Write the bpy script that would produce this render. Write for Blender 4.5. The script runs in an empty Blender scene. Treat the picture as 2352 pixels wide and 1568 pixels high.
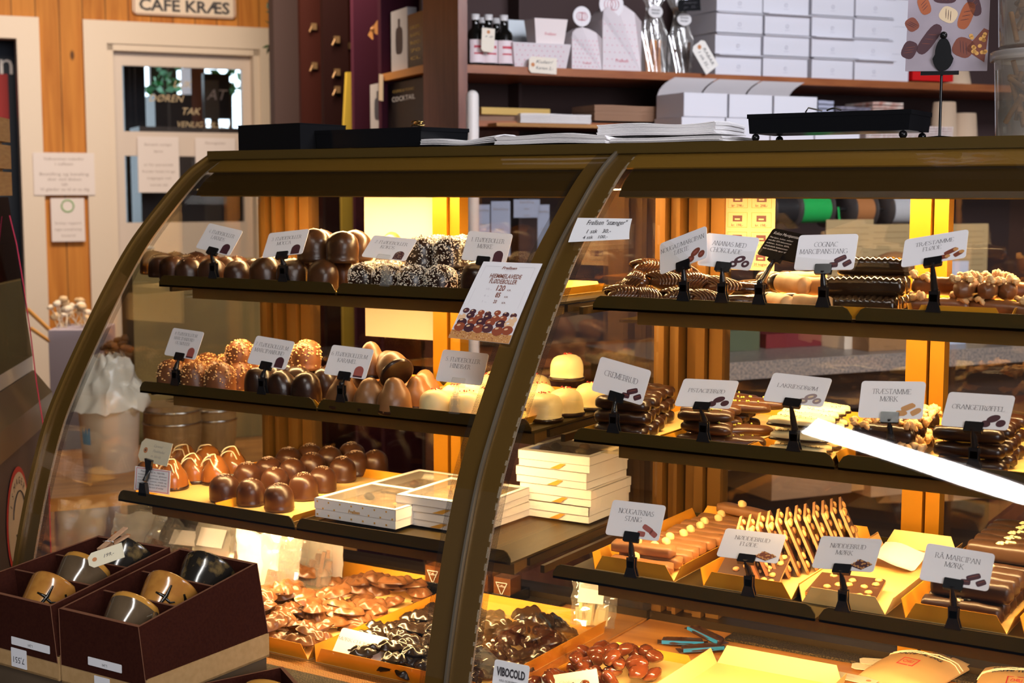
import bpy, math, random
import numpy as np
from mathutils import Vector, Matrix, Euler, noise
sc = bpy.context.scene
COL = sc.collection
R_ = random.Random(7)
PI = math.pi
# ---------------------------------------------------------------- camera
F_PX, CX, CY = 3267.0, 1176.0, 784.0
PSI, PHI, CZ = math.radians(32), math.atan(349/3267), 1.30
cam_d = bpy.data.cameras.new('camera'); cam_d.sensor_width = 36.0
cam_d.lens = F_PX/2352*36
cam = bpy.data.objects.new('camera', cam_d); COL.objects.link(cam)
cam.location = (0, 0, CZ); cam.rotation_euler = (PI/2-PHI, 0, PSI)
cam_d.dof.use_dof = True; cam_d.dof.focus_distance = 1.84; cam_d.dof.aperture_fstop = 9.0
cam_d.clip_start = .05
sc.camera = cam
sc.view_settings.view_transform = 'Standard'; sc.view_settings.look = 'None'
sc.view_settings.exposure = 0.0; sc.view_settings.gamma = 1.0
sc.view_settings.use_curve_mapping = False
sc.cycles.transparent_max_bounces = 40; sc.cycles.max_bounces = 10
sc.cycles.use_denoising = True
# ---------------------------------------------------------------- world and big lights
w = bpy.data.worlds.new('world'); sc.world = w; w.use_nodes = True
bg = w.node_tree.nodes['Background']; bg.inputs[0].default_value = (.55, .62, .80, 1); bg.inputs[1].default_value = .06
def area(name, loc, target, sx, sy, power, color, spread=180):
    l = bpy.data.lights.new(name, 'AREA'); l.shape = 'RECTANGLE'; l.size = sx; l.size_y = sy
    l.energy = power; l.color = color; l.spread = math.radians(spread)
    o = bpy.data.objects.new(name, l); COL.objects.link(o); o.location = loc
    d = Vector(target)-Vector(loc); o.rotation_euler = d.to_track_quat('-Z', 'Y').to_euler()
    return o
area('daylight_from_shop_window', (3.0, -1.5, 2.1), (-1.2, 2.2, 1.1), 2.6, 1.8, 150, (.95, .94, 1.0))
area('fill_light_by_the_door', (-3.3, 3.3, 2.65), (-4.8, 4.4, 1.2), 1.2, .8, 105, (1.0, .80, .60))  # added fill that brightens the door wall, no fixture behind it
area('fill_light_over_shelves', (.7, 2.2, 2.6), (-1.7, 3.7, 1.45), 1.2, .6, 40, (.88, .90, 1.0), 110)  # added fill for the shelf cartons, placed where the panes cannot mirror it
CASE = (1.0, .64, .28)
def strip(name, x0, x1, y, z, power, tilt=0., sy=.014):
    o = area(name, ((x0+x1)/2, y, z), ((x0+x1)/2, y+math.tan(tilt), z-1), x1-x0, sy, power, CASE)
    return o
# ---------------------------------------------------------------- pixel <-> world helpers (camera model above)
_fw = Vector((-math.sin(PSI)*math.cos(PHI), math.cos(PSI)*math.cos(PHI), -math.sin(PHI)))
_rt = Vector((math.cos(PSI), math.sin(PSI), 0)); _up = _rt.cross(_fw); C0 = Vector((0, 0, CZ))
def ray(u, v): return _fw + _rt*((u-CX)/F_PX) + _up*((CY-v)/F_PX)
def atX(u, v, X): d = ray(u, v); return C0 + d*(X/d.x)
def atY(u, v, Y): d = ray(u, v); return C0 + d*(Y/d.y)
def atZ(u, v, Z): d = ray(u, v); return C0 + d*((Z-CZ)/d.z)
E1 = Vector((.556, .8312, 0)); E2 = Vector((-.8312, .556, 0)); RZ = math.atan2(.8312, .556)
def atD(u, v, D): d = ray(u, v); return C0 + d*(D/d.dot(E2))      # the room stands at an angle to the counter
def atS(u, v, S): d = ray(u, v); return C0 + d*(S/d.dot(E1))
# ---------------------------------------------------------------- materials
_M = {}
def S(c):
    if len(c) == 4: return c
    return (*c, 1)
def mat(name, col, rough=.5, metal=0., col2=None, scale=20, stretch=(1, 1, 1), bump=0., bscale=60, coat=0., emit=None, es=0., alpha=1., spec=.5, contrast=(.35, .65), trans=0., ior=1.45, sss=0.):
    if name in _M: return _M[name]
    m = bpy.data.materials.new(name); m.use_nodes = True; nt = m.node_tree; N = nt.nodes; L = nt.links
    p = N['Principled BSDF']; p.inputs['Base Color'].default_value = S(col); p.inputs['Roughness'].default_value = rough
    p.inputs['Metallic'].default_value = metal; p.inputs['Specular IOR Level'].default_value = spec
    p.inputs['Coat Weight'].default_value = coat; p.inputs['Coat Roughness'].default_value = .12
    p.inputs['Alpha'].default_value = alpha; p.inputs['Transmission Weight'].default_value = trans; p.inputs['IOR'].default_value = ior
    if sss: p.inputs['Subsurface Weight'].default_value = sss; p.inputs['Subsurface Radius'].default_value = (.01, .005, .002)
    if emit: p.inputs['Emission Color'].default_value = S(emit); p.inputs['Emission Strength'].default_value = es
    if col2 or bump:
        tc = N.new('ShaderNodeTexCoord'); mp = N.new('ShaderNodeMapping'); L.new(tc.outputs['Object'], mp.inputs[0]); mp.inputs['Scale'].default_value = stretch
    if col2:
        n = N.new('ShaderNodeTexNoise'); n.inputs['Scale'].default_value = scale; n.inputs['Detail'].default_value = 4; L.new(mp.outputs[0], n.inputs[0])
        r = N.new('ShaderNodeValToRGB'); r.color_ramp.elements[0].position = contrast[0]; r.color_ramp.elements[1].position = contrast[1]
        r.color_ramp.elements[0].color = S(col); r.color_ramp.elements[1].color = S(col2); L.new(n.outputs[0], r.inputs[0]); L.new(r.outputs[0], p.inputs['Base Color'])
    if bump:
        n = N.new('ShaderNodeTexNoise'); n.inputs['Scale'].default_value = bscale; n.inputs['Detail'].default_value = 3; L.new(mp.outputs[0], n.inputs[0])
        b = N.new('ShaderNodeBump'); b.inputs['Strength'].default_value = bump; b.inputs['Distance'].default_value = .004; L.new(n.outputs[0], b.inputs['Height']); L.new(b.outputs[0], p.inputs['Normal'])
    _M[name] = m; return m
def glassy(name, tint=(1, 1, 1), refl=.045, rough=.0, haze=0., hazecol=(1, 1, 1), power=5., smear=0.):
    """clear sheet: see-through with a mirror reflection that grows towards grazing angles"""
    if name in _M: return _M[name]
    m = bpy.data.materials.new(name); m.use_nodes = True; nt = m.node_tree; N = nt.nodes; L = nt.links; N.clear()
    out = N.new('ShaderNodeOutputMaterial'); t = N.new('ShaderNodeBsdfTransparent'); t.inputs[0].default_value = S(tint)
    g = N.new('ShaderNodeBsdfGlossy'); g.inputs['Roughness'].default_value = rough
    lw = N.new('ShaderNodeLayerWeight'); lw.inputs[0].default_value = .5
    pw = N.new('ShaderNodeMath'); pw.operation = 'POWER'; L.new(lw.outputs['Facing'], pw.inputs[0]); pw.inputs[1].default_value = power
    ma = N.new('ShaderNodeMath'); ma.operation = 'MULTIPLY_ADD'; L.new(pw.outputs[0], ma.inputs[0]); ma.inputs[1].default_value = 1-refl; ma.inputs[2].default_value = refl
    mx = N.new('ShaderNodeMixShader'); L.new(ma.outputs[0], mx.inputs[0])
    last = t
    if haze:
        d = N.new('ShaderNodeBsdfDiffuse'); d.inputs[0].default_value = S(hazecol); m2 = N.new('ShaderNodeMixShader'); m2.inputs[0].default_value = haze
        L.new(t.outputs[0], m2.inputs[1]); L.new(d.outputs[0], m2.inputs[2]); last = m2
    L.new(last.outputs[0], mx.inputs[1]); L.new(g.outputs[0], mx.inputs[2]); L.new(mx.outputs[0], out.inputs[0])
    _M[name] = m; return m
def dotted(name, col, scale=700, size=.36):
    """black screen-printed dots on clear glass"""
    m = bpy.data.materials.new(name); m.use_nodes = True; nt = m.node_tree; N = nt.nodes; L = nt.links
    p = N['Principled BSDF']; p.inputs['Base Color'].default_value = S(col); p.inputs['Roughness'].default_value = .4
    tc = N.new('ShaderNodeTexCoord'); v = N.new('ShaderNodeTexVoronoi'); v.inputs['Scale'].default_value = scale; v.inputs['Randomness'].default_value = 0
    L.new(tc.outputs['UV'], v.inputs['Vector']); lt = N.new('ShaderNodeMath'); lt.operation = 'LESS_THAN'; L.new(v.outputs['Distance'], lt.inputs[0]); lt.inputs[1].default_value = size
    L.new(lt.outputs[0], p.inputs['Alpha']); _M[name] = m; return m
def planks(name, c1, c2, width=.11, axis='X', dark=(.12, .05, .015)):
    m = bpy.data.materials.new(name); m.use_nodes = True; nt = m.node_tree; N = nt.nodes; L = nt.links; p = N['Principled BSDF']; p.inputs['Roughness'].default_value = .6; p.inputs['Specular IOR Level'].default_value = .2
    tc = N.new('ShaderNodeTexCoord'); sp = N.new('ShaderNodeSeparateXYZ'); L.new(tc.outputs['Object'], sp.inputs[0])
    dv = N.new('ShaderNodeMath'); dv.operation = 'DIVIDE'; L.new(sp.outputs[axis], dv.inputs[0]); dv.inputs[1].default_value = width
    fl = N.new('ShaderNodeMath'); fl.operation = 'FLOOR'; L.new(dv.outputs[0], fl.inputs[0]); fr = N.new('ShaderNodeMath'); fr.operation = 'FRACT'; L.new(dv.outputs[0], fr.inputs[0])
    wn = N.new('ShaderNodeTexWhiteNoise'); wn.noise_dimensions = '1D'; L.new(fl.outputs[0], wn.inputs['W'])
    mp = N.new('ShaderNodeMapping'); L.new(tc.outputs['Object'], mp.inputs[0]); mp.inputs['Scale'].default_value = (14, 14, .9) if axis == 'X' else (.9, 14, 14)
    n = N.new('ShaderNodeTexNoise'); n.inputs['Scale'].default_value = 2.2; n.inputs['Detail'].default_value = 6; n.inputs['Distortion'].default_value = .8; L.new(mp.outputs[0], n.inputs[0])
    ad = N.new('ShaderNodeMath'); ad.operation = 'MULTIPLY_ADD'; L.new(wn.outputs[0], ad.inputs[0]); ad.inputs[1].default_value = .35; L.new(n.outputs[0], ad.inputs[2])
    r = N.new('ShaderNodeValToRGB'); r.color_ramp.elements[0].position = .42; r.color_ramp.elements[1].position = .85; r.color_ramp.elements[0].color = S(c1); r.color_ramp.elements[1].color = S(c2); L.new(ad.outputs[0], r.inputs[0])
    lt = N.new('ShaderNodeMath'); lt.operation = 'LESS_THAN'; L.new(fr.outputs[0], lt.inputs[0]); lt.inputs[1].default_value = .04
    mx = N.new('ShaderNodeMixRGB'); L.new(lt.outputs[0], mx.inputs[0]); L.new(r.outputs[0], mx.inputs[1]); mx.inputs[2].default_value = S(dark)
    # knots
    mk = N.new('ShaderNodeMapping'); L.new(tc.outputs['Object'], mk.inputs[0]); mk.inputs['Scale'].default_value = (6, 6, 2.6)
    vo = N.new('ShaderNodeTexVoronoi'); vo.inputs['Scale'].default_value = 1.3; L.new(mk.outputs[0], vo.inputs[0]); l2 = N.new('ShaderNodeMapRange'); L.new(vo.outputs['Distance'], l2.inputs[0]); l2.inputs[1].default_value = .05; l2.inputs[2].default_value = .10; l2.inputs[3].default_value = 1; l2.inputs[4].default_value = 0
    m3 = N.new('ShaderNodeMixRGB'); L.new(l2.outputs[0], m3.inputs[0]); L.new(mx.outputs[0], m3.inputs[1]); m3.inputs[2].default_value = S(dark); L.new(m3.outputs[0], p.inputs['Base Color'])
    _M[name] = m; return m
CARD = mat('card_white', (.86, .83, .84), .45); INK = mat('ink_black', (.05, .045, .05), .6); PAPER = mat('paper_white', (.86, .85, .86), .7)
BLK = mat('black_plastic', (.008, .008, .009), .22); CLR = glassy('clear_plastic', (.97, .97, .95), .10, .05, .08)
DARK = mat('dark_chocolate', (.026, .009, .004), .30, col2=(.016, .006, .003), scale=90, bump=.10, bscale=120, coat=.15)
MOCCA = mat('mocca_chocolate', (.058, .022, .007), .30, col2=(.036, .014, .005), scale=60, bump=.12, bscale=110)
MILK = mat('milk_chocolate', (.20, .075, .024), .34, col2=(.14, .050, .016), scale=60, bump=.10, bscale=110)
CARAM = mat('caramel_milk_chocolate', (.24, .108, .038), .36, col2=(.18, .078, .026), scale=50, bump=.08, bscale=100)
GLOSSD = mat('glossy_dark_chocolate', (.030, .012, .006), .14, bump=.25, bscale=160, coat=.3)
GLOSSM = mat('glossy_milk_chocolate', (.13, .030, .009), .16, bump=.06, bscale=80, coat=.5)
WHITE = mat('white_chocolate', (.84, .68, .34), .40, bump=.05, bscale=70)
NUT = mat('roasted_nut', (.78, .48, .20), .5, col2=(.60, .30, .10), scale=150, bump=.4, bscale=260)
WALN = mat('walnut', (.66, .36, .12), .5, col2=(.80, .52, .24), scale=120, bump=.6, bscale=300)
COCO = mat('coconut_shred', (.88, .80, .66), .6); SPK = mat('sprinkle', (.55, .42, .30), .5); BERRY = mat('dried_berry', (.50, .03, .02), .6)
ICING = mat('icing', (.86, .70, .44), .4)
GOLD = mat('gold_cardboard', (.78, .35, .022), .34, metal=.35, col2=(.68, .29, .016), scale=8)
GOLDIN = mat('gold_cardboard_inside', (.88, .60, .22), .38, metal=.15)
BRONZE = mat('bronze_metal', (.17, .092, .020), .30, metal=.35); BRONZ2 = mat('dark_bronze', (.034, .019, .004), .42, metal=.2); AMBER = mat('amber_band', (.30, .155, .022), .35, metal=.3); HOODM = mat('hood_brown', (.050, .026, .005), .35, metal=.2)
GOLDM = mat('gold_anodised', (.52, .235, .012), .36, metal=.55)
TRAYM = mat('bronze_tray', (.052, .034, .006), .38, metal=.3, bump=.03, bscale=500)
GLASS = glassy('case_glass', (.985, .985, .975), .050); GLASS2 = glassy('side_glass', (.97, .97, .95), .07); GLASSB = glassy('back_door_glass', (.94, .93, .90), .06)
DOTS = dotted('screen_print_dots', (.02, .015, .01)); DOTSL = dotted('lit_bead_trim', (.75, .66, .52), 600, .33)  # bead trim: light caught on the beads is put into its pale colour
WOODD = mat('oak_deck', (.62, .27, .06), .38, col2=(.42, .16, .03), scale=7, stretch=(.5, 5, 5), coat=.2)
MESHM = mat('perforated_metal', (.10, .07, .03), .5, metal=.3, col2=(.02, .015, .01), scale=420, contrast=(.45, .5))
BROWNB = mat('brown_card', (.042, .010, .005), .9, col2=(.032, .007, .004), scale=300, spec=.1); BROWNE = mat('brown_card_edge', (.16, .062, .030), .85)
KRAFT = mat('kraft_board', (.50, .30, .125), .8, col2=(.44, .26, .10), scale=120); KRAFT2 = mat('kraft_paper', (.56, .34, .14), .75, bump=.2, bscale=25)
# ---------------------------------------------------------------- mesh builder
class MB:
    def __init__(s): s.v = []; s.f = []; s.m = []; s.sm = []; s.uv = {}
    def add(s, vs, fs, mi=0, smooth=False, uvs=None):
        b = len(s.v); s.v += [Vector(p) for p in vs]
        for k, q in enumerate(fs):
            if uvs: s.uv[len(s.f)] = [uvs[i] for i in q]
            s.f.append([b+i for i in q]); s.m.append(mi); s.sm.append(smooth)
        return s
    def box(s, a, b, mi=0, M=None):
        x0, y0, z0 = a; x1, y1, z1 = b
        vs = [(x, y, z) for z in (z0, z1) for x, y in ((x0, y0), (x1, y0), (x1, y1), (x0, y1))]
        if M: vs = [M @ Vector(p) for p in vs]
        return s.add(vs, [(3, 2, 1, 0), (4, 5, 6, 7), (0, 1, 5, 4), (1, 2, 6, 5), (2, 3, 7, 6), (3, 0, 4, 7)], mi)
    def hexa(s, bot, top, mi=0): # two quads
        return s.add(list(bot)+list(top), [(3, 2, 1, 0), (4, 5, 6, 7), (0, 1, 5, 4), (1, 2, 6, 5), (2, 3, 7, 6), (3, 0, 4, 7)], mi)
    def prism(s, poly, n, mi=0, smooth=False): # poly: 3D pts, n: extrusion vector
        n = Vector(n); k = len(poly); vs = [Vector(p) for p in poly]+[Vector(p)+n for p in poly]
        s.add(vs, [tuple(range(k))[::-1], tuple(range(k, 2*k))], mi)
        return s.add(vs, [(i, (i+1) % k, k+(i+1) % k, k+i) for i in range(k)], mi, smooth)
    def grid(s, fn, nu, nv, mi=0, smooth=True, cu=False, uv=False):
        vs = [fn(i/nu, j/nv) for j in range(nv+1) for i in range(nu+(0 if cu else 1))]; W = nu+(0 if cu else 1)
        fs = [(j*W+i, j*W+(i+1) % W, (j+1)*W+(i+1) % W, (j+1)*W+i) for j in range(nv) for i in range(nu)]
        return s.add(vs, fs, mi, smooth)
    def tube(s, pts, r, n=8, mi=0, cap=True, closed=False):
        pts = [Vector(p) for p in pts]; rr = r if isinstance(r, (list, tuple)) else [r]*len(pts); rings = []; K = len(pts)
        for i, p in enumerate(pts):
            if closed: t = pts[(i+1) % K]-pts[i-1]
            else: t = pts[min(i+1, K-1)]-pts[max(i-1, 0)]
            t.normalize(); a = t.cross(Vector((0, 0, 1)) if abs(t.z) < .9 else Vector((1, 0, 0))).normalized(); b = t.cross(a)
            rings.append([p+(a*math.cos(2*PI*k/n)+b*math.sin(2*PI*k/n))*rr[i] for k in range(n)])
        vs = [q for g in rings for q in g]; J = K if closed else K-1
        s.add(vs, [(i*n+k, i*n+(k+1) % n, ((i+1) % K)*n+(k+1) % n, ((i+1) % K)*n+k) for i in range(J) for k in range(n)], mi, True)
        if cap and not closed: s.add(rings[0]+rings[-1], [tuple(range(n))[::-1], tuple(range(n, 2*n))], mi)
        return s
    def lathe(s, prof, n=24, c=(0, 0, 0), mi=0, cap=True, wob=0., seed=0):
        c = Vector(c); vs = []
        for r, z in prof:
            for k in range(n):
                a = 2*PI*k/n; q = Vector((math.cos(a)*r, math.sin(a)*r, z))
                if wob: q = Vector((q.x, q.y, q.z))*(1+wob*noise.noise(q*45+Vector((seed*3.7, 0, seed))))
                vs.append(c+q)
        P = len(prof); s.add(vs, [(j*n+k, j*n+(k+1) % n, (j+1)*n+(k+1) % n, (j+1)*n+k) for j in range(P-1) for k in range(n)], mi, True)
        if cap: s.add([vs[k] for k in range(n)]+[vs[(P-1)*n+k] for k in range(n)], [tuple(range(n))[::-1], tuple(range(n, 2*n))], mi, False)
        return s
    def ball(s, c, r, n=10, mi=0, sc_=(1, 1, 1), M=None, wob=0., seed=0):
        c = Vector(c); m = max(4, n//2); vs = []
        for j in range(m+1):
            t = PI*j/m
            for k in range(n):
                a = 2*PI*k/n; q = Vector((math.sin(t)*math.cos(a)*sc_[0], math.sin(t)*math.sin(a)*sc_[1], -math.cos(t)*sc_[2]))*r
                if wob: q *= 1+wob*noise.noise(q*(1.3/r)+Vector((seed, seed*.7, 0)))
                if M: q = M @ q
                vs.append(c+q)
        return s.add(vs, [(j*n+k, j*n+(k+1) % n, (j+1)*n+(k+1) % n, (j+1)*n+k) for j in range(m) for k in range(n)], mi, True)
    def xf(s, M): s.v = [M @ p for p in s.v]; return s
    def mesh(s, name, mats, inv=None):
        me = bpy.data.meshes.new(name); vs = [tuple(inv @ p) if inv else tuple(p) for p in s.v]
        me.from_pydata(vs, [], s.f)
        for m in (mats if isinstance(mats, (list, tuple)) else [mats]): me.materials.append(m)
        me.polygons.foreach_set('material_index', s.m); me.polygons.foreach_set('use_smooth', s.sm)
        if s.uv:
            ul = me.uv_layers.new(name='UVMap')
            for pi, uvs in s.uv.items():
                for li, q in zip(me.polygons[pi].loop_indices, uvs): ul.data[li].uv = q
        me.update(); return me
def tag(o, label=None, cat=None, group=None, kind=None):
    if label: o['label'] = label
    if cat: o['category'] = cat
    if group: o['group'] = group
    if kind: o['kind'] = kind
    return o
def thing(name, label, cat, loc=(0, 0, 0), rz=0., group=None, kind=None, M=None):
    o = bpy.data.objects.new(name, None); COL.objects.link(o); o.empty_display_size = .02
    if M is not None: o.matrix_world = M
    else: o.location = loc; o.rotation_euler = (0, 0, rz)
    o['_'] = 0; del o['_']
    o_m[o.name] = M.copy() if M is not None else Matrix.LocRotScale(Vector(loc), Euler((0, 0, rz)), None)
    return tag(o, label, cat, group, kind)
o_m = {}
def part(name, mb, mats, parent, world=False, label=None):
    """child mesh; world=True when mb is in world coordinates"""
    inv = None
    if world:
        q = parent
        while q.name not in o_m: q = q.parent
        inv = o_m[q.name].inverted()
    me = mb if isinstance(mb, bpy.types.Mesh) else mb.mesh(name, mats, inv)
    o = bpy.data.objects.new(name, me); COL.objects.link(o); o.parent = parent
    if label: o['label'] = label
    return o
def solo(name, mb, mats, label, cat, loc=None, rz=0., group=None, kind=None, world=True, M=None):
    """a thing that is one mesh"""
    if loc is None and M is None:
        xs = [p.x for p in mb.v]; ys = [p.y for p in mb.v]; zs = [p.z for p in mb.v]; loc = ((min(xs)+max(xs))/2, (min(ys)+max(ys))/2, min(zs))
    MM = M if M is not None else Matrix.LocRotScale(Vector(loc), Euler((0, 0, rz)), None)
    me = mb if isinstance(mb, bpy.types.Mesh) else mb.mesh(name, mats, MM.inverted() if world else None)
    o = bpy.data.objects.new(name, me); COL.objects.link(o); o.matrix_world = MM; o_m[o.name] = MM.copy()
    return tag(o, label, cat, group, kind)
def struct(name, mb, mats, label=None): return solo(name, mb, mats, label, None, kind='structure')
def copy_tree(o, M, label, parent=None):
    c = o.copy(); COL.objects.link(c)
    if parent is None: c.matrix_world = M; o_m[c.name] = M.copy(); c['label'] = label
    else: c.parent = parent
    for ch in list(o.children): copy_tree(ch, None, None, c)
    return c
def TRS(loc, rot=(0, 0, 0), s=1.): return Matrix.LocRotScale(Vector(loc), Euler(rot), Vector((s, s, s)) if isinstance(s, (int, float)) else Vector(s))
# ---------------------------------------------------------------- writing: a small serif face drawn as pen strokes, and the built-in sans
def arc(cx, cy, rx, ry, a0, a1, n=10): return [(cx+rx*math.cos(math.radians(a0+(a1-a0)*i/n)), cy+ry*math.sin(math.radians(a0+(a1-a0)*i/n))) for i in range(n+1)]
def bowl(x, y0, y1, w): m = (y0+y1)/2; return [(x, y1)]+arc(x+w*.45, m, w*.55, (y1-y0)/2, 90, -90, 10)+[(x, y0)]
_O = arc(.36, .5, .35, .51, 90, 450, 22)
GL = {
 'A': (.74, [[(.06, 0), (.37, 1)], [(.37, 1), (.68, 0)], [(.17, .34), (.57, .34)]]), 'B': (.60, [[(.1, 0), (.1, 1)], bowl(.1, .52, 1, .38), bowl(.1, 0, .52, .44)]),
 'C': (.68, [arc(.38, .5, .36, .51, 50, 310, 16)]), 'D': (.72, [[(.1, 0), (.1, 1)], bowl(.1, 0, 1, .56)]),
 'E': (.58, [[(.1, 0), (.1, 1)], [(.1, 1), (.52, 1), (.52, .86)], [(.1, .52), (.42, .52)], [(.1, 0), (.54, 0), (.55, .15)]]),
 'F': (.54, [[(.1, 0), (.1, 1)], [(.1, 1), (.52, 1), (.52, .86)], [(.1, .52), (.42, .52)]]),
 'G': (.72, [arc(.38, .5, .36, .51, 50, 330, 16), [(.66, .42), (.66, .1)], [(.5, .42), (.74, .42)]]), 'H': (.74, [[(.1, 0), (.1, 1)], [(.62, 0), (.62, 1)], [(.1, .52), (.62, .52)]]),
 'I': (.26, [[(.13, 0), (.13, 1)]]), 'J': (.36, [[(.22, 1), (.22, .1)]+arc(.08, .08, .14, .2, 0, -110, 6)]), 'K': (.70, [[(.1, 0), (.1, 1)], [(.1, .42), (.56, 1)], [(.24, .56), (.62, 0)]]),
 'L': (.56, [[(.1, 0), (.1, 1)], [(.1, 0), (.50, 0), (.53, .16)]]), 'M': (.88, [[(.08, 0), (.11, 1)], [(.11, 1), (.43, .04)], [(.43, .04), (.75, 1)], [(.75, 1), (.78, 0)]]),
 'N': (.74, [[(.1, 0), (.1, 1)], [(.1, 1), (.62, 0)], [(.62, 0), (.62, 1)]]), 'O': (.74, [_O]), 'P': (.58, [[(.1, 0), (.1, 1)], bowl(.1, .46, 1, .40)]),
 'R': (.66, [[(.1, 0), (.1, 1)], bowl(.1, .50, 1, .38), [(.32, .5), (.60, 0)]]),
 'S': (.54, [arc(.27, .75, .19, .26, 40, 180, 8)+arc(.27, .76, .19, .28, 180, 250, 4)+arc(.26, .25, .21, .27, 70, 0, 4)+arc(.26, .25, .21, .27, 0, -150, 8)]),
 'T': (.62, [[(.31, 0), (.31, 1)], [(.04, .86), (.04, 1), (.58, 1), (.58, .86)]]), 'U': (.72, [[(.1, 1), (.1, .32)]+arc(.36, .3, .26, .32, 180, 360, 10)+[(.62, 1)]]), 'V': (.72, [[(.05, 1), (.36, 0)], [(.36, 0), (.67, 1)]]),
 'W': (.96, [[(.04, 1), (.28, 0)], [(.28, 0), (.48, .9)], [(.48, .9), (.68, 0)], [(.68, 0), (.92, 1)]]), 'Z': (.6, [[(.06, .86), (.06, 1), (.54, 1), (.06, 0), (.56, 0), (.56, .14)]]),
 'Æ': (.96, [[(.04, 0), (.50, 1)], [(.50, 0), (.50, 1)], [(.22, .36), (.5, .36)], [(.5, 1), (.90, 1), (.90, .86)], [(.5, .52), (.8, .52)], [(.5, 0), (.92, 0), (.93, .15)]]),
 'Ø': (.74, [_O, [(.08, -.06), (.64, 1.06)]]), 'Å': (.74, [[(.06, 0), (.37, .9)], [(.37, .9), (.68, 0)], [(.17, .32), (.57, .32)], arc(.37, 1.12, .11, .11, 0, 360, 10)]),
 '.': (.24, [[(.10, .0), (.14, .07)]]), '/': (.4, [[(.02, -.1), (.38, 1.08)]]), ' ': (.32, []),
 '1': (.40, [[(.08, .82), (.2, 1), (.2, 0)]]), '2': (.5, [arc(.24, .74, .19, .26, 160, -40, 10)+[(.05, 0), (.45, 0)]]), '3': (.5, [arc(.2, .77, .19, .23, 150, -70, 9), arc(.2, .27, .22, .28, 70, -150, 10)]),
 '4': (.52, [[(.36, 0), (.36, 1), (.03, .3), (.48, .3)]]), '5': (.5, [[(.42, 1), (.12, 1), (.08, .58)]+arc(.2, .31, .23, .30, 110, -150, 10)]), '6': (.52, [[(.42, .98)]+arc(.36, .4, .32, .55, 110, 190, 6)+arc(.25, .28, .21, .28, 190, 500, 16)]),
 '7': (.48, [[(.03, .86), (.04, 1), (.45, 1), (.16, 0)]]), '8': (.5, [arc(.24, .75, .17, .24, 90, 450, 14), arc(.24, .27, .21, .28, 90, 450, 14)]),
}
def serif_w(t): return sum(GL[c][0] for c in t)
def serif(mb, t, cx, z, h, T, mi=0, thick=.085, thin=.028, wid=None, off=-.0002):
    """upright strokes in the local xz plane, T maps (x, y, z)"""
    k = h; w0 = serif_w(t)*h; sx = (wid/w0) if wid else 1.; x = cx-w0*sx/2; nib = math.radians(14)
    for c in t:
        adv, strokes = GL[c]
        for st in strokes:
            pts = [Vector((x+a*h*sx, z+b*h)) for a, b in st]; L = []; Rr = []
            for i, p in enumerate(pts):
                d = (pts[min(i+1, len(pts)-1)]-pts[max(i-1, 0)])
                if d.length < 1e-9: d = Vector((1, 0))
                d.normalize(); ang = math.atan2(d.y, d.x); wv = (thin+(thick-thin)*abs(math.sin(ang-nib))**1.6)*h/2; nn = Vector((-d.y, d.x))*wv
                L.append(p+nn); Rr.append(p-nn)
            vs = [T(q.x, off, q.y) for q in L]+[T(q.x, off, q.y) for q in Rr]; n = len(pts)
            mb.add(vs, [(i, i+1, n+i+1, n+i) for i in range(n-1)], mi)
            if len(st) == 2 or c in 'UJ1':
                for (a, b), (a2, b2) in ((st[0], st[1]), (st[-1], st[-2])):
                    if (abs(b) < .001 or abs(b-1) < .001) and abs(b-b2) > .3 and not (c == 'V' and b == 0) and not (c == 'A' and b == 1) and not (c == 'W' and b == 0) and not (c == 'M' and b < .1 and .2 < a < .6):
                        X = x+a*h*sx; Z = z+b*h; q = .13*h; tt = .022*h
                        mb.add([T(X-q, off, Z-tt), T(X+q, off, Z-tt), T(X+q, off, Z+tt), T(X-q, off, Z+tt)], [(0, 1, 2, 3)], mi)
        x += adv*h*sx
def sans(mb, t, cx, z, h, T, mi=0, wid=None, off=-.0002, shear=0., bold=0., align='CENTER'):
    cu = bpy.data.curves.new('t', 'FONT'); cu.body = t; cu.size = h/.73; cu.shear = shear; cu.offset = bold*h; cu.fill_mode = 'FRONT'; cu.resolution_u = 2
    o = bpy.data.objects.new('t', cu); COL.objects.link(o); dg = bpy.context.evaluated_depsgraph_get(); me = bpy.data.meshes.new_from_object(o.evaluated_get(dg))
    if len(me.vertices):
        xs = [v.co.x for v in me.vertices]; x0, x1 = min(xs), max(xs); k = wid/(x1-x0) if wid else 1.; a = {'CENTER': (x0+x1)/2, 'LEFT': x0}[align]
        mb.add([T(cx+(v.co.x-a)*k, off, z+v.co.y) for v in me.vertices], [tuple(p.vertices) for p in me.polygons], mi)
    bpy.data.objects.remove(o); bpy.data.curves.remove(cu); bpy.data.meshes.remove(me)
def rrect(w, h, r, n=4):
    pts = []
    for cx, cz, a in ((w/2-r, h/2-r, 0), (-w/2+r, h/2-r, 90), (-w/2+r, -h/2+r, 180), (w/2-r, -h/2+r, 270)):
        for i in range(n+1): t = math.radians(a+90*i/n); pts.append((cx+r*math.cos(t), cz+r*math.sin(t)))
    return pts
def ID(x, y, z): return Vector((x, y, z))
def blob(mb, cx, cz, rx, rz, ang, mi, T=ID, off=-.0003, n=14, sq=1.):
    ca, sa = math.cos(ang), math.sin(ang); vs = []
    for k in range(n):
        a = 2*PI*k/n; c, s_ = math.cos(a), math.sin(a); x = math.copysign(abs(c)**sq, c)*rx; z = math.copysign(abs(s_)**sq, s_)*rz
        vs.append(T(cx+x*ca-z*sa, off, cz+x*sa+z*ca))
    mb.add(vs, [tuple(range(n))], mi)
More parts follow.
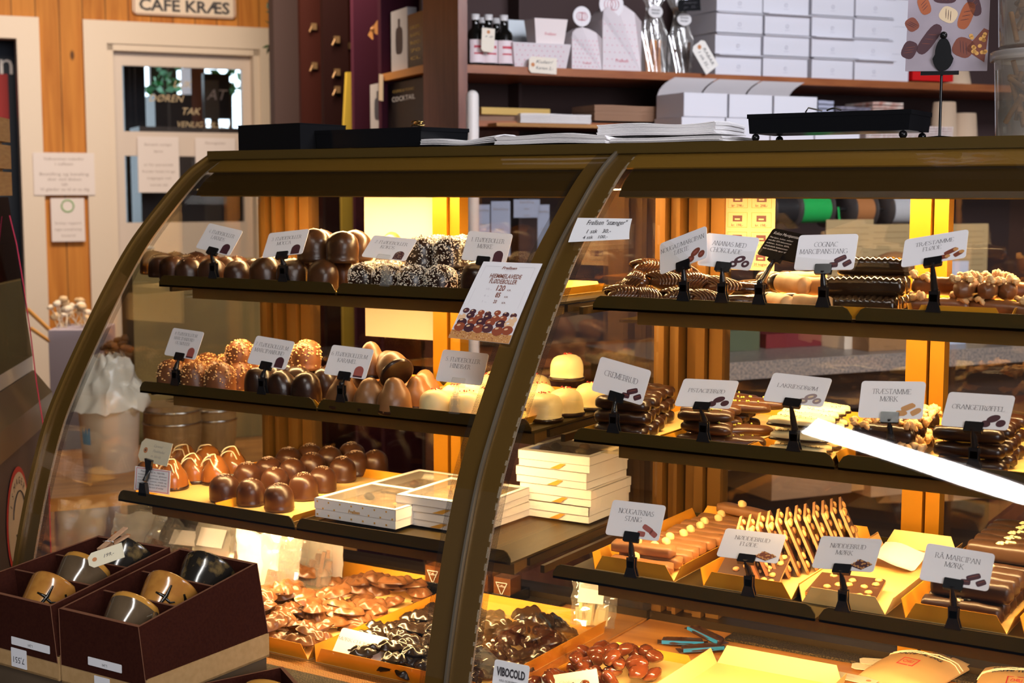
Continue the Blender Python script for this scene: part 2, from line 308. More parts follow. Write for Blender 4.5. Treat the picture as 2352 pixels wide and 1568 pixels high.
# ================================================================ DISPLAY CASES
PR0 = [(1.795, 1.358), (1.76, 1.340), (1.73, 1.321), (1.675, 1.275), (1.61, 1.214), (1.552, 1.141), (1.507, 1.076), (1.464, 1.01), (1.43, .95), (1.403, .88), (1.384, .82), (1.364, .744), (1.353, .69), (1.345, .62)]
def resample(P, n):
    P = [Vector(p) for p in P]; Q = []
    for i in range(len(P)-1):
        a, b, c, d = P[max(i-1, 0)], P[i], P[i+1], P[min(i+2, len(P)-1)]
        for k in range(6): t = k/6; Q.append(.5*((2*b)+(c-a)*t+(2*a-5*b+4*c-d)*t*t+(3*b-a-3*c+d)*t**3))
    Q.append(P[-1]); D = [0]
    for i in range(1, len(Q)): D.append(D[-1]+(Q[i]-Q[i-1]).length)
    out = []; j = 0
    for i in range(n+1):
        s_ = D[-1]*i/n
        while j < len(D)-2 and D[j+1] < s_: j += 1
        out.append(Q[j].lerp(Q[j+1], (s_-D[j])/max(1e-9, D[j+1]-D[j])))
    return out, D[-1]
PRO, PLEN = resample(PR0, 60)
def pro(s_, off=0.): # s_ arc metres from the top; off outward
    t = max(0., min(.99999, s_/PLEN))*60; i = int(t); p = PRO[i].lerp(PRO[i+1], t-i); a, b = PRO[max(i-1, 0)], PRO[min(i+2, 60)]; d = (b-a).normalized(); n = Vector((d.y, -d.x))
    return p+n*off
def proz(z, off=0.):
    lo, hi = 0, PLEN
    for _ in range(40):
        m = (lo+hi)/2
        if pro(m).y > z: lo = m
        else: hi = m
    return lo
def skin(mb, x0, x1, s0, s1, o0, o1, mi=0, nx=1, ns=48):
    """curved slab following the case profile between offsets o0 (inner) and o1 (outer)"""
    def q(i, j, o): p = pro(s0+(s1-s0)*j/ns, o); return (x0+(x1-x0)*i/nx, p.x, p.y)
    for o, flip in ((o1, 0), (o0, 1)):
        vs = [q(i, j, o) for j in range(ns+1) for i in range(nx+1)]; uv = [(x0+(x1-x0)*i/nx, s0+(s1-s0)*j/ns) for j in range(ns+1) for i in range(nx+1)]; W = nx+1
        fs = [(j*W+i, (j+1)*W+i, (j+1)*W+i+1, j*W+i+1) for j in range(ns) for i in range(nx)]
        mb.add(vs, [f[::-1] for f in fs] if flip else fs, mi, True, uv)
        if o0 == o1: return
    for i in (0, nx):
        vs = [q(i, j, o) for j in range(ns+1) for o in (o0, o1)]; fs = [(2*j, 2*j+1, 2*j+3, 2*j+2) for j in range(ns)]
        mb.add(vs, [f if i == 0 else f[::-1] for f in fs], mi)
    for j in (0, ns): mb.add([q(0, j, o0), q(nx, j, o0), q(nx, j, o1), q(0, j, o1)], [(0, 1, 2, 3)], mi)
UX = (-1.72, -.94); UW = .775
SH = {0: [(1.150, 1.625), (.985, 1.578), (.820, 1.527)], 1: [(1.150, 1.605), (.985, 1.557), (.820, 1.505)]}
def lip_poly(a, b, z0, z1, y, c=.011):
    return [(a, y, z0), (b, y, z0), (b, y, z1-c), (b-c*.5, y, z1-c*.25), (b-c, y, z1), (a+c, y, z1), (a+c*.5, y, z1-c*.25), (a, y, z1-c)]
lab = ['curved glass display case with three shelves of marshmallow domes, beside the wall door', 'curved glass display case with shelves of chocolate bars, joined to the marshmallow dome case']
for u in (0, 1):
    x0 = UX[u]; x1 = x0+UW; T = thing('display_case', lab[u], 'display case', (x0+UW/2, 1.65, 0), group='curved glass display cases in a row')
    m = MB(); skin(m, x0+.001, x1, 0, PLEN, -.004, 0, nx=2, ns=72); gl = part('front_glass', m, GLASS, T, True)
    m = MB(); bw = .030
    skin(m, x0, x0+bw-.003*(u == 0), 0, PLEN, -.0075, -.0045); part('glass_border', m, BRONZE, gl, True); m = MB(); skin(m, x1-bw, x1, 0, PLEN, -.0075, -.0045); part('glass_border', m, BRONZE, gl, True)
    m = MB(); skin(m, x0+bw, x1-bw, 0, .052, -.0075, -.0045); part('top_border', m, AMBER, gl, True)
    m = MB(); skin(m, x0+bw, x0+bw+.009, .02, PLEN, -.0062, -.0062); skin(m, x1-bw-.009, x1-bw, .02, PLEN, -.0062, -.0062); skin(m, x0+bw, x1-bw, .052, .060, -.0062, -.0062, nx=1, ns=4)
    sb = proz(.70); skin(m, x0+bw, x1-bw, sb, sb+.04, -.0062, -.0062, ns=4); part('printed_dots', m, DOTS, gl, True)
    m = MB(); skin(m, x0+bw-.003, x0+bw+.002, .02, PLEN, -.0045, -.0045); part('bead_trim', m, DOTSL, gl, True)
    m = MB(); m.box((x0-.002, 1.786, 1.3585), (x1+.003, 1.965, 1.3645)); m.box((x0-.002, 1.783, 1.350), (x1+.003, 1.789, 1.3645)); part('top_plate', m, mat('top_brown', (.10, .060, .012), .35, metal=.3), T, True)
    # hood with its lamp
    m = MB(); hp = [(1.712, 1.290), (1.716, 1.298), (1.730, 1.312), (1.755, 1.328), (1.785, 1.340), (1.80, 1.344), (1.86, 1.344), (1.86, 1.326), (1.80, 1.318), (1.765, 1.303), (1.74, 1.2905)]
    m.prism([(x0+.04, a, b) for a, b in hp], (UW-.055, 0, 0), smooth=False); part('lamp_hood', m, HOODM, T, True)
    m = MB(); m.box((x0+.05, 1.712, 1.2885), (x1-.02, 1.738, 1.2902)); part('hood_lip', m, BRONZE, T, True)
    # rear frame, posts and sliding doors
    m = MB()
    ribs = [(0, .016, 0), (.020, .030, .012), (.034, .040, .0), (.046, .062, .018), (.066, .080, .004), (.084, .105, .012)]
    for a, b, d in ribs: m.box((x0+a, 1.905+d, .652), (x0+b, 1.945, 1.352))
    part('rear_post', m, mat('brown_anodised', (.22, .105, .022), .4, metal=.5), T, True)
    m = MB(); m.box((x0+.380, 1.900, .652), (x0+.408, 1.925, 1.352)); part('door_stile', m, GOLDM, T, True); m = MB(); m.box((x0+.411, 1.905, .652), (x0+.430, 1.930, 1.352)); part('door_stile', m, GOLDM, T, True)
    m = MB(); m.box((x0+.105, 1.926, .66), (x0+.395, 1.930, 1.345)); part('rear_glass', m, GLASSB, T, True); m = MB(); m.box((x0+.395, 1.934, .66), (x1, 1.938, 1.345)); part('rear_glass', m, GLASSB, T, True)
    m = MB(); m.box((x0, 1.90, 1.335), (x1, 1.95, 1.356)); part('rear_rail', m, BRONZ2, T, True); m = MB(); m.box((x0, 1.90, .640), (x1, 1.95, .662)); part('rear_rail', m, BRONZ2, T, True)
    # shelves
    for k, (z, yf) in enumerate(SH[u]):
        xa = x0+.04+.02*u; xm = -1.322 if u == 0 else -.538; xb = x1-.012
        m = MB(); m.box((xa+.02, yf+.035, z-.022), (xb-.0, 1.89, z-.018)); sh = part('shelf', m, glassy('shelf_glass', (.93, .93, .90), .06), T, True)
        for a, b in ((xa, xm), (xm+.005, xb)):
            m = MB(); m.prism(lip_poly(a, b, z-.004, z+.0145, yf), (0, .002, 0)); m.box((a, yf, z-.004), (b, 1.885, z-.001)); m.box((a, 1.883, z-.004), (b, 1.885, z+.008)); part('bronze_tray', m, TRAYM, sh, True)
        m = MB(); m.prism([(xa+.055, yf+.018, z-.022), (xa+.055, yf+.018, z-.006), (xa+.055, yf+.060, z-.006), (xa+.055, yf+.060, z-.016)], (xb-xa-.06, 0, 0)); part('lamp_rail', m, BRONZE, sh, True)
        for X in (x0+.012, x1-.018): m = MB(); m.box((X, yf+.05, z-.016), (X+.006, 1.91, z-.006)); part('bracket', m, BRONZ2, sh, True)
    # side sheets, deck and body
    m = MB(); s_ = [(x0+.006, p.x+.010, p.y) for p in (PRO[i] for i in range(0, 60, 3)) if p.y > .66]
    m.prism(s_+[(x0+.006, pro(proz(.66)).x+.01, .66), (x0+.006, 1.90, .66), (x0+.006, 1.90, 1.35)], (.004, 0, 0)); part('end_glass', m, GLASS2, T, True)
    if u == 1:
        m = MB(); m.prism([(x1-.006+p[0]-(x0+.006), p[1], p[2]) for p in s_]+[(x1-.006, pro(proz(.66)).x+.01, .66), (x1-.006, 1.90, .66), (x1-.006, 1.90, 1.35)], (.004, 0, 0)); part('end_glass', m, GLASS2, T, True)
    m = MB(); m.box((x0, 1.37, .63), (x1, 1.90, .650)); part('deck_board', m, WOODD, T, True)
    m = MB(); m.box((x0+.02, 1.375, .6505), (x1-.01, 1.43, .6525)); part('air_grille', m, MESHM, T, True); m = MB(); m.box((x0+.14, 1.862, .6505), (x1-.14, 1.895, .6545)); part('air_grille', m, MESHM, T, True)
    m = MB(); m.box((x0+.002, 1.352, .08), (x1, 1.94, .63)); part('cabinet_body', m, mat('case_body', (.10, .065, .04), .5), T, True)
    m = MB(); m.box((x0+.03, 1.42, 0), (x1-.03, 1.90, .08)); part('plinth', m, BRONZ2, T, True)
    strip('hood_lamp', x0+.07, x1-.04, 1.776, 1.300, 9.0, tilt=.15)
    for k, (z, yf) in enumerate(SH[u]):
        strip('shelf_lamp', x0+.12, x1-.06, yf+.045, z-.0225, (4.0, 4.4, 6.5)[k], tilt=.5)
# seam between the cases
m = MB(); skin(m, -.9435, -.9405, 0, PLEN, -.006, .0015); solo('seam_gasket', m, mat('grey_seal', (.30, .25, .18), .3, metal=.7), 'slim metallic sealing strip between the two curved case panes', 'seal')
# end frame on the wall side
m = MB(); skin(m, -1.7285, -1.7205, 0, PLEN, -.012, .002); solo('end_trim', m, BRONZE, 'curved bronze end trim on the side of the dome case nearest the door', 'trim strip')
# ================================================================ CHOCOLATE SHAPES (one of each kind, copied later)
def dome_mesh(name, m, kind='round', r=.0235, h=.048, seed=0):
    P = {'round': [(.96, 0), (1.0, .04), (1.02, .10), (.99, .13), (1.0, .25), (1.0, .45), (.97, .6), (.88, .74), (.70, .87), (.45, .955), (.2, .99), (.07, 1.0), (.02, 1.03)],
         'cone': [(.98, 0), (1.04, .05), (1.02, .14), (1.0, .28), (.96, .42), (.88, .53), (.75, .63), (.63, .71), (.55, .80), (.45, .88), (.28, .955), (.1, .99), (.03, 1.0)],
         'flat': [(.98, 0), (1.06, .03), (1.04, .09), (1.0, .14), (1.02, .35), (1.0, .56), (.93, .72), (.79, .85), (.56, .94), (.28, .99), (.08, 1.03), (.02, 1.06)]}[kind]
    mb = MB(); mb.lathe([(a*r, b*h) for a, b in P], 28, wob=.06, seed=seed)
    return mb.mesh(name, m)
def surf_pt(rg, r, h, zmin=.25):
    """random point and normal on a dome"""
    while True:
        a = rg.uniform(0, 2*PI); t = rg.random()
        if t < .5: z = rg.uniform(zmin, .6)*h; return Vector((math.cos(a)*r, math.sin(a)*r, z)), Vector((math.cos(a), math.sin(a), .05)).normalized()
        el = math.asin(rg.random()); z = .58*h+math.sin(el)*.42*h; c = math.cos(el)*r
        return Vector((math.cos(a)*c, math.sin(a)*c, z)), Vector((math.cos(a)*math.cos(el), math.sin(a)*math.cos(el), math.sin(el)*1.1)).normalized()
def flakes(rg, n, r, h, L, W, zmin=.1, top=False, H=.0006):
    mb = MB()
    for _ in range(n):
        p, nn = surf_pt(rg, r, h, zmin)
        if top and p.z < h*top: continue
        t = nn.orthogonal().normalized(); t.rotate(Matrix.Rotation(rg.uniform(0, 6.3), 3, nn)); b = nn.cross(t); l = L*rg.uniform(.5, 1)/2; w_ = W*rg.uniform(.6, 1)/2; p = p*1.01; tl = rg.uniform(-.3, .5)
        q = [p-t*l-b*w_, p+t*l-b*w_+nn*l*tl, p+t*l+b*w_+nn*l*tl, p-t*l+b*w_]; mb.hexa([a-nn*H for a in q], [a+nn*H for a in q])
    return mb
def kind_tree(name, parts):
    """prototype: parts = [(name, mesh)...]; first mesh is the thing itself"""
    o = bpy.data.objects.new(name, parts[0][1]); o_m[o.name] = Matrix()
    for n, me in parts[1:]:
        c = bpy.data.objects.new(n, me); c.parent = o; protos_kids.append(c)
    return o
protos_kids = []; _used = set()
def put(proto, M, label, cat, group):
    """link the prototype the first time, copies of it and of its parts after that"""
    if proto.name not in _used:
        _used.add(proto.name); o = proto; COL.objects.link(o)
        for ch in o.children: COL.objects.link(ch)
    else:
        o = proto.copy(); COL.objects.link(o)
        for ch in list(proto.children): c = ch.copy(); COL.objects.link(c); c.parent = o
    o.matrix_world = M; o['label'] = label; o['category'] = cat; o['group'] = group; return o
def protos(nm, make, n=3): return [kind_tree(nm, make(i)) for i in range(n)]
rg = random.Random(3)
p_dark = protos('marshmallow_dome', lambda i: [('', dome_mesh('dark_dome', DARK, 'round', seed=i))], 3)
p_lak = protos('marshmallow_dome', lambda i: [('', dome_mesh('lakrids_dome', MOCCA if i == 9 else mat('dark_brown_chocolate', (.038, .014, .006), .32, bump=.1, bscale=100), 'round', .0225, .041, seed=i+4)), ('sprinkles', flakes(rg, 25, .0225, .041, .0016, .001, top=.85).mesh('sprinkles', SPK))], 2)
p_mocca = protos('marshmallow_dome', lambda i: [('', dome_mesh('mocca_dome', MOCCA, 'round', .0245, .046, seed=i+9))], 3)
def swirl_line(r, h, a0, n=16):
    return [Vector((math.cos(a0+t*2.2)*r*math.cos(t*1.45)*1.01, math.sin(a0+t*2.2)*r*math.cos(t*1.45)*1.01, h*(.55+.45*math.sin(t*1.45))*1.005)) for t in [i/n for i in range(n+1)]]
def kokos(i):
    return [('', dome_mesh('coconut_dome', DARK, 'flat', .0235, .042, seed=i+13)), ('coconut_flakes', flakes(rg, 620, .0236, .0425, .0030, .0009, .02).mesh('coconut_flakes', COCO))]
p_kokos = protos('marshmallow_dome', kokos, 3)
p_nut = protos('marshmallow_dome', lambda i: [('', dome_mesh('nut_dome', mat('nut_milk_chocolate', (.15, .052, .018), .4, bump=.1, bscale=100), 'round', .0235, .047, seed=i+21)), ('chopped_nuts', (lambda mb: [mb.ball(p*1.0, rg.uniform(.0012, .0023), 6, sc_=(1, .8, .6), M=Matrix.Rotation(rg.uniform(0, 3), 3, 'X')) for p, nn in [surf_pt(rg, .0236, .047, .1) for _ in range(230)] if p.z > .024 or rg.random() < .35] and mb)(MB()).mesh('chopped_nuts', NUT))], 3)
p_marc = protos('marshmallow_dome', lambda i: [('', dome_mesh('marzipan_dome', DARK, 'round', .0225, .046, seed=i+31)), ('chopped_nuts', (lambda mb: [mb.ball((math.cos(a)*q, math.sin(a)*q, .0455-q*.25), .0013, 5) for a, q in [(rg.uniform(0, 6.3), rg.uniform(0, .012)) for _ in range(12)]] and mb)(MB()).mesh('chopped_nuts', NUT))], 2)
p_karam = protos('marshmallow_dome', lambda i: [('', dome_mesh('caramel_dome', CARAM if i else mat('warm_caramel', (.17, .072, .024), .4, bump=.08), 'cone', .0245, .050, seed=i+41)), ('dark_base', MB().lathe([(.0245, -.001), (.0262, .001), (.0262, .0045), (.0245, .006)], 24).mesh('dark_base', DARK))], 3)
p_hind = protos('marshmallow_dome', lambda i: [('', dome_mesh('white_dome', WHITE, 'flat', .0245, .037, seed=i+51)), ('dark_base', MB().lathe([(.0245, -.001), (.0268, .0), (.0268, .003), (.025, .0042)], 24).mesh('dark_base', DARK)), ('berry_pieces', (lambda mb: [mb.ball((math.cos(a)*q, math.sin(a)*q, .0378), .0011, 5, sc_=(1.4, 1, .7)) for a, q in [(rg.uniform(0, 6.3), rg.uniform(.001, .010)) for _ in range(9)]] and mb)(MB()).mesh('berry_pieces', BERRY))], 2)
def drizz(i):
    mb = MB(); a0 = rg.uniform(-2.2, -1.4); pts = []
    for k in range(25):
        t = k/24*2-1; x = t*.021; z = .046*(1-abs(t)**2.6*.72)+.0008; pts.append(Vector((x*math.cos(.5), x*math.sin(.5)-.006+.004*math.sin(t*5+i), z)))
    mb.tube(pts, .0011, 6); mb.tube([Vector((p.x, p.y*.6-.010, p.z*.86)) for p in pts[3:-3]], .0010, 6)
    return [('', dome_mesh('caramel_drizzle_dome', mat('amber_chocolate', (.22, .075, .014), .20, bump=.06, coat=.3), 'cone' if i else 'round', .0235, .046, seed=i+61)), ('icing_drizzle', mb.mesh('icing_drizzle', ICING)), ('dark_base', MB().lathe([(.024, -.001), (.025, .0), (.025, .004), (.0238, .005)], 20).mesh('dark_base', DARK))]
p_driz = protos('marshmallow_dome', drizz, 3)
p_sprk = protos('marshmallow_dome', lambda i: [('', dome_mesh('sprinkled_dome', mat('plain_dark_milk', (.046, .016, .006), .32, bump=.10, bscale=90), 'round', .0225, .040, seed=i+71)), ('sprinkles', (lambda mb: [mb.box((-.0008, -.0004, 0), (.0008, .0004, .0007), M=Matrix.Translation((math.cos(a)*q, math.sin(a)*q, .0405-q*q*26)) @ Matrix.Rotation(rg.uniform(0, 3), 4, 'Z')) for a, q in [(rg.uniform(0, 6.3), rg.uniform(0, .012)) for _ in range(36)]] and mb)(MB()).mesh('sprinkles', SPK))], 3)
ORD = ['first', 'second', 'third', 'fourth', 'fifth', 'sixth', 'seventh', 'eighth', 'ninth', 'tenth', 'eleventh', 'twelfth']
def domes(pro_, rows, z, desc, group, cat='marshmallow dome', s=1.):
    k = 0
    for rn, Y, lv, us in rows:
        for i, u in enumerate(us):
            X = atY(u, 600, Y).x; p = pro_[k % len(pro_)]; k += 1
            word = 'the only one' if len(us) == 1 else f'{ORD[i]} from the left'
            put(p, TRS((X, Y+R_.uniform(-.003, .003), z+lv), (R_.uniform(-.03, .03), R_.uniform(-.03, .03), R_.uniform(0, 6)), s*R_.uniform(.96, 1.03)), f'{desc}, {rn} row, {word}', cat, group)
Z1, Z2, Z3 = 1.1512, .9862, .8212
domes(p_lak, [('front', 1.652, 0, [435, 487, 547]), ('second', 1.700, 0, [398, 457, 520, 583]), ('third', 1.748, 0, [372, 428, 486, 540]), ('back', 1.80, 0, [352, 400, 450])], Z1, 'dark liquorice marshmallow dome with fine sprinkles', 'liquorice domes on the top shelf')
domes(p_mocca, [('front', 1.655, 0, [612, 672, 743]), ('second', 1.703, 0, [640, 704, 790]), ('third', 1.751, 0, [650, 716, 775])], Z1, 'brown mocha marshmallow dome', 'mocha domes on the top shelf')
domes(p_mocca, [('upper stacked', 1.680, .040, [725, 787]), ('upper rear', 1.730, .040, [742, 822])], Z1, 'brown mocha marshmallow dome', 'mocha domes on the top shelf', s=1.05)
domes(p_kokos, [('front', 1.652, 0, [834, 890, 951, 1010]), ('second', 1.700, 0, [880, 935, 1004, 1058]), ('third', 1.75, 0, [905, 960, 1020])], Z1, 'coconut coated dark marshmallow dome', 'coconut domes on the top shelf')
domes(p_kokos, [('upper stacked', 1.690, .036, [972, 1032]), ('upper rear', 1.745, .036, [1010, 1064])], Z1, 'coconut coated dark marshmallow dome', 'coconut domes on the top shelf', s=1.06)
domes(p_karam[1:2], [('upper', 1.80, .034, [897])], Z1, 'lone caramel coloured dome peeking over the coconut domes', 'caramel dome on the top shelf')
domes(p_dark, [('front', 1.652, 0, [1098]), ('second', 1.705, 0, [1112]), ('third', 1.76, 0, [1085, 1142])], Z1, 'plain glossy dark marshmallow dome', 'dark domes on the top shelf')
domes(p_nut, [('front', 1.605, 0, [391, 443, 500]), ('second', 1.655, 0, [425, 482, 541]), ('third', 1.705, 0, [470, 515, 560])], Z2, 'nut sprinkled marshmallow dome on the middle shelf', 'nut sprinkled domes on the middle shelf')
domes(p_nut, [('upper', 1.67, .030, [548])], Z2, 'nut sprinkled marshmallow dome stacked on the others', 'nut sprinkled domes on the middle shelf')
domes(p_marc, [('front', 1.605, 0, [587, 642, 700]), ('second', 1.655, 0, [618, 680, 742]), ('third', 1.705, 0, [660, 712, 760])], Z2, 'dark marzipan based marshmallow dome with nut specks', 'dark marzipan domes on the middle shelf')
domes(p_nut, [('upper', 1.690, .036, [702])], Z2, 'nut topped dome behind the marzipan domes', 'nut topped dome on the middle shelf')
domes(p_karam, [('front', 1.605, 0, [786, 848, 906]), ('second', 1.655, 0, [820, 893, 958]), ('third', 1.705, 0, [850, 920, 975])], Z2, 'light caramel marshmallow dome with pointed top', 'caramel domes on the middle shelf')
domes(p_karam, [('upper', 1.655, .040, [850])], Z2, 'light caramel marshmallow dome stacked on top', 'caramel domes on the middle shelf')
put(p_karam[2], TRS((atY(915, 860, 1.63).x, 1.628, Z2+.050), (-.5, -.95, .2)), 'caramel dome lying on its side showing the dark base', 'marshmallow dome', 'caramel domes on the middle shelf')
domes(p_hind, [('front', 1.612, 0, [1002, 1072]), ('second', 1.668, 0, [1045, 1120]), ('third', 1.722, 0, [1080, 1150]), ('fourth', 1.775, 0, [1118, 1190]), ('back', 1.83, 0, [1140, 1232])], Z2, 'white chocolate raspberry marshmallow dome', 'white raspberry domes on the middle shelf')
for i, (X, Y, lv) in enumerate([(-.985, 1.66, 0), (-.985, 1.72, 0), (-.98, 1.785, 0), (-.978, 1.845, 0), (-1.03, 1.80, .037), (-1.04, 1.74, 0)]):
    put(p_hind[i % 2], TRS((X, Y, Z2+lv), (0, 0, i)), 'white raspberry dome seen through the divider glass, ' + ('stacked on top of the others' if lv else ORD[i]+' from the front'), 'marshmallow dome', 'white raspberry domes by the divider glass')
def zdomes(pro_, pts, Z, desc, group, rowlen, lh=20, s=1.):
    for k, (u, v) in enumerate(pts):
        P = atZ(u, v+lh, Z); r, c = rowlen[k]
        put(pro_[k % len(pro_)], TRS((P.x, P.y, Z), (0, 0, R_.uniform(0, 6) if pro_ is not p_driz else R_.uniform(-.4, .4)), s*R_.uniform(.97, 1.03)), f'{desc}, {r} row, {ORD[c]} from the left', 'marshmallow dome', group)
zdomes(p_driz, [(350, 1092), (398, 1100), (448, 1085), (385, 1062), (428, 1064), (497, 1088), (478, 1060), (535, 1068)], Z3, 'amber marshmallow dome with icing drizzle', 'drizzled domes on the bottom shelf', [('front', 0), ('front', 1), ('front', 2), ('back', 0), ('back', 1), ('front', 3), ('back', 2), ('back', 3)])
zdomes(p_sprk, [(516, 1136), (577, 1145), (642, 1158), (570, 1106), (632, 1119), (698, 1132), (617, 1091), (672, 1095), (741, 1114), (663, 1068), (717, 1082), (787, 1091), (712, 1060), (757, 1066), (817, 1077), (808, 1056), (862, 1074)], Z3,
    'dark sprinkled marshmallow dome', 'sprinkled dark domes on the bottom shelf', [('front', 0), ('front', 1), ('front', 2), ('second', 0), ('second', 1), ('second', 2), ('third', 0), ('third', 1), ('third', 2), ('fourth', 0), ('fourth', 1), ('fourth', 2), ('fifth', 0), ('fifth', 1), ('fifth', 2), ('back', 0), ('back', 1)], lh=12)
# ---------------------------------------------------------------- bars, logs and other shapes
def log_mesh(name, m, L, w_, h, rip=0., seed=0, n=22, sq=.75, taper=4, K=24, rip_n=18, mbo=False):
    mb = MB(); vs = []
    for i in range(K+1):
        t = i/K*2-1; f = (1-min(.9999, abs(t))**taper)**(1/taper) if abs(t) < 1 else 0; f = max(f, .04)
        for k in range(n):
            a = 2*PI*k/n; c, s_ = math.cos(a), math.sin(a); y = math.copysign(abs(c)**sq, c)*w_/2*f; z = h*.5+math.copysign(abs(s_)**sq, s_)*h/2*(f if s_ > 0 else (.5+.5*f))
            q = Vector((t*L/2, y, z)); up_ = max(0, s_)
            z += rip*math.sin(i/K*rip_n*PI)*up_*h; d = noise.noise(q*60+Vector((seed*5, 0, 0)))*.0012
            vs.append(Vector((t*L/2, y*(1+d*20), z+d*up_)))
    mb.add(vs, [(i*n+k, i*n+(k+1) % n, (i+1)*n+(k+1) % n, (i+1)*n+k) for i in range(K) for k in range(n)], 0, True); mb.add([vs[k] for k in range(n)]+vs[-n:], [tuple(range(n)), tuple(range(n, 2*n))[::-1]], 0, True)
    return mb if mbo else mb.mesh(name, m)
def walnuts(c, n=7, r=.0075, seed=0):
    g = random.Random(seed); mb = MB()
    for _ in range(n): mb.ball(Vector(c)+Vector((g.uniform(-1, 1), g.uniform(-1, 1), g.uniform(0, .5)))*r*1.3, r*g.uniform(.45, .8), 10, wob=.7, seed=g.random()*50, sc_=(1, .8, .7), M=Matrix.Rotation(g.uniform(0, 3), 3, 'Y'))
    return mb
def swirl(i):
    mb = MB(); g = random.Random(i); mb.ball((0, 0, .010), .019, 16, sc_=(1.15, .85, .62))
    for k in range(9):
        o = (k-4)*.0042; pts = [Vector((o+.010*math.sin(t*2+i), math.sin(t-1.57)*.0175*math.sqrt(max(.1, 1-(o/.024)**2)), .008+.0165*math.cos(t-1.57)*math.sqrt(max(.1, 1-(o/.026)**2)))) for t in [PI*q/12 for q in range(13)]]
        mb.tube(pts, .0022, 6)
    return [('', mb.mesh('swirled_nougat_tart', mat('nougat_gloss', (.085, .032, .012), .16, bump=.05, coat=.5)))]
p_swirl = protos('nougat_tart', swirl, 2)
def pine(i):
    mb = MB(); mb.tube([Vector((math.cos(a)*.015, math.sin(a)*.013, .010)) for a in [2*PI*k/18 for k in range(18)]], [.0085+.001*math.sin(k*2.) for k in range(18)], 12, closed=True)
    return [('', mb.mesh('chocolate_pineapple_ring', GLOSSD))]
p_pine = protos('chocolate_pineapple_ring', pine, 1)
MARZ = mat('marzipan', (.62, .36, .15), .55, col2=(.52, .27, .09), scale=60, bump=.1)
p_roll = protos('marzipan_roll', lambda i: [('', log_mesh('marzipan_roll', MARZ, .060, .023, .023, .0, i, sq=1, taper=8)), ('chocolate_end', MB().xf(Matrix()).lathe([(.0112, 0), (.0124, .002), (.0122, .012), (.0112, .014)], 20).xf(Matrix.Translation((.020, 0, .0115)) @ Matrix.Rotation(PI/2, 4, 'Y')).mesh('chocolate_end', DARK))], 2)
p_ell = protos('chocolate_eclair', lambda i: [('', log_mesh('chocolate_eclair', GLOSSD, .062, .026, .020, .0, i+2, sq=1, taper=2.4))], 2)
p_cog = protos('marzipan_bar', lambda i: [('', log_mesh('cognac_marzipan_bar', mat('bar_dark', (.024, .012, .005), .18, bump=.25, bscale=70, coat=.3), .094, .026, .023, .05, i, K=60, rip_n=26, sq=.7, taper=7))], 2)
def trae(col, nm): return lambda i: [('', log_mesh(nm, col, .075, .023, .022, .02, i, sq=.85, taper=4)), ('walnut_pieces', walnuts((-.027, 0, .020), 9, .008, i).mesh('walnut_pieces', WALN)), ('walnut_pieces', walnuts((.027, 0, .020), 9, .008, i+5).mesh('walnut_pieces', WALN))]
p_traf = protos('walnut_log', trae(MILK, 'milk_walnut_log'), 2); p_tram = protos('walnut_log', trae(DARK, 'dark_walnut_log'), 2)
p_crem = protos('cream_bar', lambda i: [('', log_mesh('cream_bar', DARK, .075, .030, .018, .045, i, K=36, rip_n=7, sq=.8, taper=3.4))], 3)
p_pist = protos('pistachio_bar', lambda i: [('', log_mesh('pistachio_bar', mat('satin_dark', (.055, .021, .009), .30, bump=.12, bscale=70), .072, .028, .015, .03, i+7, K=30, rip_n=5, sq=.8, taper=2.6)), ('pistachio_pieces', (lambda mb: [mb.ball((R_.uniform(-.02, .02), R_.uniform(-.006, .006), .0155), .0014, 6) for _ in range(6)] and mb)(MB()).mesh('pistachio_pieces', mat('pistachio', (.45, .40, .05), .6)))], 2)
p_lakr = protos('liquorice_bar', lambda i: [('', log_mesh('white_liquorice_bar', WHITE, .072, .028, .012, .02, i, sq=.8, taper=3)), ('dark_base', log_mesh('dark_base', DARK, .075, .031, .006, 0, i, sq=.8, taper=3)), ('liquorice_specks', (lambda mb: [mb.ball((R_.uniform(-.03, .03), R_.uniform(-.008, .008), .0122), .0005, 4) for _ in range(26)] and mb)(MB()).mesh('liquorice_specks', DARK))], 2)
p_oran = protos('orange_truffle', lambda i: [('', log_mesh('orange_truffle', DARK, .078, .026, .017, .01, i+3, sq=.8, taper=4)), ('orange_peel', log_mesh('orange_peel', mat('candied_peel', (.85, .38, .03), .35), .03, .005, .003, 0, i, K=8, n=8).copy())], 2)
for o in p_oran: o.children[0].location = (0, 0, .016) if o.children else (0, 0, 0)
p_nstk = protos('nougat_bar', lambda i: [('', log_mesh('nougat_bar', mat('nougat_milk', (.27, .12, .045), .42, bump=.05), .088, .024, .014, 0., i, sq=.5, taper=9)), ('hazelnut', MB().ball((-.002 if i else -.008, 0, .0165), .0062, 12, wob=.25).mesh('hazelnut', mat('blanched_hazelnut', (.82, .55, .22), .5, bump=.3)))], 2)
p_ramc = protos('raw_marzipan_bar', lambda i: [('', log_mesh('raw_marzipan_bar', mat('matt_dark', (.038, .018, .010), .36, bump=.05, bscale=60), .092, .026, .023, .0, i, sq=.62, taper=8)), ('nut_crumbs', (lambda mb: [mb.ball((R_.uniform(-.008, .008), R_.uniform(-.009, .009), .0232), .0022, 6, wob=.5, seed=q, sc_=(1.2, .9, .6)) for q in range(11)] and mb)(MB()).mesh('nut_crumbs', mat('pale_nut', (.80, .62, .32), .6)))], 2)
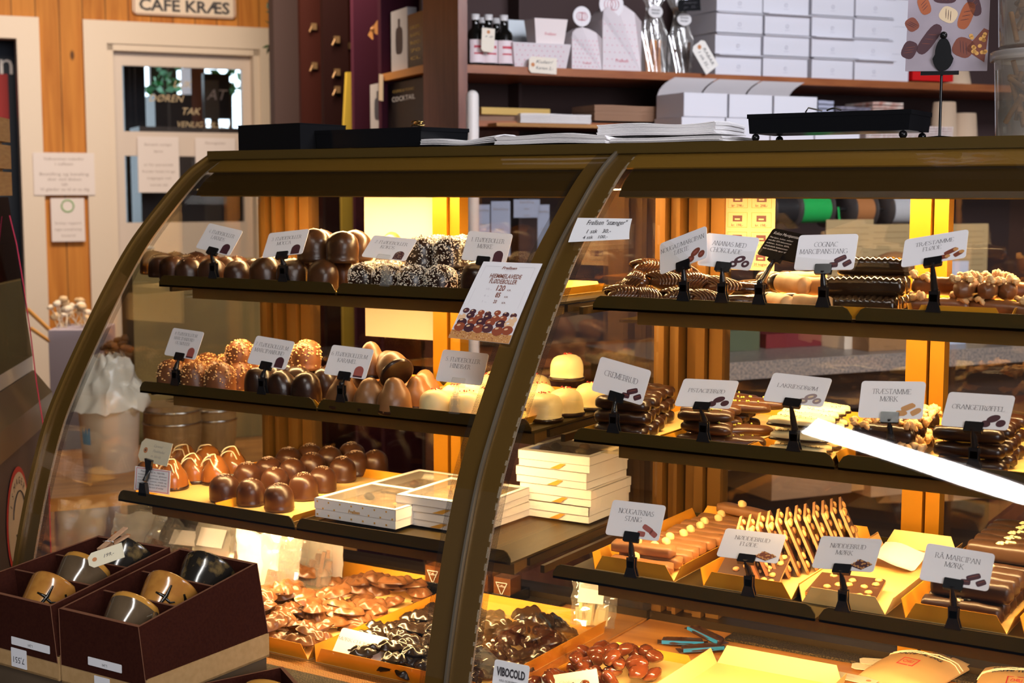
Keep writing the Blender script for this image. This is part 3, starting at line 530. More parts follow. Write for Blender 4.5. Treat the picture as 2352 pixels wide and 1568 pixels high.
def slab(i, c):
    mb = MB(); P_ = [(x, 0, z+.036) for x, z in rrect(.088, .072, .006)]; mb.prism(P_, (0, .0035, 0)); mb.m = [0, 0]+[1]*len(P_)
    nb = MB(); g = random.Random(i)
    for ix in range(6):
        for iz in range(5):
            if g.random() < .42: nb.ball((-.034+ix*.0136+g.uniform(-.003, .003), -.001, 0.008+iz*.014+g.uniform(-.003, .003)), .0050, 8, sc_=(1, .55, 1), wob=.2, seed=ix)
    return [('', mb.mesh('hazelnut_slab', [c, mat('slab_edge', (.45, .22, .09), .5)])), ('hazelnuts', nb.mesh('hazelnuts', mat('roast_hazelnut', (.62, .32, .10), .45, bump=.3)))]
p_slab = protos('hazelnut_slab', lambda i: slab(i, mat('slab_milk', (.15, .055, .020), .35)), 2); p_slabd = protos('hazelnut_slab', lambda i: slab(i+5, mat('slab_dark', (.06, .025, .012), .35)), 1)
def frog(i, m):
    def h(x, y): # x along, y across, unit
        e = max(0, 1-(x*x*.92+y*y*.95)); z = .35*e**.35
        for cx, cy, r, a in ((0, 0, .42, .5), (.62, 0, .26, .55), (-.45, .48, .26, .5), (-.45, -.48, .26, .5), (.28, .62, .2, .32), (.28, -.62, .2, .32), (.78, .2, .1, .25), (.78, -.2, .1, .25), (-.78, .4, .16, .2), (-.78, -.4, .16, .2)):
            z += a*math.exp(-((x-cx)**2+(y-cy)**2)/(r*r))*.9
        return z*min(1, e*4)
    mb = MB(); mb.grid(lambda a, b: Vector(((2*a-1)*math.sqrt(1-(2*b-1)**2*.4)*.024, (2*b-1)*math.sqrt(1-(2*a-1)**2*.35)*.0155, .014*h((2*a-1)*math.sqrt(1-(2*b-1)**2*.5), (2*b-1)*math.sqrt(1-(2*a-1)**2*.5)))), 22, 16)
    mb.prism([Vector((math.cos(t)*.0225, math.sin(t)*.0145, -.0015)) for t in [2*PI*k/20 for k in range(20)]], (0, 0, .003), smooth=True)
    return [('', mb.mesh('chocolate_frog', m))]
FM = mat('frog_milk', (.15, .060, .022), .30, bump=.04, coat=.1); FD = mat('frog_dark', (.018, .010, .006), .24, bump=.05, coat=.25)
p_frm = protos('chocolate_frog', lambda i: frog(i, FM), 1); p_frd = protos('chocolate_frog', lambda i: frog(i, FD), 1)
def heart(i):
    mb = MB(); mb.ball((0, 0, .0085), .0125, 16, sc_=(1.15, .85, .68), wob=.35, seed=i*3.)
    return [('', mb.mesh('chocolate_almond', GLOSSM))]
p_alm = protos('chocolate_almond', heart, 3)
def bars(pro_, items, desc, cat, group):
    """items: (X, Y, z, rz, place words)"""
    for k, it in enumerate(items):
        X, Y, z, rz, wd = it[:5]; put(pro_[k % len(pro_)], TRS((X, Y, z), (R_.uniform(-.03, .03), R_.uniform(-.03, .03), rz), R_.uniform(.97, 1.03)), f'{desc}, {wd}', cat, group)
X1 = lambda u, Y: atY(u, 600, Y).x
LV = ['bottom layer', 'second layer', 'third layer', 'top layer']
it = [(X1(u, Y), Y, Z1+z, rz, w_) for u, Y, z, rz, w_ in ((1432, 1.635, 0, .3, 'front corner'), (1495, 1.635, 0, -.2, 'second in front row'), (1560, 1.635, 0, .1, 'third in front row'), (1625, 1.635, 0, .3, 'fourth in front row'), (1462, 1.672, .017, -.5, 'stacked by the card stand'), (1530, 1.68, .018, .2, 'stacked behind the marzipan tart card'), (1595, 1.68, .018, -.1, 'stacked left of centre'), (1655, 1.68, .014, .4, 'stacked by the pineapple card'), (1490, 1.73, .030, .3, 'highest in rear row'), (1560, 1.73, .030, -.3, 'second in rear row'), (1450, 1.73, 0, 0, 'rear row near the divider'), (1620, 1.73, .012, .5, 'rear row near the rings'))]
bars(p_swirl, it, 'glossy swirled nougat tart', 'chocolate', 'swirled nougat tarts on the top shelf')
it = [(X1(u, Y), Y, Z1+z, rz, w_) for u, Y, z, rz, w_ in ((1700, 1.64, 0, .1, 'front row beside the marzipan rolls'), (1745, 1.665, .0, .6, 'second row'), (1700, 1.70, .012, .4, 'upper row behind the pineapple card'), (1735, 1.735, .012, .2, 'rear row'))]
bars(p_ell, it, 'glossy dark chocolate covered pineapple piece', 'chocolate', 'pineapple pieces on the top shelf')
it = [(X1(u, Y), Y, Z1+z, rz, w_) for u, Y, z, rz, w_ in ((1790, 1.640, 0, 2.4, 'front row beside the black card'), (1862, 1.630, 0, 2.9, 'lowest in front of the brandy bars'), (1818, 1.685, .020, 2.6, 'upper layer under the black card'), (1868, 1.690, .018, 2.9, 'upper layer beside the brandy bars'), (1795, 1.735, .02, 2.8, 'rear layer'), (1850, 1.745, .022, 3., 'top of rear layer'))]
bars(p_roll, it, 'pale marzipan roll with dark end', 'marzipan roll', 'marzipan rolls on the top shelf')
it = [(X1(u, Y), Y, Z1+z, 0.02, w_) for u, Y, z, w_ in ((1972, 1.640, 0, 'front row lower layer'), (1985, 1.668, 0, 'second row lower layer'), (1996, 1.70, 0, 'third row lower layer'), (2008, 1.73, 0, 'rear row lower layer'), (1988, 1.654, .022, 'front row upper layer'), (2002, 1.684, .022, 'second row upper layer'), (2012, 1.70, .044, 'highest of the stack'))]
bars(p_cog, it, 'long dark brandy marzipan bar', 'marzipan bar', 'brandy marzipan bars on the top shelf')
it = [(X1(u, Y), Y, Z1+z, rz, w_) for u, Y, z, rz, w_ in ((2160, 1.64, .004, .05, 'front row by the card stand'), (2300, 1.64, .004, -.15, 'front row at the far tray end'), (2240, 1.675, .004, 1.4, 'second row pointing forward'), (2170, 1.67, .026, .1, 'upper layer behind the card'), (2232, 1.655, .026, 1.5, 'upper layer, first pointing forward'), (2275, 1.665, .026, 1.7, 'upper layer, second pointing forward'), (2315, 1.685, .024, 1.8, 'upper layer, third pointing forward'), (2330, 1.72, .02, .3, 'rear of the tray'))]
bars(p_traf, it, 'milk chocolate log with walnut ends', 'walnut log', 'milk walnut logs on the top shelf')
def pile(u0, us, Y0, dy, nY, nL, z, lh, jit=.08, rz=0.):
    out = []; Ln = ['bottom', 'middle', 'upper', 'top']
    for l in range(nL):
        for j in range(nY):
            for i, u in enumerate(us):
                Y = Y0+j*dy+l*.004; rw = 'front' if j == 0 else ('rear' if j == nY-1 else ORD[j])
                out.append((X1(u+j*13, Y)+R_.uniform(-.004, .004), Y, z+l*lh, rz+R_.uniform(-jit, jit), f'{rw} row, {Ln[l]} layer'+(f', {ORD[i]} from the left' if len(us) > 1 else '')))
    return out
bars(p_crem, pile(0, [1437], 1.590, .034, 5, 3, Z2, .0165, .12), 'rippled dark cream bar', 'chocolate bar', 'dark cream bars on the middle shelf')
bars(p_pist, pile(0, [1622], 1.590, .031, 6, 3, Z2, .0145, .25), 'dark pistachio bar', 'chocolate bar', 'pistachio bars on the middle shelf')
bars(p_pist, [(X1(1700, 1.60), 1.60, Z2, .45, 'lying askew at the front beside the white bars'), (X1(1720, 1.65), 1.65, Z2+.006, .8, 'askew in the second row by the white bars'), (X1(1712, 1.68), 1.68, Z2+.030, .5, 'askew high in the pile'), (X1(1745, 1.72), 1.72, Z2+.03, .3, 'askew at the rear of the pile')], 'dark pistachio bar', 'chocolate bar', 'pistachio bars on the middle shelf')
bars(p_lakr, pile(0, [1845], 1.590, .033, 5, 3, Z2, .0165, .08, -.05), 'white liquorice bar on a dark base', 'chocolate bar', 'white liquorice bars on the middle shelf')
bars(p_tram, pile(0, [2045], 1.592, .033, 5, 2, Z2, .024, .1), 'dark chocolate log with walnut ends', 'walnut log', 'dark walnut logs on the middle shelf')
bars(p_oran, pile(0, [2245], 1.590, .031, 5, 3, Z2, .017, .06), 'dark orange truffle bar with peel', 'chocolate bar', 'orange truffle bars on the middle shelf')
# bottom shelf of the bar case
for k in range(11):
    Y = 1.578+k*.0265; put(p_nstk[k % 2], TRS((-.793+R_.uniform(-.003, .003), Y, Z3+(.003 if k else 0)), (0, 0, R_.uniform(-.04, .04))), f'milk nougat bar with hazelnut, {ORD[k]} from the front of the gold tray', 'nougat bar', 'nougat bars in the gold tray')
put(p_nstk[0], TRS((-.800, 1.597, Z3+.016), (0, 0, .08)), 'milk nougat bar lying across the front ones beside the card stand', 'nougat bar', 'nougat bars in the gold tray')
put(p_nstk[1], TRS((-.775, 1.862, Z3+.016), (0, 0, -.3)), 'milk nougat bar lying on top at the back of the gold tray', 'nougat bar', 'nougat bars in the gold tray')
for k in range(12):
    put(p_slab[k % 2], TRS((-.650+.0062*k, 1.630+.0160*k, Z3+.002), (-.42, 0, PI/2+.34)), f'milk hazelnut slab standing on edge, {ORD[k]} from the near end', 'hazelnut slab', 'hazelnut slabs standing in the gold tray')
put(p_slabd[0], TRS((-.655, 1.585, Z3+.004), (-1.2, 0, .1), .9), 'dark hazelnut slab lying in front of the standing milk slabs', 'hazelnut slab', 'dark hazelnut slabs lying flat')
put(p_slabd[0], TRS((-.535, 1.578, Z3+.006), (-1.45, 0, .12), .95), 'lone dark hazelnut slab lying at the front of the nearly empty tray', 'hazelnut slab', 'dark hazelnut slabs lying flat')
for k in range(9):
    Y = 1.582+k*.030
    put(p_ramc[k % 2], TRS((-.395, Y, Z3), (0, 0, R_.uniform(-.03, .03))), f'matt dark marzipan bar, bottom layer, {ORD[k]} from the front', 'marzipan bar', 'raw marzipan bars on the bottom shelf')
    if k < 8: put(p_ramc[(k+1) % 2], TRS((-.388, Y+.012, Z3+.0225), (0, 0, R_.uniform(-.04, .04))), f'matt dark marzipan bar, second layer, {ORD[k]} from the front', 'marzipan bar', 'raw marzipan bars on the bottom shelf')
    if 2 < k < 8: put(p_ramc[k % 2], TRS((-.372, Y+.014, Z3+.045), (0, 0, R_.uniform(-.05, .05))), f'matt dark marzipan bar, top layer, {ORD[k-3]} from the front', 'marzipan bar', 'raw marzipan bars on the bottom shelf')
# heaps on the deck
def heap(pro_, n, x0, x1, y0, y1, z, hmax, label, cat, group, s=1., rzs=(0, 6.3), cx=None, cy=None, tilt=.35):
    g = random.Random(n); cx = cx or (x0+x1)/2; cy = cy or (y0+y1)/2; P = []
    for k in range(n*6):
        if len(P) >= n: break
        x, y = g.uniform(x0, x1), g.uniform(y0, y1); e = 1-max(abs(x-cx)/(x1-x0)*2, abs(y-cy)/(y1-y0)*2)**2*.8; top = z
        for px, py, pz in P:
            d = math.hypot(px-x, (py-y))
            if d < .026*s: top = max(top, pz+.0105*s*(1-d/(.05*s)))
        if top > z+hmax*max(.25, e): continue
        P.append((x, y, top))
    for k, (x, y, zz) in enumerate(P):
        put(pro_[k % len(pro_)], TRS((x, y, zz), (g.uniform(-tilt, tilt), g.uniform(-tilt, tilt), g.uniform(*rzs)), s*g.uniform(.92, 1.05)), label, cat, group)
heap(p_frm, 110, -1.52, -1.275, 1.50, 1.80, .656, .055, 'milk chocolate frog in the loose heap left of the dark frogs', 'chocolate frog', 'milk chocolate frogs heaped in the tray', rzs=(-.6, 1.2))
heap(p_frd, 105, -1.235, -.985, 1.485, 1.75, .656, .060, 'dark chocolate frog in the loose heap beside the case post', 'chocolate frog', 'dark chocolate frogs heaped in the tray', rzs=(-.6, 1.2))
heap(p_alm, 44, -.925, -.805, 1.50, 1.715, .654, .030, 'glossy chocolate covered almond in the heap on the deck', 'chocolate almond', 'chocolate almonds heaped on the deck', s=1.0, tilt=.6)
# ================================================================ GOLD TRAYS
def gold_tray(x0, x1, y0, y1, z, label, h=.017, fl=.007, fh=None, group='gold cardboard trays', mt=None, rz=0.):
    t = .0008; mb = MB(); fh = fh or h; c = .012
    mb.box((x0, y0, z), (x1, y1, z+t), 1)
    mb.prism([(x0+.001, y0, z+t), (x1-.001, y0, z+t), (x1-c, y0-.002, z+fh), (x0+c, y0-.002, z+fh)], (0, t, 0))
    mb.prism([(x0+.001, y1, z+t), (x1-.001, y1, z+t), (x1-c, y1+fl, z+h*1.15), (x0+c, y1+fl, z+h*1.15)], (0, t, 0))
    mb.prism([(x0, y0, z+t), (x0, y1, z+t), (x0-fl, y1-c*.5, z+h), (x0-fl, y0+c*.5, z+h)], (t, 0, 0))
    mb.prism([(x1, y0, z+t), (x1, y1, z+t), (x1+fl, y1-c*.5, z+h), (x1+fl, y0+c*.5, z+h)], (-t, 0, 0))
    return solo('gold_tray', mb, [mt or GOLD, GOLDIN], label, 'tray', group=group)
zt = .0
def tray_x(u0, u1, Y): return X1(u0, Y), X1(u1, Y)
for u0, u1, Y, z, lb, hh in ((408, 578, 1.632, 1.1492, 'gold tray under the liquorice domes', .012), (590, 775, 1.632, 1.1492, 'gold tray under the mocha domes', .012), (800, 1066, 1.632, 1.1492, 'gold tray under the coconut domes', .012), (1078, 1190, 1.632, 1.1492, 'gold tray under the plain dark domes', .012),
        (366, 528, 1.586, .9842, 'gold tray under the nut sprinkled domes', .012), (545, 735, 1.586, .9842, 'gold tray under the dark marzipan domes', .012), (755, 945, 1.586, .9842, 'gold tray under the caramel domes', .012), (962, 1180, 1.586, .9842, 'gold tray under the white raspberry domes', .012),
        (1395, 1665, 1.612, 1.1492, 'gold tray under the swirled nougat tarts', .010), (1680, 1885, 1.612, 1.1492, 'gold tray under the marzipan rolls', .012), (1896, 2060, 1.612, 1.1492, 'gold tray under the brandy bars', .015), (2096, 2318, 1.6095, 1.1492, 'gold tray holding the milk walnut logs', .021),
        (1350, 1506, 1.565, .9842, 'gold tray under the dark cream bars', .014), (1530, 1705, 1.565, .9842, 'gold tray under the pistachio bars', .012), (1735, 1915, 1.565, .9842, 'gold tray under the white liquorice bars', .012), (1940, 2150, 1.565, .9842, 'gold tray under the dark walnut logs', .014), (2170, 2380, 1.565, .9842, 'gold tray under the orange truffle bars', .012)):
    a, b = tray_x(u0, u1, Y); gold_tray(a, b, Y, 1.87, z, lb, hh)
gold_tray(-1.655, -1.50, 1.540, 1.86, .8192, 'gold tray under the drizzled domes', .012); gold_tray(-1.485, -1.345, 1.540, 1.86, .8192, 'gold tray under the sprinkled dark domes', .012)
gold_tray(-.849, -.737, 1.512+.045, 1.870, .8192, 'gold tray filled with nougat bars', .020); gold_tray(-.700, -.586, 1.560, 1.865, .8192, 'gold tray filled with standing hazelnut slabs', .020)
gold_tray(-.574, -.474, 1.560, 1.870, .8192, 'nearly empty gold tray with one dark slab and a paper slip', .020, mt=GOLDIN); gold_tray(-.452, -.340, 1.560, 1.875, .8192, 'gold tray filled with raw marzipan bars', .020); gold_tray(-.322, -.21, 1.560, 1.875, .8192, 'gold tray at the far end of the bottom shelf', .020)
gold_tray(-1.54, -1.255, 1.475, 1.835, .6505, 'large gold tray under the milk chocolate frogs', .022); gold_tray(-1.242, -.965, 1.475, 1.80, .6505, 'large gold tray under the dark chocolate frogs', .022)
gold_tray(-.770, -.590, 1.50, 1.765, .6505, 'empty pale gold tray on the wooden deck', .022, mt=GOLDIN)
gold_tray(-.925, -.79, 1.49, 1.735, .6505, 'orange gold tray under the chocolate almonds', .010)
mb = MB(); mb.grid(lambda a, b: Vector((-.568+a*.062+b*.012, 1.745+b*.075-a*.02, .8225+.014*abs(b-.45)*2+.003*math.sin(a*5))), 8, 8); mb2 = MB(); mb2.prism([mb.v[0], mb.v[8], mb.v[80], mb.v[72]], (0, 0, .0003))
solo('paper_slip', mb, PAPER, 'curled white paper slip lying in the nearly empty gold tray', 'paper')
# ================================================================ PRICE CARDS
PMAT = {'d': mat('print_dark', (.07, .02, .03), .5), 'm': mat('print_brown', (.22, .055, .03), .5), 'r': mat('print_red', (.38, .10, .08), .5), 't': mat('print_tan', (.62, .30, .10), .5), 'w': mat('print_cream', (.80, .62, .40), .5), 'k': mat('print_kokos', (.35, .26, .26), .5)}
PK = list('dmrtwk')
CL = {
 'L4': [(-1.5609, 1.6388, 1.2228, 0.0978, 0.5729, 0.1864, 0.0722, 0.0460), ['4. FLØDEBOLLER', 'LAKRIDS'], 'dome d', 'b', 0],
 'L3': [(-1.4263, 1.6393, 1.2192, 0.0573, 0.6298, -0.1303, 0.0725, 0.0453), ['3. FLØDEBOLLER', 'MOCCA'], 'dome d', 'b', 0],
 'L2': [(-1.2324, 1.6400, 1.2164, 0.2072, 0.8353, 0.1095, 0.0724, 0.0446), ['2. FLØDEBOLLER', 'KOKOS'], 'dome k', 'c', 0],
 'L1': [(-1.0668, 1.6424, 1.2214, 0.0687, 0.4155, 0.0547, 0.0709, 0.0432), ['1. FLØDEBOLLER', 'MØRKE'], 'dome d', 'b', 0],
 'L8': [(-1.6026, 1.5996, 1.0610, -0.0519, 0.4221, 0.0449, 0.0720, 0.0454), ['8. FLØDEBOLLER M.', 'MARCIPANBUND', 'OG NØDDER'], 'dome r', 'b', 1],
 'L7': [(-1.4246, 1.5999, 1.0578, 0.1019, 0.4769, 0.0923, 0.0719, 0.0452), ['7. FLØDEBOLLER M.', 'MARCIPANBUND'], 'dome d', 'b', 1],
 'L6': [(-1.2761, 1.5990, 1.0534, 0.1006, 0.4752, 0.0553, 0.0722, 0.0458), ['6. FLØDEBOLLER M.', 'KARAMEL'], 'dome r', 'b', 1],
 'L5': [(-1.0795, 1.5991, 1.0585, 0.1021, 0.4356, 0.0392, 0.0721, 0.0458), ['5. FLØDEBOLLER', 'HINDBÆR'], 'none', 'c', 1],
 'noug': [(-0.7603, 1.6198, 1.2243, -0.2798, 0.4201, -0.3717, 0.0725, 0.0448), ['NOUGAT/MARCIPAN', 'TÆRTE'], 'ovals m', 'b', 0],
 'anan': [(-0.7003, 1.6207, 1.2243, 0.0008, 0.4965, 0.0778, 0.0716, 0.0446), ['ANANAS MED', 'CHOKOLADE'], 'rings d', 'b', 0],
 'kokb': [(-0.6452, 1.6644, 1.2316, -0.4019, 0.6270, 0.1422, 0.0715, 0.0403), None, 'none', 'b', 0],
 'cogn': [(-0.5752, 1.6186, 1.2265, -0.0258, 0.4654, -0.0450, 0.0729, 0.0458), ['COGNAC', 'MARCIPANSTANG'], 'bars d', 'b', 0],
 'traf': [(-0.4482, 1.6196, 1.2336, -0.1785, 0.7897, -0.2579, 0.0729, 0.0448), ['TRÆSTAMME', 'FLØDE'], 'bars m', 'b', 0],
 'crem': [(-0.8201, 1.5704, 1.0620, 0.0807, 0.2141, 0.2011, 0.0717, 0.0448), ['CREMEBRUD'], 'bars d', 'b', 1],
 'pist': [(-0.7038, 1.5709, 1.0545, 0.0293, 0.8414, -0.0324, 0.0714, 0.0445), ['PISTACIEBRØD'], 'ovals d', 'b', 1],
 'lakr': [(-0.5885, 1.5702, 1.0679, 0.0948, 0.8721, 0.0605, 0.0713, 0.0453), ['LAKRIDSDRØM'], 'ovals k', 'b', 1],
 'tram': [(-0.4773, 1.5701, 1.0648, 0.0323, 0.5058, -0.0577, 0.0721, 0.0448), ['TRÆSTAMME', 'MØRK'], 'bars t', 'b', 1],
 'oran': [(-0.3823, 1.5703, 1.0600, -0.0703, 0.6991, -0.0265, 0.0724, 0.0445), ['ORANGETRØFFEL'], 'ovals d', 'b', 1],
 'nkna': [(-0.7725, 1.5200, 0.8999, 0.0135, 0.5133, -0.0099, 0.0720, 0.0450), ['NOUGATKNAS', 'STANG'], 'bars r', 'b', 2],
 'ndfl': [(-0.6217, 1.5196, 0.8887, 0.1213, 0.9780, 0.0179, 0.0725, 0.0450), ['NØDDEBRUD', 'FLØDE'], 'slab m', 'b', 2],
 'ndmo': [(-0.5077, 1.5200, 0.8947, -0.1407, 0.8487, -0.1243, 0.0720, 0.0450), ['NØDDEBRUD', 'MØRK'], 'slab d', 'b', 2],
 'rama': [(-0.3861, 1.5202, 0.8970, 0.1304, 0.7133, 0.0739, 0.0719, 0.0449), ['RÅ MARCIPAN', 'MØRK'], 'bars d', 'b', 2],
}
def card_T(p):
    x, y, z, yaw, tilt, roll, W, H = p
    Rm = Matrix.Rotation(yaw, 3, 'Z') @ Matrix.Rotation(-tilt, 3, 'X') @ Matrix.Rotation(roll, 3, 'Y'); o = Vector((x, y, z))
    return lambda a, b, c: o + Rm @ Vector((a, b, c))
def picture(mb, kind, c, W, H, T, b0):
    m = b0+PK.index(c)
    if kind == 'dome':
        cx, cz, r = W*.30, -H*.30, H*.17
        pts = [(cx-r, cz-r*1.0), (cx+r, cz-r*1.0), (cx+r, cz+r*.3)]+[(cx+r*math.cos(a), cz+r*.3+r*math.sin(a)*.9) for a in [PI*k/8 for k in range(1, 8)]]+[(cx-r, cz+r*.3)]
        if c == 'k': 
            mb.add([T(a, -.0005, b) for a, b in pts], [tuple(range(len(pts)))], b0)
            g = random.Random(2)
            for _ in range(40): blob(mb, cx+g.uniform(-.8, .8)*r, cz+g.uniform(-.9, 1.)*r, .0006, .0003, g.uniform(0, 3), b0+4, T, -.0007, 5)
        else: mb.add([T(a, -.0005, b) for a, b in pts], [tuple(range(len(pts)))], m)
        if c == 'r':
            mb.add([T(a, -.0007, b) for a, b in ((cx-r, cz-r), (cx+r, cz-r), (cx+r, cz-r*.7), (cx-r, cz-r*.7))], [(0, 1, 2, 3)], b0)
    elif kind in ('bars', 'ovals', 'rings'):
        sq = .45 if kind == 'bars' else 1.
        for cx, cz, a, L in ((.26, -.20, .45, .17), (.38, -.32, .55, .12), (.16, -.36, .05, .12)):
            blob(mb, W*cx, H*cz, W*L*.62, H*.075 if kind == 'bars' else H*.10, a if c != 'r' else -a, m, T, -.0005, 16, sq)
            if kind == 'ovals' and c != 'd': blob(mb, W*cx, H*cz, W*L*.3, H*.03, a, b0+(4 if c == 'k' else 2), T, -.0007, 10)
            if kind == 'rings': blob(mb, W*cx, H*cz, W*L*.25, H*.035, a, 0, T, -.0007, 10)
            if kind == 'bars' and c in 'mt': blob(mb, W*(cx+L*.5*math.cos(a)), H*(cz+.1*math.sin(a)), H*.07, H*.06, 0, b0+3, T, -.0007, 9)
            if kind == 'bars' and c == 'd': blob(mb, W*cx, H*cz+H*.02, W*L*.5, H*.012, a, b0+1, T, -.0007, 8)
    elif kind == 'slab':
        mb.add([T(W*a, -.0005, H*b) for a, b in ((.10, -.36), (.30, -.46), (.46, -.28), (.24, -.14))], [(0, 1, 2, 3)], m); g = random.Random(5)
        for _ in range(22):
            a, b = g.random(), g.random(); X = .10+.22*a+.13*b; Zc = -.36-.09*a+.20*b; blob(mb, W*X, H*Zc, .0013, .0011, 0, b0+3, T, -.0007, 7)
def stand(T, root, pc, px, py, zb, clear=False):
    """clip, joint and foot carrying a card whose plane map is pc"""
    m1 = CLR if clear else BLK; x, y, z, yaw, tilt, roll, W, H = px
    mb = MB(); dx = 0; mb.prism([pc(dx+a, -.0022, -H/2+.001+b) for a, b in rrect(.0205, .0125, .0014)], pc(0, .0045, 0)-pc(0, 0, 0)); cl = part('clip', mb, m1, root, True)
    c = pc(0, 0, -H/2-.004); f = Vector((c.x+.001, py, zb+.024)); mb = MB()
    mb.tube([c+Vector((0, 0, .003)), c, c.lerp(f, .5), f], [.0028, .0022, .0035, .0042], 10); mb.ball(f, .0045, 10); part('joint', mb, m1, root, True)
    mb = MB(); z0 = zb-.002
    for yy, k in ((py-.004, 1), (py+.004, -1)):
        mb.prism([(f.x-.0088, yy, z0), (f.x+.0088, yy, z0), (f.x+.0052, yy, z0+.012), (f.x+.0055, yy, z0+.024), (f.x-.0055, yy, z0+.024), (f.x-.0052, yy, z0+.012)], (0, .0022*k, 0))
    mb.box((f.x-.004, py-.004, z0+.012), (f.x+.004, py+.004, z0+.020)); part('foot', mb, m1, root, True)
pw = {'dome d': 'a dark dome picture', 'dome k': 'a coconut dome picture', 'dome r': 'a reddish dome picture', 'none': 'no visible picture'}
SHY = {0: (1.625, 1.578, 1.527), 1: (1.605, 1.557, 1.505)}; SHZ = (1.1645, .9995, .8345)
for k, (p, lines, pic, st, lv) in CL.items():
    T = card_T(p); W, H = p[6], p[7]; u = 0 if k[0] == 'L' and k[1:].isdigit() else 1; ys = SHY[u][lv]+.003; c = T(0, 0, -H/2)
    if lines is None: lb = 'black card with small white writing standing behind the brandy marzipan card'
    else: lb = f'white card reading {" ".join(lines)} on a {"clear" if st == "c" else "black"} clip stand'
    ro = thing('price_card', lb, 'price card', (c.x, ys, SHZ[lv]), group='price cards on clip stands')
    mb = MB(); mb.prism([T(a, -.0003, b) for a, b in rrect(W, H, .004)], T(0, .0006, 0)-T(0, 0, 0))
    mats = [CARD if lines else BLK, INK if lines else CARD]+[PMAT[q] for q in PK]
    if lines:
        h = .0058 if len(lines) < 3 else .0048; n = len(lines); z0 = {1: H*.02, 2: H*.155, 3: H*.27}[n]; cx = -.001 if k not in ('oran',) else 0
        if k in ('crem',): h = .0066
        for i, t in enumerate(lines): serif(mb, t, cx + (0 if n == 1 or i == 0 else -.002), z0-i*h*1.55, h, T, 1, wid=min(W*.93, serif_w(t)*h*1.17), off=-.0005)
        if pic != 'none': picture(mb, *pic.split(), W, H, T, 2)
    else:
        sans(mb, 'Kokos Marcipanstang', -.004, H*.30, .0042, T, 1, wid=W*.72, off=-.0005, shear=.25)
        for i, t in enumerate(('Marcipan, kokos, sukker', 'mandler 52% kakaomasse', 'sukker, kokos 50%,', 'chokolade kakaosmør', 'kan indeholde spor af')): sans(mb, t, -.010, H*.16-i*.0042, .0022, T, 1, wid=W*.6, off=-.0005)
    part('card', mb, mats, ro, True); stand(T, ro, T, p, ys, SHZ[lv], st == 'c')
# kraft tag and notice on the drizzle dome clip
def flat_card(name, p, lb, cat, fn, mats, r=.0005, group=None, poly=None):
    T = card_T(p); W, H = p[6], p[7]; mb = MB(); mb.prism([T(a, -.0002, b) for a, b in (poly or rrect(W, H, r))], T(0, .0005, 0)-T(0, 0, 0)); fn(mb, T, W, H)
    return mb, mats
def tagpoly(W, H, c=.25): return [(W/2, -H/2), (W/2, H/2), (-W/2+H*c, H/2), (-W/2, H/2-H*c), (-W/2, -H/2+H*c), (-W/2+H*c, -H/2)]
TAGM = mat('tag_cream', (.78, .70, .50), .7); RING = mat('tag_ring', (.55, .22, .08), .6); PENC = mat('pencil_grey', (.42, .38, .32), .7); REDP = mat('red_print', (.65, .03, .05), .5)
def tagfn(lines, h=.004, col=1, ring=True, sh=.3):
    def fn(mb, T, W, H):
        if ring: blob(mb, -W*.30, 0, H*.13, H*.13, 0, 2, T, -.0004, 16); blob(mb, -W*.30, 0, H*.045, H*.045, 0, 3, T, -.0006, 10)
        for i, (t, cx, z) in enumerate(lines): sans(mb, t, cx*W, z*H, h, T, col, shear=sh, off=-.0004)
    return fn
p = (-1.6290, 1.5574, 0.8938, -0.0777, 0.3429, 0.0277, 0.0721, 0.0360)
ro = thing('tag_stand', 'cream tag with brown ring above a red bordered notice on a clip', 'price tag', (-1.628, 1.531, .8345))
mb, mm = flat_card('tag', p, '', '', tagfn([('Caramel', .08, .20), ('Flødeboller', .14, -.02), ('m. lakrids', .08, -.25)], .0045), [TAGM, PENC, RING, INK], poly=tagpoly(p[6], p[7], .2)); part('tag', mb, mm, ro, True)
p2 = (-1.6253, 1.5471, 0.8511, 0.0780, 0.1053, 0.0174, 0.0716, 0.0370)
def notice(mb, T, W, H):
    for a, b, c, d in ((-.46, .44, .46, .46), (-.46, -.46, .46, -.44), (-.46, -.46, -.447, .46), (.447, -.46, .46, .46)): mb.add([T(a*W, -.0004, b*H), T(c*W, -.0004, b*H), T(c*W, -.0004, d*H), T(a*W, -.0004, d*H)], [(0, 1, 2, 3)], 2)
    for i, t in enumerate(('Flødebolle m. lakrids', 'Indeholder: sukker, glukose', 'lakrids, æggehvide, kakao', 'Chokolade: sukker, mælk og', 'kakaosmør, fløde, vand, vanilje', 'Kan indeholde spor af nødder')): sans(mb, t, 0, .30*H-i*.0046, .0022 if i else .003, T, 1, wid=W*(.66 if i in (0, 5) else .8), off=-.0004)
mb, mm = flat_card('n', p2, '', '', notice, [PAPER, INK, REDP]); part('notice', mb, mm, ro, True)
mb = MB(); mb.prism([(-1.632, 1.540, .868), (-1.622, 1.540, .868), (-1.618, 1.540, .884), (-1.634, 1.540, .886)], (0, .004, 0)); mb.tube([(-1.627, 1.541, .868), (-1.627, 1.538, .858), (-1.627, 1.533, .852)], .0042, 8); mb.prism([(-1.636, 1.527, .830), (-1.618, 1.527, .830), (-1.621, 1.527, .850), (-1.633, 1.527, .850)], (0, .007, 0)); part('clip', mb, BLK, ro, True)
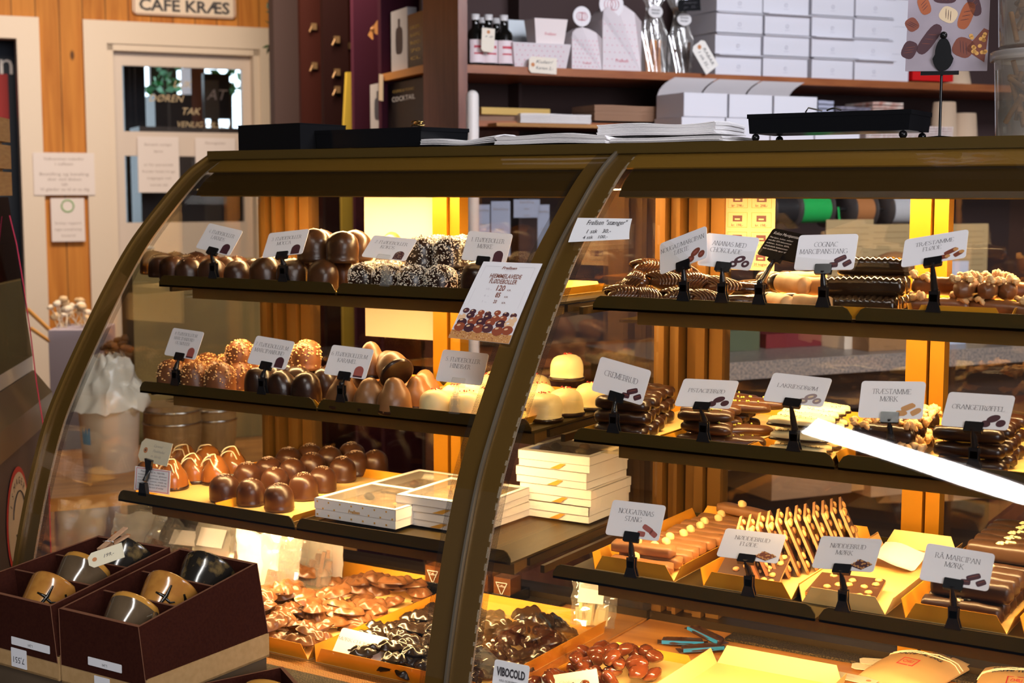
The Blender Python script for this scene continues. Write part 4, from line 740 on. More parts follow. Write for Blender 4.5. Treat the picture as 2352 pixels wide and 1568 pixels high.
# card lying on the dark frogs
p = (-1.1842, 1.5023, 0.6760, 0.6107, 0.9457, 0.2959, 0.0688, 0.0450)
def frogc(mb, T, W, H):
    serif(mb, 'MØRK CHOKOLADE', -.002, .002, .0052, T, 1, off=-.0004, wid=W*.93); serif(mb, 'FRØ', -.003, -.0075, .0052, T, 1, off=-.0004)
    for a, b, r in ((.16, -.30, .004), (.22, -.24, .004), (.28, -.30, .003), (.16, -.38, .003), (.25, -.38, .0035)): blob(mb, a*W, b*H, r, r*.8, .4, 2, T, -.0005)
mb, mm = flat_card('f', p, '', '', frogc, [CARD, INK, PMAT['d']], .004); solo('price_card', mb, mm, 'white card reading MØRK CHOKOLADE FRØ propped on the dark chocolate frogs', 'price card')
# poster on the case post
p = (-1.0094, 1.5590, 1.1531, 0.1316, 0.7958, 0.0347, 0.0891, 0.1379)
PB = mat('poster_brown', (.24, .08, .05), .6); PG = mat('poster_grey', (.62, .58, .60), .6)
def poster(mb, T, W, H):
    sans(mb, 'Frellsen', 0, H*.405, .0052, T, 1, shear=.25, bold=.03, off=-.0004); sans(mb, 'SIDEN 1897', 0, H*.380, .0016, T, 2, off=-.0004)
    sans(mb, 'HJEMMELAVEDE', 0, H*.285, .0080, T, 1, wid=W*.53, off=-.0004, bold=.02); sans(mb, 'FLØDEBOLLER', 0, H*.215, .0080, T, 1, wid=W*.46, off=-.0004, bold=.02)
    for n_, pr, z, hh in (('10', '120', .125, .0100), ('6', '85', .04, .0088), ('1', '20', -.035, .0060)):
        sans(mb, n_, -W*.20, z*H, .0040, T, 2, off=-.0004); sans(mb, 'STK', -W*.145, z*H, .0014, T, 2, off=-.0004); sans(mb, pr, W*.01, z*H, hh, T, 1, wid=hh*.5*len(pr)*.82, off=-.0004, bold=.03); sans(mb, 'KR.', W*.16, z*H, .0032, T, 1, off=-.0004)
    for a, b, c, d in ((-.42, -.08, -.417, .44), (.417, -.08, .42, .44), (-.42, .437, -.15, .44), (.15, .437, .42, .44)): mb.add([T(a*W, -.0004, b*H), T(c*W, -.0004, b*H), T(c*W, -.0004, d*H), T(a*W, -.0004, d*H)], [(0, 1, 2, 3)], 2)
    mb.grid(lambda a, b: T((a-.5)*W, -.0004, (-.5+.10*b)*H), 6, 4, 4)
    g = random.Random(1)
    for r_, z, n_, rr in ((0, -.16, 7, .0048), (1, -.22, 7, .0060), (2, -.29, 6, .0072), (3, -.36, 6, .0080)):
        for i in range(n_):
            c = g.choice([3, 5, 6, 7, 3, 7]); x = (-.40+.80*i/(n_-1))*W+g.uniform(-.002, .002); blob(mb, x, z*H+g.uniform(-.002, .002), rr, rr*.95, 0, c, T, -.0005-.0001*r_-.00001*i, 14); blob(mb, x-rr*.3, z*H+rr*.35, rr*.35, rr*.2, .4, 6 if c != 6 else 0, T, -.0005-.0001*r_-.00001*i-.00005, 8)
    for _ in range(160): blob(mb, g.uniform(-.49, .49)*W, g.uniform(-.49, -.41)*H, .0009, .0007, g.uniform(0, 3), g.choice([6, 7, 4]), T, -.00098, 5)
def on_pane(u, v):
    # where the sight line through this spot meets the curved pane
    d = ray(u, v); t = 1.6
    for _ in range(60):
        q = C0+d*t; t += (pro(proz(q.z)).x-q.y)*.6/d.y
    q = C0+d*t; return Vector((q.x, proz(q.z)))
cTL, cTR, cBR, cBL = [on_pane(*q) for q in ((1112, 602), (1247, 607), (1170, 791), (1031, 776))]
def pane_T(x, y, z):
    a, b = x/W+.5, .5-z/H; q = cTL.lerp(cTR, a).lerp(cBL.lerp(cBR, a), b); g_ = pro(q.y, .0016-y); return Vector((q.x, g_.x, g_.y))
W, H = p[6], p[7]; mb = MB(); mb.grid(lambda a, b: pane_T((a-.5)*W, 0, (b-.5)*H), 6, 14); mb.grid(lambda a, b: pane_T((.5-a)*W, .0005, (b-.5)*H), 6, 14); poster(mb, pane_T, W, H)
mm = [CARD, PB, PG, PMAT['d'], PMAT['t'], _M['poster_plum'] if 'poster_plum' in _M else mat('poster_plum', (.10, .03, .035), .5), mat('poster_cream', (.85, .55, .32), .5), mat('poster_rust', (.32, .07, .03), .5)]
solo('price_poster', mb, mm, 'upright white poster HJEMMELAVEDE FLØDEBOLLER with prices and dome picture on the glass', 'poster')
# handwritten note on the glass
P0 = [atY(u, v, 1.640+.0009*(530-v)) for u, v in ((1306, 556), (1395, 554), (1447, 549), (1452, 502), (1390, 501), (1327, 500))]
mb = MB()
def noteq(a, b): # a along, b down
    lo = P0[0].lerp(P0[2], a); hi = P0[5].lerp(P0[3], a); q = hi.lerp(lo, b); s_ = proz(q.z); y = pro(s_, .0015+.006*b*b).x
    d = q-C0; return C0+d*((y-C0.y)/d.y)+Vector((0, -.004*math.sin(b*2.6)*(.5+a*.4), 0))
mb.grid(noteq, 10, 8, 0)
ex = (noteq(1, .5)-noteq(0, .5)).normalized(); 
def TN(x, y, z): q = noteq(.5+x, .5-z); return q+Vector((0, -.0007, .0002))
for t, cx, z, h, w_ in (('Frellsen "stænger"', .08, .20, .22, .72), ('1 stk   30,-', -.02, -.16, .17, .42), ('4 stk   100,-', -.06, -.40, .14, .42)): sans(mb, t, cx, z, h, TN, 1, wid=w_, shear=.2)
solo('handwritten_note', mb, [PAPER, INK], 'handwritten white note about stænger taped to the bar case glass', 'note')
# maker sticker low on the glass
sp = proz(atY(1150, 1556, 1.345).z); a_, b_ = X1(1113, 1.345), X1(1196, 1.345); zc = atY(1150, 1553, 1.345).z
mb = MB(); TS = lambda x, y, z: Vector(((a_+b_)/2+x, pro(proz(zc+z), .001-y).x, zc+z-.006-.03*x*.0)); mb.prism([TS(a, 0, b) for a, b in rrect(b_-a_, .034, .003)], (0, -.0005, 0)); sans(mb, 'VIBOCOLD', 0, .0005, .0095, TS, 1, wid=(b_-a_)*.82, off=-.0006-.0006, bold=.05, shear=-.1)
for i in range(2): sans(mb, ('KØLE- OG FRYSEMØBLER', 'SERVICE')[i], 0, -.006-i*.005, .0025, TS, 1, wid=(b_-a_)*.6, off=-.0012)
solo('sticker', mb, [PAPER, INK], 'white sticker with bold black lettering low on the bar case glass', 'sticker')
# ================================================================ WHITE CHOCOLATE BOXES
WB = mat('white_box_card', (.88, .84, .80), .42); LINE = mat('grey_crease', (.30, .26, .24), .6); FOIL = mat('gold_print', (.80, .42, .06), .4, metal=.3); WIN = glassy('box_window', (.97, .95, .9), .12, .03, .06)
def choc_box(cx, cy, z, rz, L, Dp, H, lb, wins=2, pattern=False):
    """gift box with window lid, long side along local x, front face -y"""
    ro = thing('gift_box', lb, 'chocolate box', (cx, cy, z), rz, group='white window boxes on the bottom shelf'); x, y = L/2, Dp/2; e = .008
    mb = MB(); mb.box((-x+.001, -y+.001, 0), (x-.001, y-.001, H*.45)); mb.box((-x, -y, H*.45), (x, -y+.001, H)); mb.box((-x, y-.001, H*.45), (x, y, H)); mb.box((-x, -y, H*.45), (-x+.001, y, H)); mb.box((x-.001, -y, H*.45), (x, y, H))
    cells = [(-y+e, -e/2), (e/2, y-e)] if wins == 2 else [(-y+e*1.5, y-e*1.5)]
    mb.box((-x, -y, H-.001), (-x+e, y, H)); mb.box((x-e, -y, H-.001), (x, y, H)); ys = [-y]+[q for c in cells for q in c]+[y]
    for i in range(0, len(ys), 2): mb.box((-x+e, ys[i], H-.001), (x-e, ys[i+1], H))
    if pattern:
        sans(mb, 'Frellsen', 0, H*.48, .0050, lambda a, b, c: Vector((a, -y+b-.0004, c)), 2, shear=.2, bold=.04)
        for i in range(14):
            for j in range(3):
                X_ = -x+.006+i*(L-.012)/13; Z_ = H*(.16+.34*j)
                if abs(X_) < .022 and j == 1: continue
                if (i+j) % 2 == 0: mb.box((X_-.0012, -y-.0004, Z_-.0012), (X_+.0012, -y, Z_+.0012), 2)
    else: mb.box((-x-.0002, -y-.0003, H*.44), (x+.0002, -y, H*.46), 1); mb.box((x, -y, H*.44), (x+.0003, y, H*.46), 1); mb.prism([(-x*.1, -y-.0004, .001), (x*.15, -y-.0004, .001), (x*.35, -y-.0004, H*.4), (x*.2, -y-.0004, H*.4)], (0, .0003, 0), 2) if wins == 1 else None
    part('box', mb, [WB, LINE, FOIL], ro)
    mb = MB(); mb.box((-x+.004, -y+.004, H*.46), (x-.004, y-.004, H*.50)); part('inlay', mb, mat('box_inlay', (.30, .19, .09), .6, col2=(.55, .40, .24), scale=60), ro)
    for c in cells:
        mb = MB(); mb.box((-x+e, c[0], H-.0008), (x-e, c[1], H-.0004)); part('window', mb, WIN, ro)
    g = random.Random(int(cx*1e4)); 
    for i in range(8 if wins == 2 else 6):
        mb = MB(); q = cells[i % len(cells)]; mb.ball((g.uniform(-x+.016, x-.016), g.uniform(q[0]+.008, q[1]-.008), H*.45+.006), .009, 12, sc_=(1, .8, .6), wob=.3, seed=i); part('praline', mb, [WHITE, MILK, DARK, NUT][i % 4], ro)
ang = 0.0
choc_box(-1.250, 1.705, .8245, -.02, .150, .255, .028, 'patterned white window box beside the sprinkled domes', 2, True)
choc_box(-1.140, 1.690, .8225, -.03, .140, .145, .021, 'white window box, lowest of the stack behind the case post', 1)
choc_box(-1.137, 1.688, .8440, .02, .140, .145, .021, 'white window box, second of the stack behind the case post', 1)
for k in range(3):
    choc_box(-1.045+.004*math.sin(k*2), 1.735 if k else 1.73, .8225+.0215*k if k < 2 else .8225+.043, .03*math.sin(k*3), .0, .0, .02, '', 1) if False else None
for k in range(4): choc_box(-1.028+.004*math.sin(k*2.1), 1.820, .8225+.0245*k, .02*math.sin(k*3), .12, .125, .024, f'white window box, {("lowest", "second", "third", "topmost")[k]} of the stack against the divider glass', 1)
# ================================================================ THINGS ON THE DECK
CEL = glassy('cellophane', (.985, .98, .96), .16, .09, .10, (.95, .92, .88)); CELW = glassy('cellophane_crumpled', (.97, .96, .93), .20, .16, .45, (.95, .92, .88))
def cello_bag(x, y, z, rz, w_, h, lb, tilt=0., content=MILK, labelc=True, seed=0, group='cellophane bags of chocolate on the deck', cat='bag', fill=.45):
    ro = thing('cellophane_bag', lb, cat, group=group, M=TRS((x, y, z), (tilt, 0, rz))); g = random.Random(seed)
    def f(a, b, sgn):
        X = (a-.5)*w_*(1+.25*max(0, b-.55)); th = .018*math.sin(PI*a)**.5*(1-b*.85)+.0006; return Vector((X+.004*noise.noise(Vector((a*4, b*5, seed))), sgn*th+.007*noise.noise(Vector((a*6, b*7, seed+3)))*b, b*h*(1+.06*math.sin(a*9+seed)*(b > .9))))
    mb = MB(); mb.grid(lambda a, b: f(a, b, -1), 14, 16); mb.grid(lambda a, b: f(a, b, 1), 14, 16); part('film', mb, CEL if seed % 3 else CELW, ro)
    for i in range(9):
        mb = MB(); L = h*fill*g.uniform(.7, 1); X = g.uniform(-w_*.34, w_*.34); mb.box((-.005, -.003, 0), (.005, .003, L), M=TRS((X, g.uniform(-.006, .006), .002), (g.uniform(-.15, .15), g.uniform(-.25, .25), g.uniform(0, 3)))); part('chocolate_piece', mb, content, ro)
    if labelc:
        mb = MB(); mb.box((-w_*.30, -.0165, h*.42), (w_*.26, -.0158, h*.80)); part('label', mb, CARD, ro)
ordb = ['closest to the mug boxes', 'second from the mug boxes', 'third from the mug boxes', 'standing behind the first bags', 'with orange stripe behind the second bag', 'in the rear row by the door stile', 'tall one over the frog heap', 'tall one nearest the frogs', 'leaning at the rear', 'small one by the end glass', 'by the end glass, rear row', 'flat one under the shelf']
for i, (u, v, h, w_, tl, rz) in enumerate([(590, 1368, .085, .062, -.1, .2), (640, 1380, .085, .060, -.12, .1), (560, 1330, .09, .075, -.2, -.1), (480, 1310, .07, .08, -.5, .1), (650, 1330, .10, .075, -.1, .2), (705, 1345, .105, .08, -.1, .05), (745, 1330, .10, .07, -.05, -.1), (420, 1300, .06, .09, -.7, .2), (350, 1290, .065, .07, -.5, -.2), (300, 1268, .06, .08, -.6, .3), (560, 1278, .075, .08, -.3, .0), (640, 1268, .08, .07, -.2, .2)]):
    P = atZ(u, v, .655); cello_bag(P.x, P.y, .656, rz, w_*1.2, h*1.22, f'cellophane bag of chocolate, {ordb[i]}', tl, MILK if i % 3 else mat('orange_peel_sweet', (.55, .20, .05), .35), i in (3, 7), i)
for i, (X, Y, rz) in enumerate(((-1.60, 1.80, .3), (-1.65, 1.74, -.2), (-1.67, 1.62, .4), (-1.63, 1.55, 0.), (-1.60, 1.68, -.5))):
    cello_bag(X, Y, .657, rz, .075, .06, 'cellophane bag of chocolate lying by the end glass, ' + ('rear one', 'second from rear', 'middle one', 'front one', 'innermost one')[i], -1.0, mat('amber_sweets', (.62, .30, .08), .3), False, i+20)
for i, (X, Y) in enumerate(((-1.005, 1.79), (-1.01, 1.72), (-1.0, 1.855))): pass
# black tray with small coffee jars
P = atZ(860, 1345, .655); tx0, ty0 = -1.335, 1.83
mb = MB(); a, b = (-1.325, 1.822), (-1.145, 1.885); mb.box((a[0], a[1], .651), (b[0], b[1], .654)); mb.box((a[0], a[1], .651), (b[0], a[1]+.002, .672)); mb.box((a[0], b[1]-.002, .651), (b[0], b[1], .672)); mb.box((a[0], a[1], .651), (a[0]+.002, b[1], .672)); mb.box((b[0]-.002, a[1], .651), (b[0], b[1], .672)); mb.box((a[0]-.004, a[1]-.003, .671), (b[0]+.004, a[1]+.001, .6735))
solo('black_tray', mb, BLK, 'long black plastic tray of small jars at the back of the deck', 'tray')
JG = glassy('jar_glass', (.96, .93, .88), .10); COF = mat('caramel_syrup', (.20, .07, .02), .3)
for i, X in enumerate((-1.300, -1.255, -1.210, -1.168)):
    ro = thing('candy_jar', f'small square glass jar with gold lid in the black tray, {ORD[i]} from the left', 'jar', (X, 1.855, .6545), group='small jars in the black tray')
    mb = MB(); mb.box((-.017, -.017, 0), (.017, .017, .050)); part('glass', mb, JG, ro); mb = MB(); mb.box((-.0155, -.0155, .002), (.0155, .0155, .040)); part('contents', mb, COF, ro)
    mb = MB(); mb.box((-.019, -.019, .050), (.019, .019, .058)); part('lid', mb, mat('gold_lid', (.85, .62, .22), .25, metal=.8), ro)
    mb = MB(); T = lambda a, b, c: Vector((a, -.0174+b, .022+c)); W3 = [(-.011, .011), (.011, .011), (0, -.011)]
    mb.add([T(a, 0, b) for a, b in W3]+[T(a*.84, 0, b*.84+.0006) for a, b in W3], [(0, 1, 4, 3), (1, 2, 5, 4), (2, 0, 3, 5)], 0); sans(mb, 'Coffee', 0, .0035, .0042, T, 0, wid=.013, off=-.0002); part('emblem', mb, CARD, ro)
# wrapped bars with blue stripe
BW = mat('wrapper_dark', (.05, .022, .016), .25); BLU = mat('wrapper_blue', (.03, .22, .48), .3)
for i, (u, v, rz) in enumerate(((1568, 1475, .45), (1612, 1490, .75), (1622, 1468, -.35))):
    P = atZ(u, v, .655); me = log_mesh('wrapped_bar', BW, .060, .020, .010, .02, i, sq=.7, taper=5); ro = thing('wrapped_bar', ('dark wrapped bar with blue stripe, closest to the divider', 'dark wrapped bar with blue stripe, lowest at the front', 'dark wrapped bar with blue stripe, crossing behind the others')[i], 'wrapped bar', M=TRS((P.x, P.y, .6515+.006*(i == 2)), (0, .1*(i == 2), rz)), group='blue striped wrapped bars on the deck')
    part('wrapper', me, None, ro); mb = MB(); mb.box((-.030, -.0098, .0035), (.030, -.0085, .0085)); part('blue_stripe', mb, BLU, ro); mb = MB(); mb.prism([(-.036, -.009, .003), (-.029, -.007, .003), (-.029, .007, .003), (-.036, .009, .003)], (0, 0, .001)); mb.prism([(.036, -.009, .003), (.029, -.007, .003), (.029, .007, .003), (.036, .009, .003)], (0, 0, .001)); part('crimped_end', mb, BW, ro)
# kraft paper packets and loose tags
def packet(c, rz, w_, d, h, lb, seed=0):
    ro = thing('paper_packet', lb, 'packet', M=TRS(c, (.05, -.05, rz)), group='kraft paper packets on the deck')
    f = lambda a, b: Vector(((a-.5)*w_, (b-.5)*d, .002+h*(math.sin(PI*a)*math.sin(PI*b))**.4+.0015*noise.noise(Vector((a*8, b*8, seed)))))
    mb = MB(); mb.grid(f, 16, 16); mb.box((-w_/2, -d/2, 0), (w_/2, d/2, .0022)); part('wrapper', mb, KRAFT2, ro)
    mb = MB(); T = lambda x, y, z: f(x/w_+.5, z/d+.5)+Vector((0, 0, .0006))
    for i, t in enumerate(('CHOKOLADE FRA', 'BRÆNDERIET OG', 'KAFFE TIL DIG')):
        sans(mb, t, -.0, d*(.30-i*.105), d*.065, T, 0, wid=w_*.62, bold=.06)
    for a, b, c2, e in ((-.1, -.22, .13, -.205), (-.1, -.06, .13, -.045), (-.1, -.22, -.085, -.045), (.115, -.22, .13, -.045)): mb.add([T(a*w_, 0, b*d), T(c2*w_, 0, b*d), T(c2*w_, 0, e*d), T(a*w_, 0, e*d)], [(0, 1, 2, 3)], 1)
    sans(mb, 'CHILI', .015*w_, -.16*d, d*.06, T, 1, wid=w_*.14, bold=.03); part('printing', mb, [INK, REDP], ro)
    for k in (0, 1):
        mb = MB(); mb.tube([f(a, .62+.06*k+.08*a)+Vector((0, 0, .001)) for a in [i/16 for i in range(17)]], .0009, 5); part('twine', mb, TAGM, ro)
P = atZ(2125, 1525, .66); packet((P.x-.008, P.y-.02, .652), -.25, .105, .13, .020, 'brown kraft packet tied with twine and red CHILI stamp')
packet((P.x+.125, P.y-.02, .652), .1, .105, .13, .020, 'brown kraft packet tied with twine at the frame edge', 3)
for u, v, rz, lb, lift in ((2028, 1522, .35, 'cream hang tag on top of the small tag pile', .004), (2010, 1530, .25, 'cream hang tag under another tag', .001), (1962, 1552, -.05, 'flat cream hang tag nearest the pale gold tray', .0)):
    P = atZ(u, v, .655); M = TRS((P.x, P.y, .6525+lift), (-PI/2+.02, 0, 0)); M = TRS((P.x, P.y, .6525+lift), (0, 0, rz)) @ Matrix.Rotation(-PI/2, 4, 'X')
    mb = MB(); mb.prism([(a, 0, b) for a, b in tagpoly(.062, .026, .2)], (0, .0006, 0)); blob(mb, .020, 0, .0036, .0036, 0, 1, off=-.0002); sans(mb, 'Blanding', -.006, .001, .003, ID, 2, shear=.3, off=-.0002); solo('hang_tag', mb, [TAGM, RING, PENC], lb, 'tag', M=M, world=False, group='loose tags on the deck')
P = atZ(1685, 1530, .655)
for i, (du, rz) in enumerate(((0, .2), (45, .9))):
    P = atZ(1675+du, 1518+i*6, .655); mb = MB(); mb.prism([(-.016, -.008, 0), (.016, -.010, 0), (.018, .008, 0), (-.014, .011, 0)], (0, 0, .0006)); solo('paper_scrap', mb, PAPER, ('torn white paper scrap by the pale gold tray', 'second torn white paper scrap, further from the almonds')[i], 'paper', M=TRS((P.x, P.y+.012, .6512+.001*i), (0, 0, rz)), world=False)
p_ = atZ(1320, 1556, .68); pp = (p_.x, p_.y-.01, .672, .35, .9, -.25, .072, .04); mb, mm = flat_card('a', pp, '', '', tagfn([('Chokolade', .0, .12), ('m. Mandler', .05, -.18)], .0048, ring=False), [TAGM, PENC, RING, INK]); solo('price_card', mb, mm, 'cream handwritten card leaning on the chocolate almonds', 'price card')
# cellophane sweets at the divider
cello_bag(-.985, 1.80, .657, .2, .07, .08, 'cellophane bag of sweets behind the divider glass', -.3, mat('pale_sweets', (.75, .62, .32), .4), True, 31)
# ================================================================ MUG BOXES IN FRONT OF THE CASE
def quad_box(c4, h, t, mats, dividers, name, lb, spread=.004, group='brown card boxes of mugs'):
    """open box from its four rim corners (front left, front right, rear right, rear left)"""
    z = h+ZB; bt = [Vector((p.x+s_*spread+.010, p.y+r_*spread, z-h)) for p, (s_, r_) in zip(c4, ((-1, -1), (1, -1), (1, 1), (-1, 1)))]; cen = sum(c4, Vector())/4
    inn = [p+(cen-p).normalized()*t*1.5 for p in c4]; inb = [Vector((q.x+(cen.x-q.x)*.08, q.y+(cen.y-q.y)*.05, z-h+t)) for q in bt]
    ro = thing(name, lb, 'mug box', (cen.x, cen.y, z-h), group=group); mb = MB()
    for i in range(4):
        j = (i+1) % 4
        mb.add([bt[i], bt[j], c4[j], c4[i]], [(0, 1, 2, 3)], 0); mb.add([inb[i], inb[j], inn[j], inn[i]], [(3, 2, 1, 0)], 0); mb.add([c4[i], c4[j], inn[j], inn[i]], [(0, 1, 2, 3)], 1)
        d = (c4[i]-cen).normalized()*.0006; mb.tube([c4[i]+d*.3, bt[i]+d*.3], .0006, 4, 1)
    mb.add(bt, [(3, 2, 1, 0)], 0); mb.add(inb, [(0, 1, 2, 3)], 0); part('box', mb, mats, ro, True)
    for k in dividers:
        a, b = inn[0].lerp(inn[3], k), inn[1].lerp(inn[2], k); mb = MB(); n = Vector((0, .0012, 0)); dz = Vector((0, 0, ZB+.006-a.z)); up = Vector((0, 0, -.004))
        mb.hexa([a-n+dz, b-n+dz, b+n+dz, a+n+dz], [a-n+up, b-n+up, b+n+up, a+n+up]); mb.box((0, 0, 0), (0, 0, 0)) if 0 else None
        mb.hexa([a-n*1.3+up, b-n*1.3+up, b+n*1.3+up, a+n*1.3+up], [a-n*1.3+up*.8, b-n*1.3+up*.8, b+n*1.3+up*.8, a+n*1.3+up*.8], 1); part('divider', mb, mats, ro, True)
    return inn, ro
BMT = [BROWNB, BROWNE]; ZR = .832; ZF = .802; ZB = .735
rb = [atZ(u, v, z) for u, v, z in ((135, 1397, ZF), (318, 1440, ZF), (590, 1293, ZR), (415, 1258, ZR))]; lbx = [atZ(u, v, z) for u, v, z in ((-88, 1343, ZF), (116, 1392, ZF), (390, 1256, ZR), (227, 1229, ZR))]
inR, _ = quad_box(rb, .098, .004, BMT, (.325, .655), 'mug_box', 'dark brown card box with three mugs, nearest the frog trays')
inL, _ = quad_box(lbx, .098, .004, BMT, (.355, .67), 'mug_box', 'dark brown card box with three mugs and a pegged tag')
G1 = mat('mug_taupe_glaze', (.135, .090, .050), .12, col2=(.10, .065, .035), scale=40, coat=.6); G2 = mat('mug_ochre_glaze', (.52, .235, .045), .16, col2=(.40, .16, .03), scale=60, coat=.6)
G3 = mat('mug_black_glaze', (.018, .015, .012), .18, col2=(.30, .19, .06), scale=55, coat=.6, contrast=(.52, .78)); GR = mat('mug_amber_rim', (.55, .26, .045), .12, coat=.6)
def mug(c, k, lb, az=.25, tl=1.0, s=1., handle=False):
    az += 1.55; tl = .95; c = c-Vector((0, 0, .007)); s *= 1.04
    ro = thing('ceramic_mug', lb, 'mug', group='stoneware mugs packed in brown boxes', M=Matrix.Translation(c) @ Matrix.Rotation(az, 4, 'Z') @ Matrix.Rotation(tl, 4, 'Y') @ Matrix.Scale(s, 4))
    body = [G1, G2, G3][k]; P = [(.002, -.030), (.019, -.030), (.022, -.028), (.025, -.020), (.029, 0), (.0325, .016), (.034, .022), (.0345, .026)]
    mb = MB(); mb.lathe(P, 36); part('body', mb, body, ro)
    mb = MB(); mb.lathe([(.0345, .026), (.0350, .030), (.0345, .0325), (.033, .0325), (.0315, .028), (.0265, .0), (.018, -.024), (.002, -.026)], 36, cap=False); part('rim', mb, GR if k == 0 else body, ro)
    if handle:
        mb = MB(); mb.tube([(.030, 0, .016), (.040, 0, .020), (.048, 0, .010), (.047, 0, -.006), (.036, 0, -.018), (.026, 0, -.016)], .0045, 10); mb.xf(Matrix.Rotation(-1.9, 4, 'Z')); part('handle', mb, body, ro)
    if k == 1:
        mb = MB(); R2 = lambda a, z: Vector((math.cos(a)*(.0293+z*.21), math.sin(a)*(.0293+z*.21), z))
        for pts in (((-2.55, .018), (-2.50, .004), (-2.60, -.012), (-2.80, -.020)), ((-2.95, .004), (-2.6, .003), (-2.25, .0), (-2.1, .004)), ((-2.0, .018), (-1.8, .014), (-1.6, .018))): mb.tube([R2(a, z) for a, z in pts], [.0012, .0024, .0016, .0008][:len(pts)], 6)
        part('painted_mark', mb, mat('black_slip', (.012, .010, .006), .12, coat=.5), ro)
def cellc(inn, k): a = inn[0].lerp(inn[3], k); b = inn[1].lerp(inn[2], k); return (a+b)/2
w1 = 'mug in the front cell'; 
mug(cellc(inR, .13)+Vector((0, .010, -.026)), 0, 'taupe glazed mug with amber rim and handle, near cell of the box by the frogs', .15, 1.05, handle=True)
mug(cellc(inR, .47)+Vector((.004, 0, -.022)), 1, 'ochre mug with black painted crosses, middle cell of the box by the frogs', .15, 1.0)
mug(cellc(inR, .82)+Vector((.004, 0, -.022)), 2, 'black speckled mug, far cell of the box by the frogs', .2, .95)
mug(cellc(inL, .16)+Vector((.012, .010, -.026)), 1, 'ochre mug with a black painted cross, near cell of the box with the tag', .15, 1.0)
mug(cellc(inL, .50)+Vector((.004, 0, -.022)), 0, 'taupe glazed mug with amber rim, middle cell of the box with the tag', .15, 1.0)
mug(cellc(inL, .83)+Vector((.012, 0, -.022)), 2, 'black speckled mug under the pegged tag', .2, .95)
q = atZ(243, 1276, .850); mb = MB(); TT = card_T((q.x, q.y, q.z, .45, .75, -.42, .044, .022)); mb.prism([TT(a, -.0002, b) for a, b in tagpoly(.044, .022, .25)], TT(0, .0005, 0)-TT(0, 0, 0)); blob(mb, -.014, 0, .003, .003, 0, 1, TT, -.0005); sans(mb, '199,-', .004, -.002, .005, TT, 2, shear=.3, off=-.0005)
solo('hang_tag', mb, [TAGM, RING, INK], 'cream hang tag pegged to the speckled mug', 'tag')
a, b = atZ(228, 1264, .852), atZ(291, 1220, .866); PEG = mat('peg_wood', (.58, .36, .22), .6, col2=(.5, .3, .17), scale=60, stretch=(1, 8, 1)); d = (b-a).normalized(); n = d.cross(Vector((0, 0, 1))).normalized(); up = n.cross(d)
ro = thing('clothes_peg', 'small wooden clothes peg holding the tag on the speckled mug', 'clothes peg', tuple(a))
for sgn in (-1, 1):
    mb = MB(); L = (b-a).length; f = lambda x, w_, z: a+d*x+n*w_+up*z
    mb.hexa([f(0, -.0035, sgn*.0002), f(L, -.0035, sgn*.0045), f(L, .0035, sgn*.0045), f(0, .0035, sgn*.0002)], [f(0, -.0035, sgn*.0025), f(L, -.0035, sgn*.0065), f(L, .0035, sgn*.0065), f(0, .0035, sgn*.0030)]); part('peg_half', mb, PEG, ro, True)
mb = MB(); mb.tube([f(L*.42, .0045*math.cos(t), .004*math.sin(t)+0.0) for t in [2*PI*k/14 for k in range(15)]]+[f(L*.30, .004, .006), f(L*.25, -.004, .006)], .0006, 5); part('spring', mb, mat('steel_wire', (.6, .6, .62), .25, metal=1), ro, True)
# kraft trays below the boxes
def kraft(c4, z, h, lb, dx=.010):
    cen = sum(c4, Vector())/4; P = [Vector((cen.x+(p.x-cen.x)*1.07+dx, cen.y+(p.y-cen.y)*1.035, z)) for p in c4]; mb = MB()
    n = Vector((0, 0, -h)); t = .0025
    for i in range(4):
        j = (i+1) % 4; e = (P[j]-P[i]).normalized(); nn = Vector((-e.y, e.x, 0))*t; mb.hexa([P[i]+n, P[j]+n, P[j]+nn+n, P[i]+nn+n], [P[i], P[j], P[j]+nn, P[i]+nn])
    mb.prism([p+n for p in P], (0, 0, .0025)); solo('kraft_box', mb, KRAFT, lb, 'cardboard box', group='kraft trays under the mug boxes'); return P
K1 = kraft(rb, ZB+.008, .030, 'shallow kraft cardboard tray under the mug box by the frogs'); K2 = kraft(lbx, ZB+.008, .030, 'shallow kraft cardboard tray under the mug box with the tag')
def sticker_on(a, b, zt, h, txt, lb):
    e = (b-a).normalized(); nn = Vector((e.y, -e.x, 0)); c = (a+b)/2; W_ = (b-a).length; TT = lambda x, y, z: Vector((c.x+e.x*x, c.y+e.y*x, zt-h/2+z))+nn*(-y+.0006); mb = MB(); mb.prism([TT(x, 0, z) for x, z in rrect(W_, h, .001)], nn*.0003); sans(mb, txt, 0, -h*.05, h*.32, lambda x, y, z: TT(-x, y, -z), 1, off=-.0005); solo('sticker', mb, [PAPER, INK], lb, 'sticker', group='white stickers on the kraft trays')
sticker_on(K2[0].lerp(K2[1], .52), K2[0].lerp(K2[1], .68), K2[0].z-.003, .024, '7,551', 'white price sticker on the kraft tray under the tagged box')
sticker_on(K1[0].lerp(K1[1], .40), K1[0].lerp(K1[1], .58), K1[0].z-.010, .018, '007', 'white price sticker on the kraft tray by the frogs')
for (inn, k, lb) in ((rb, .35, 'white sticker on the front of the mug box by the frogs'), (lbx, .55, 'white sticker on the front of the mug box with the tag')):
    a_, b_ = inn[0].lerp(inn[1], k), inn[0].lerp(inn[1], k+.42); a_ = a_+Vector((.006, -.0035, 0)); b_ = b_+Vector((.006, -.0035, 0)); sticker_on(a_, b_, .754, .010, 'L.241', lb)
tb = [atZ(u, v, .715) for u, v in ((470, 1640), (800, 1650), (860, 1592), (650, 1530))]; c_ = atZ(650, 1530, .715); ang = .42
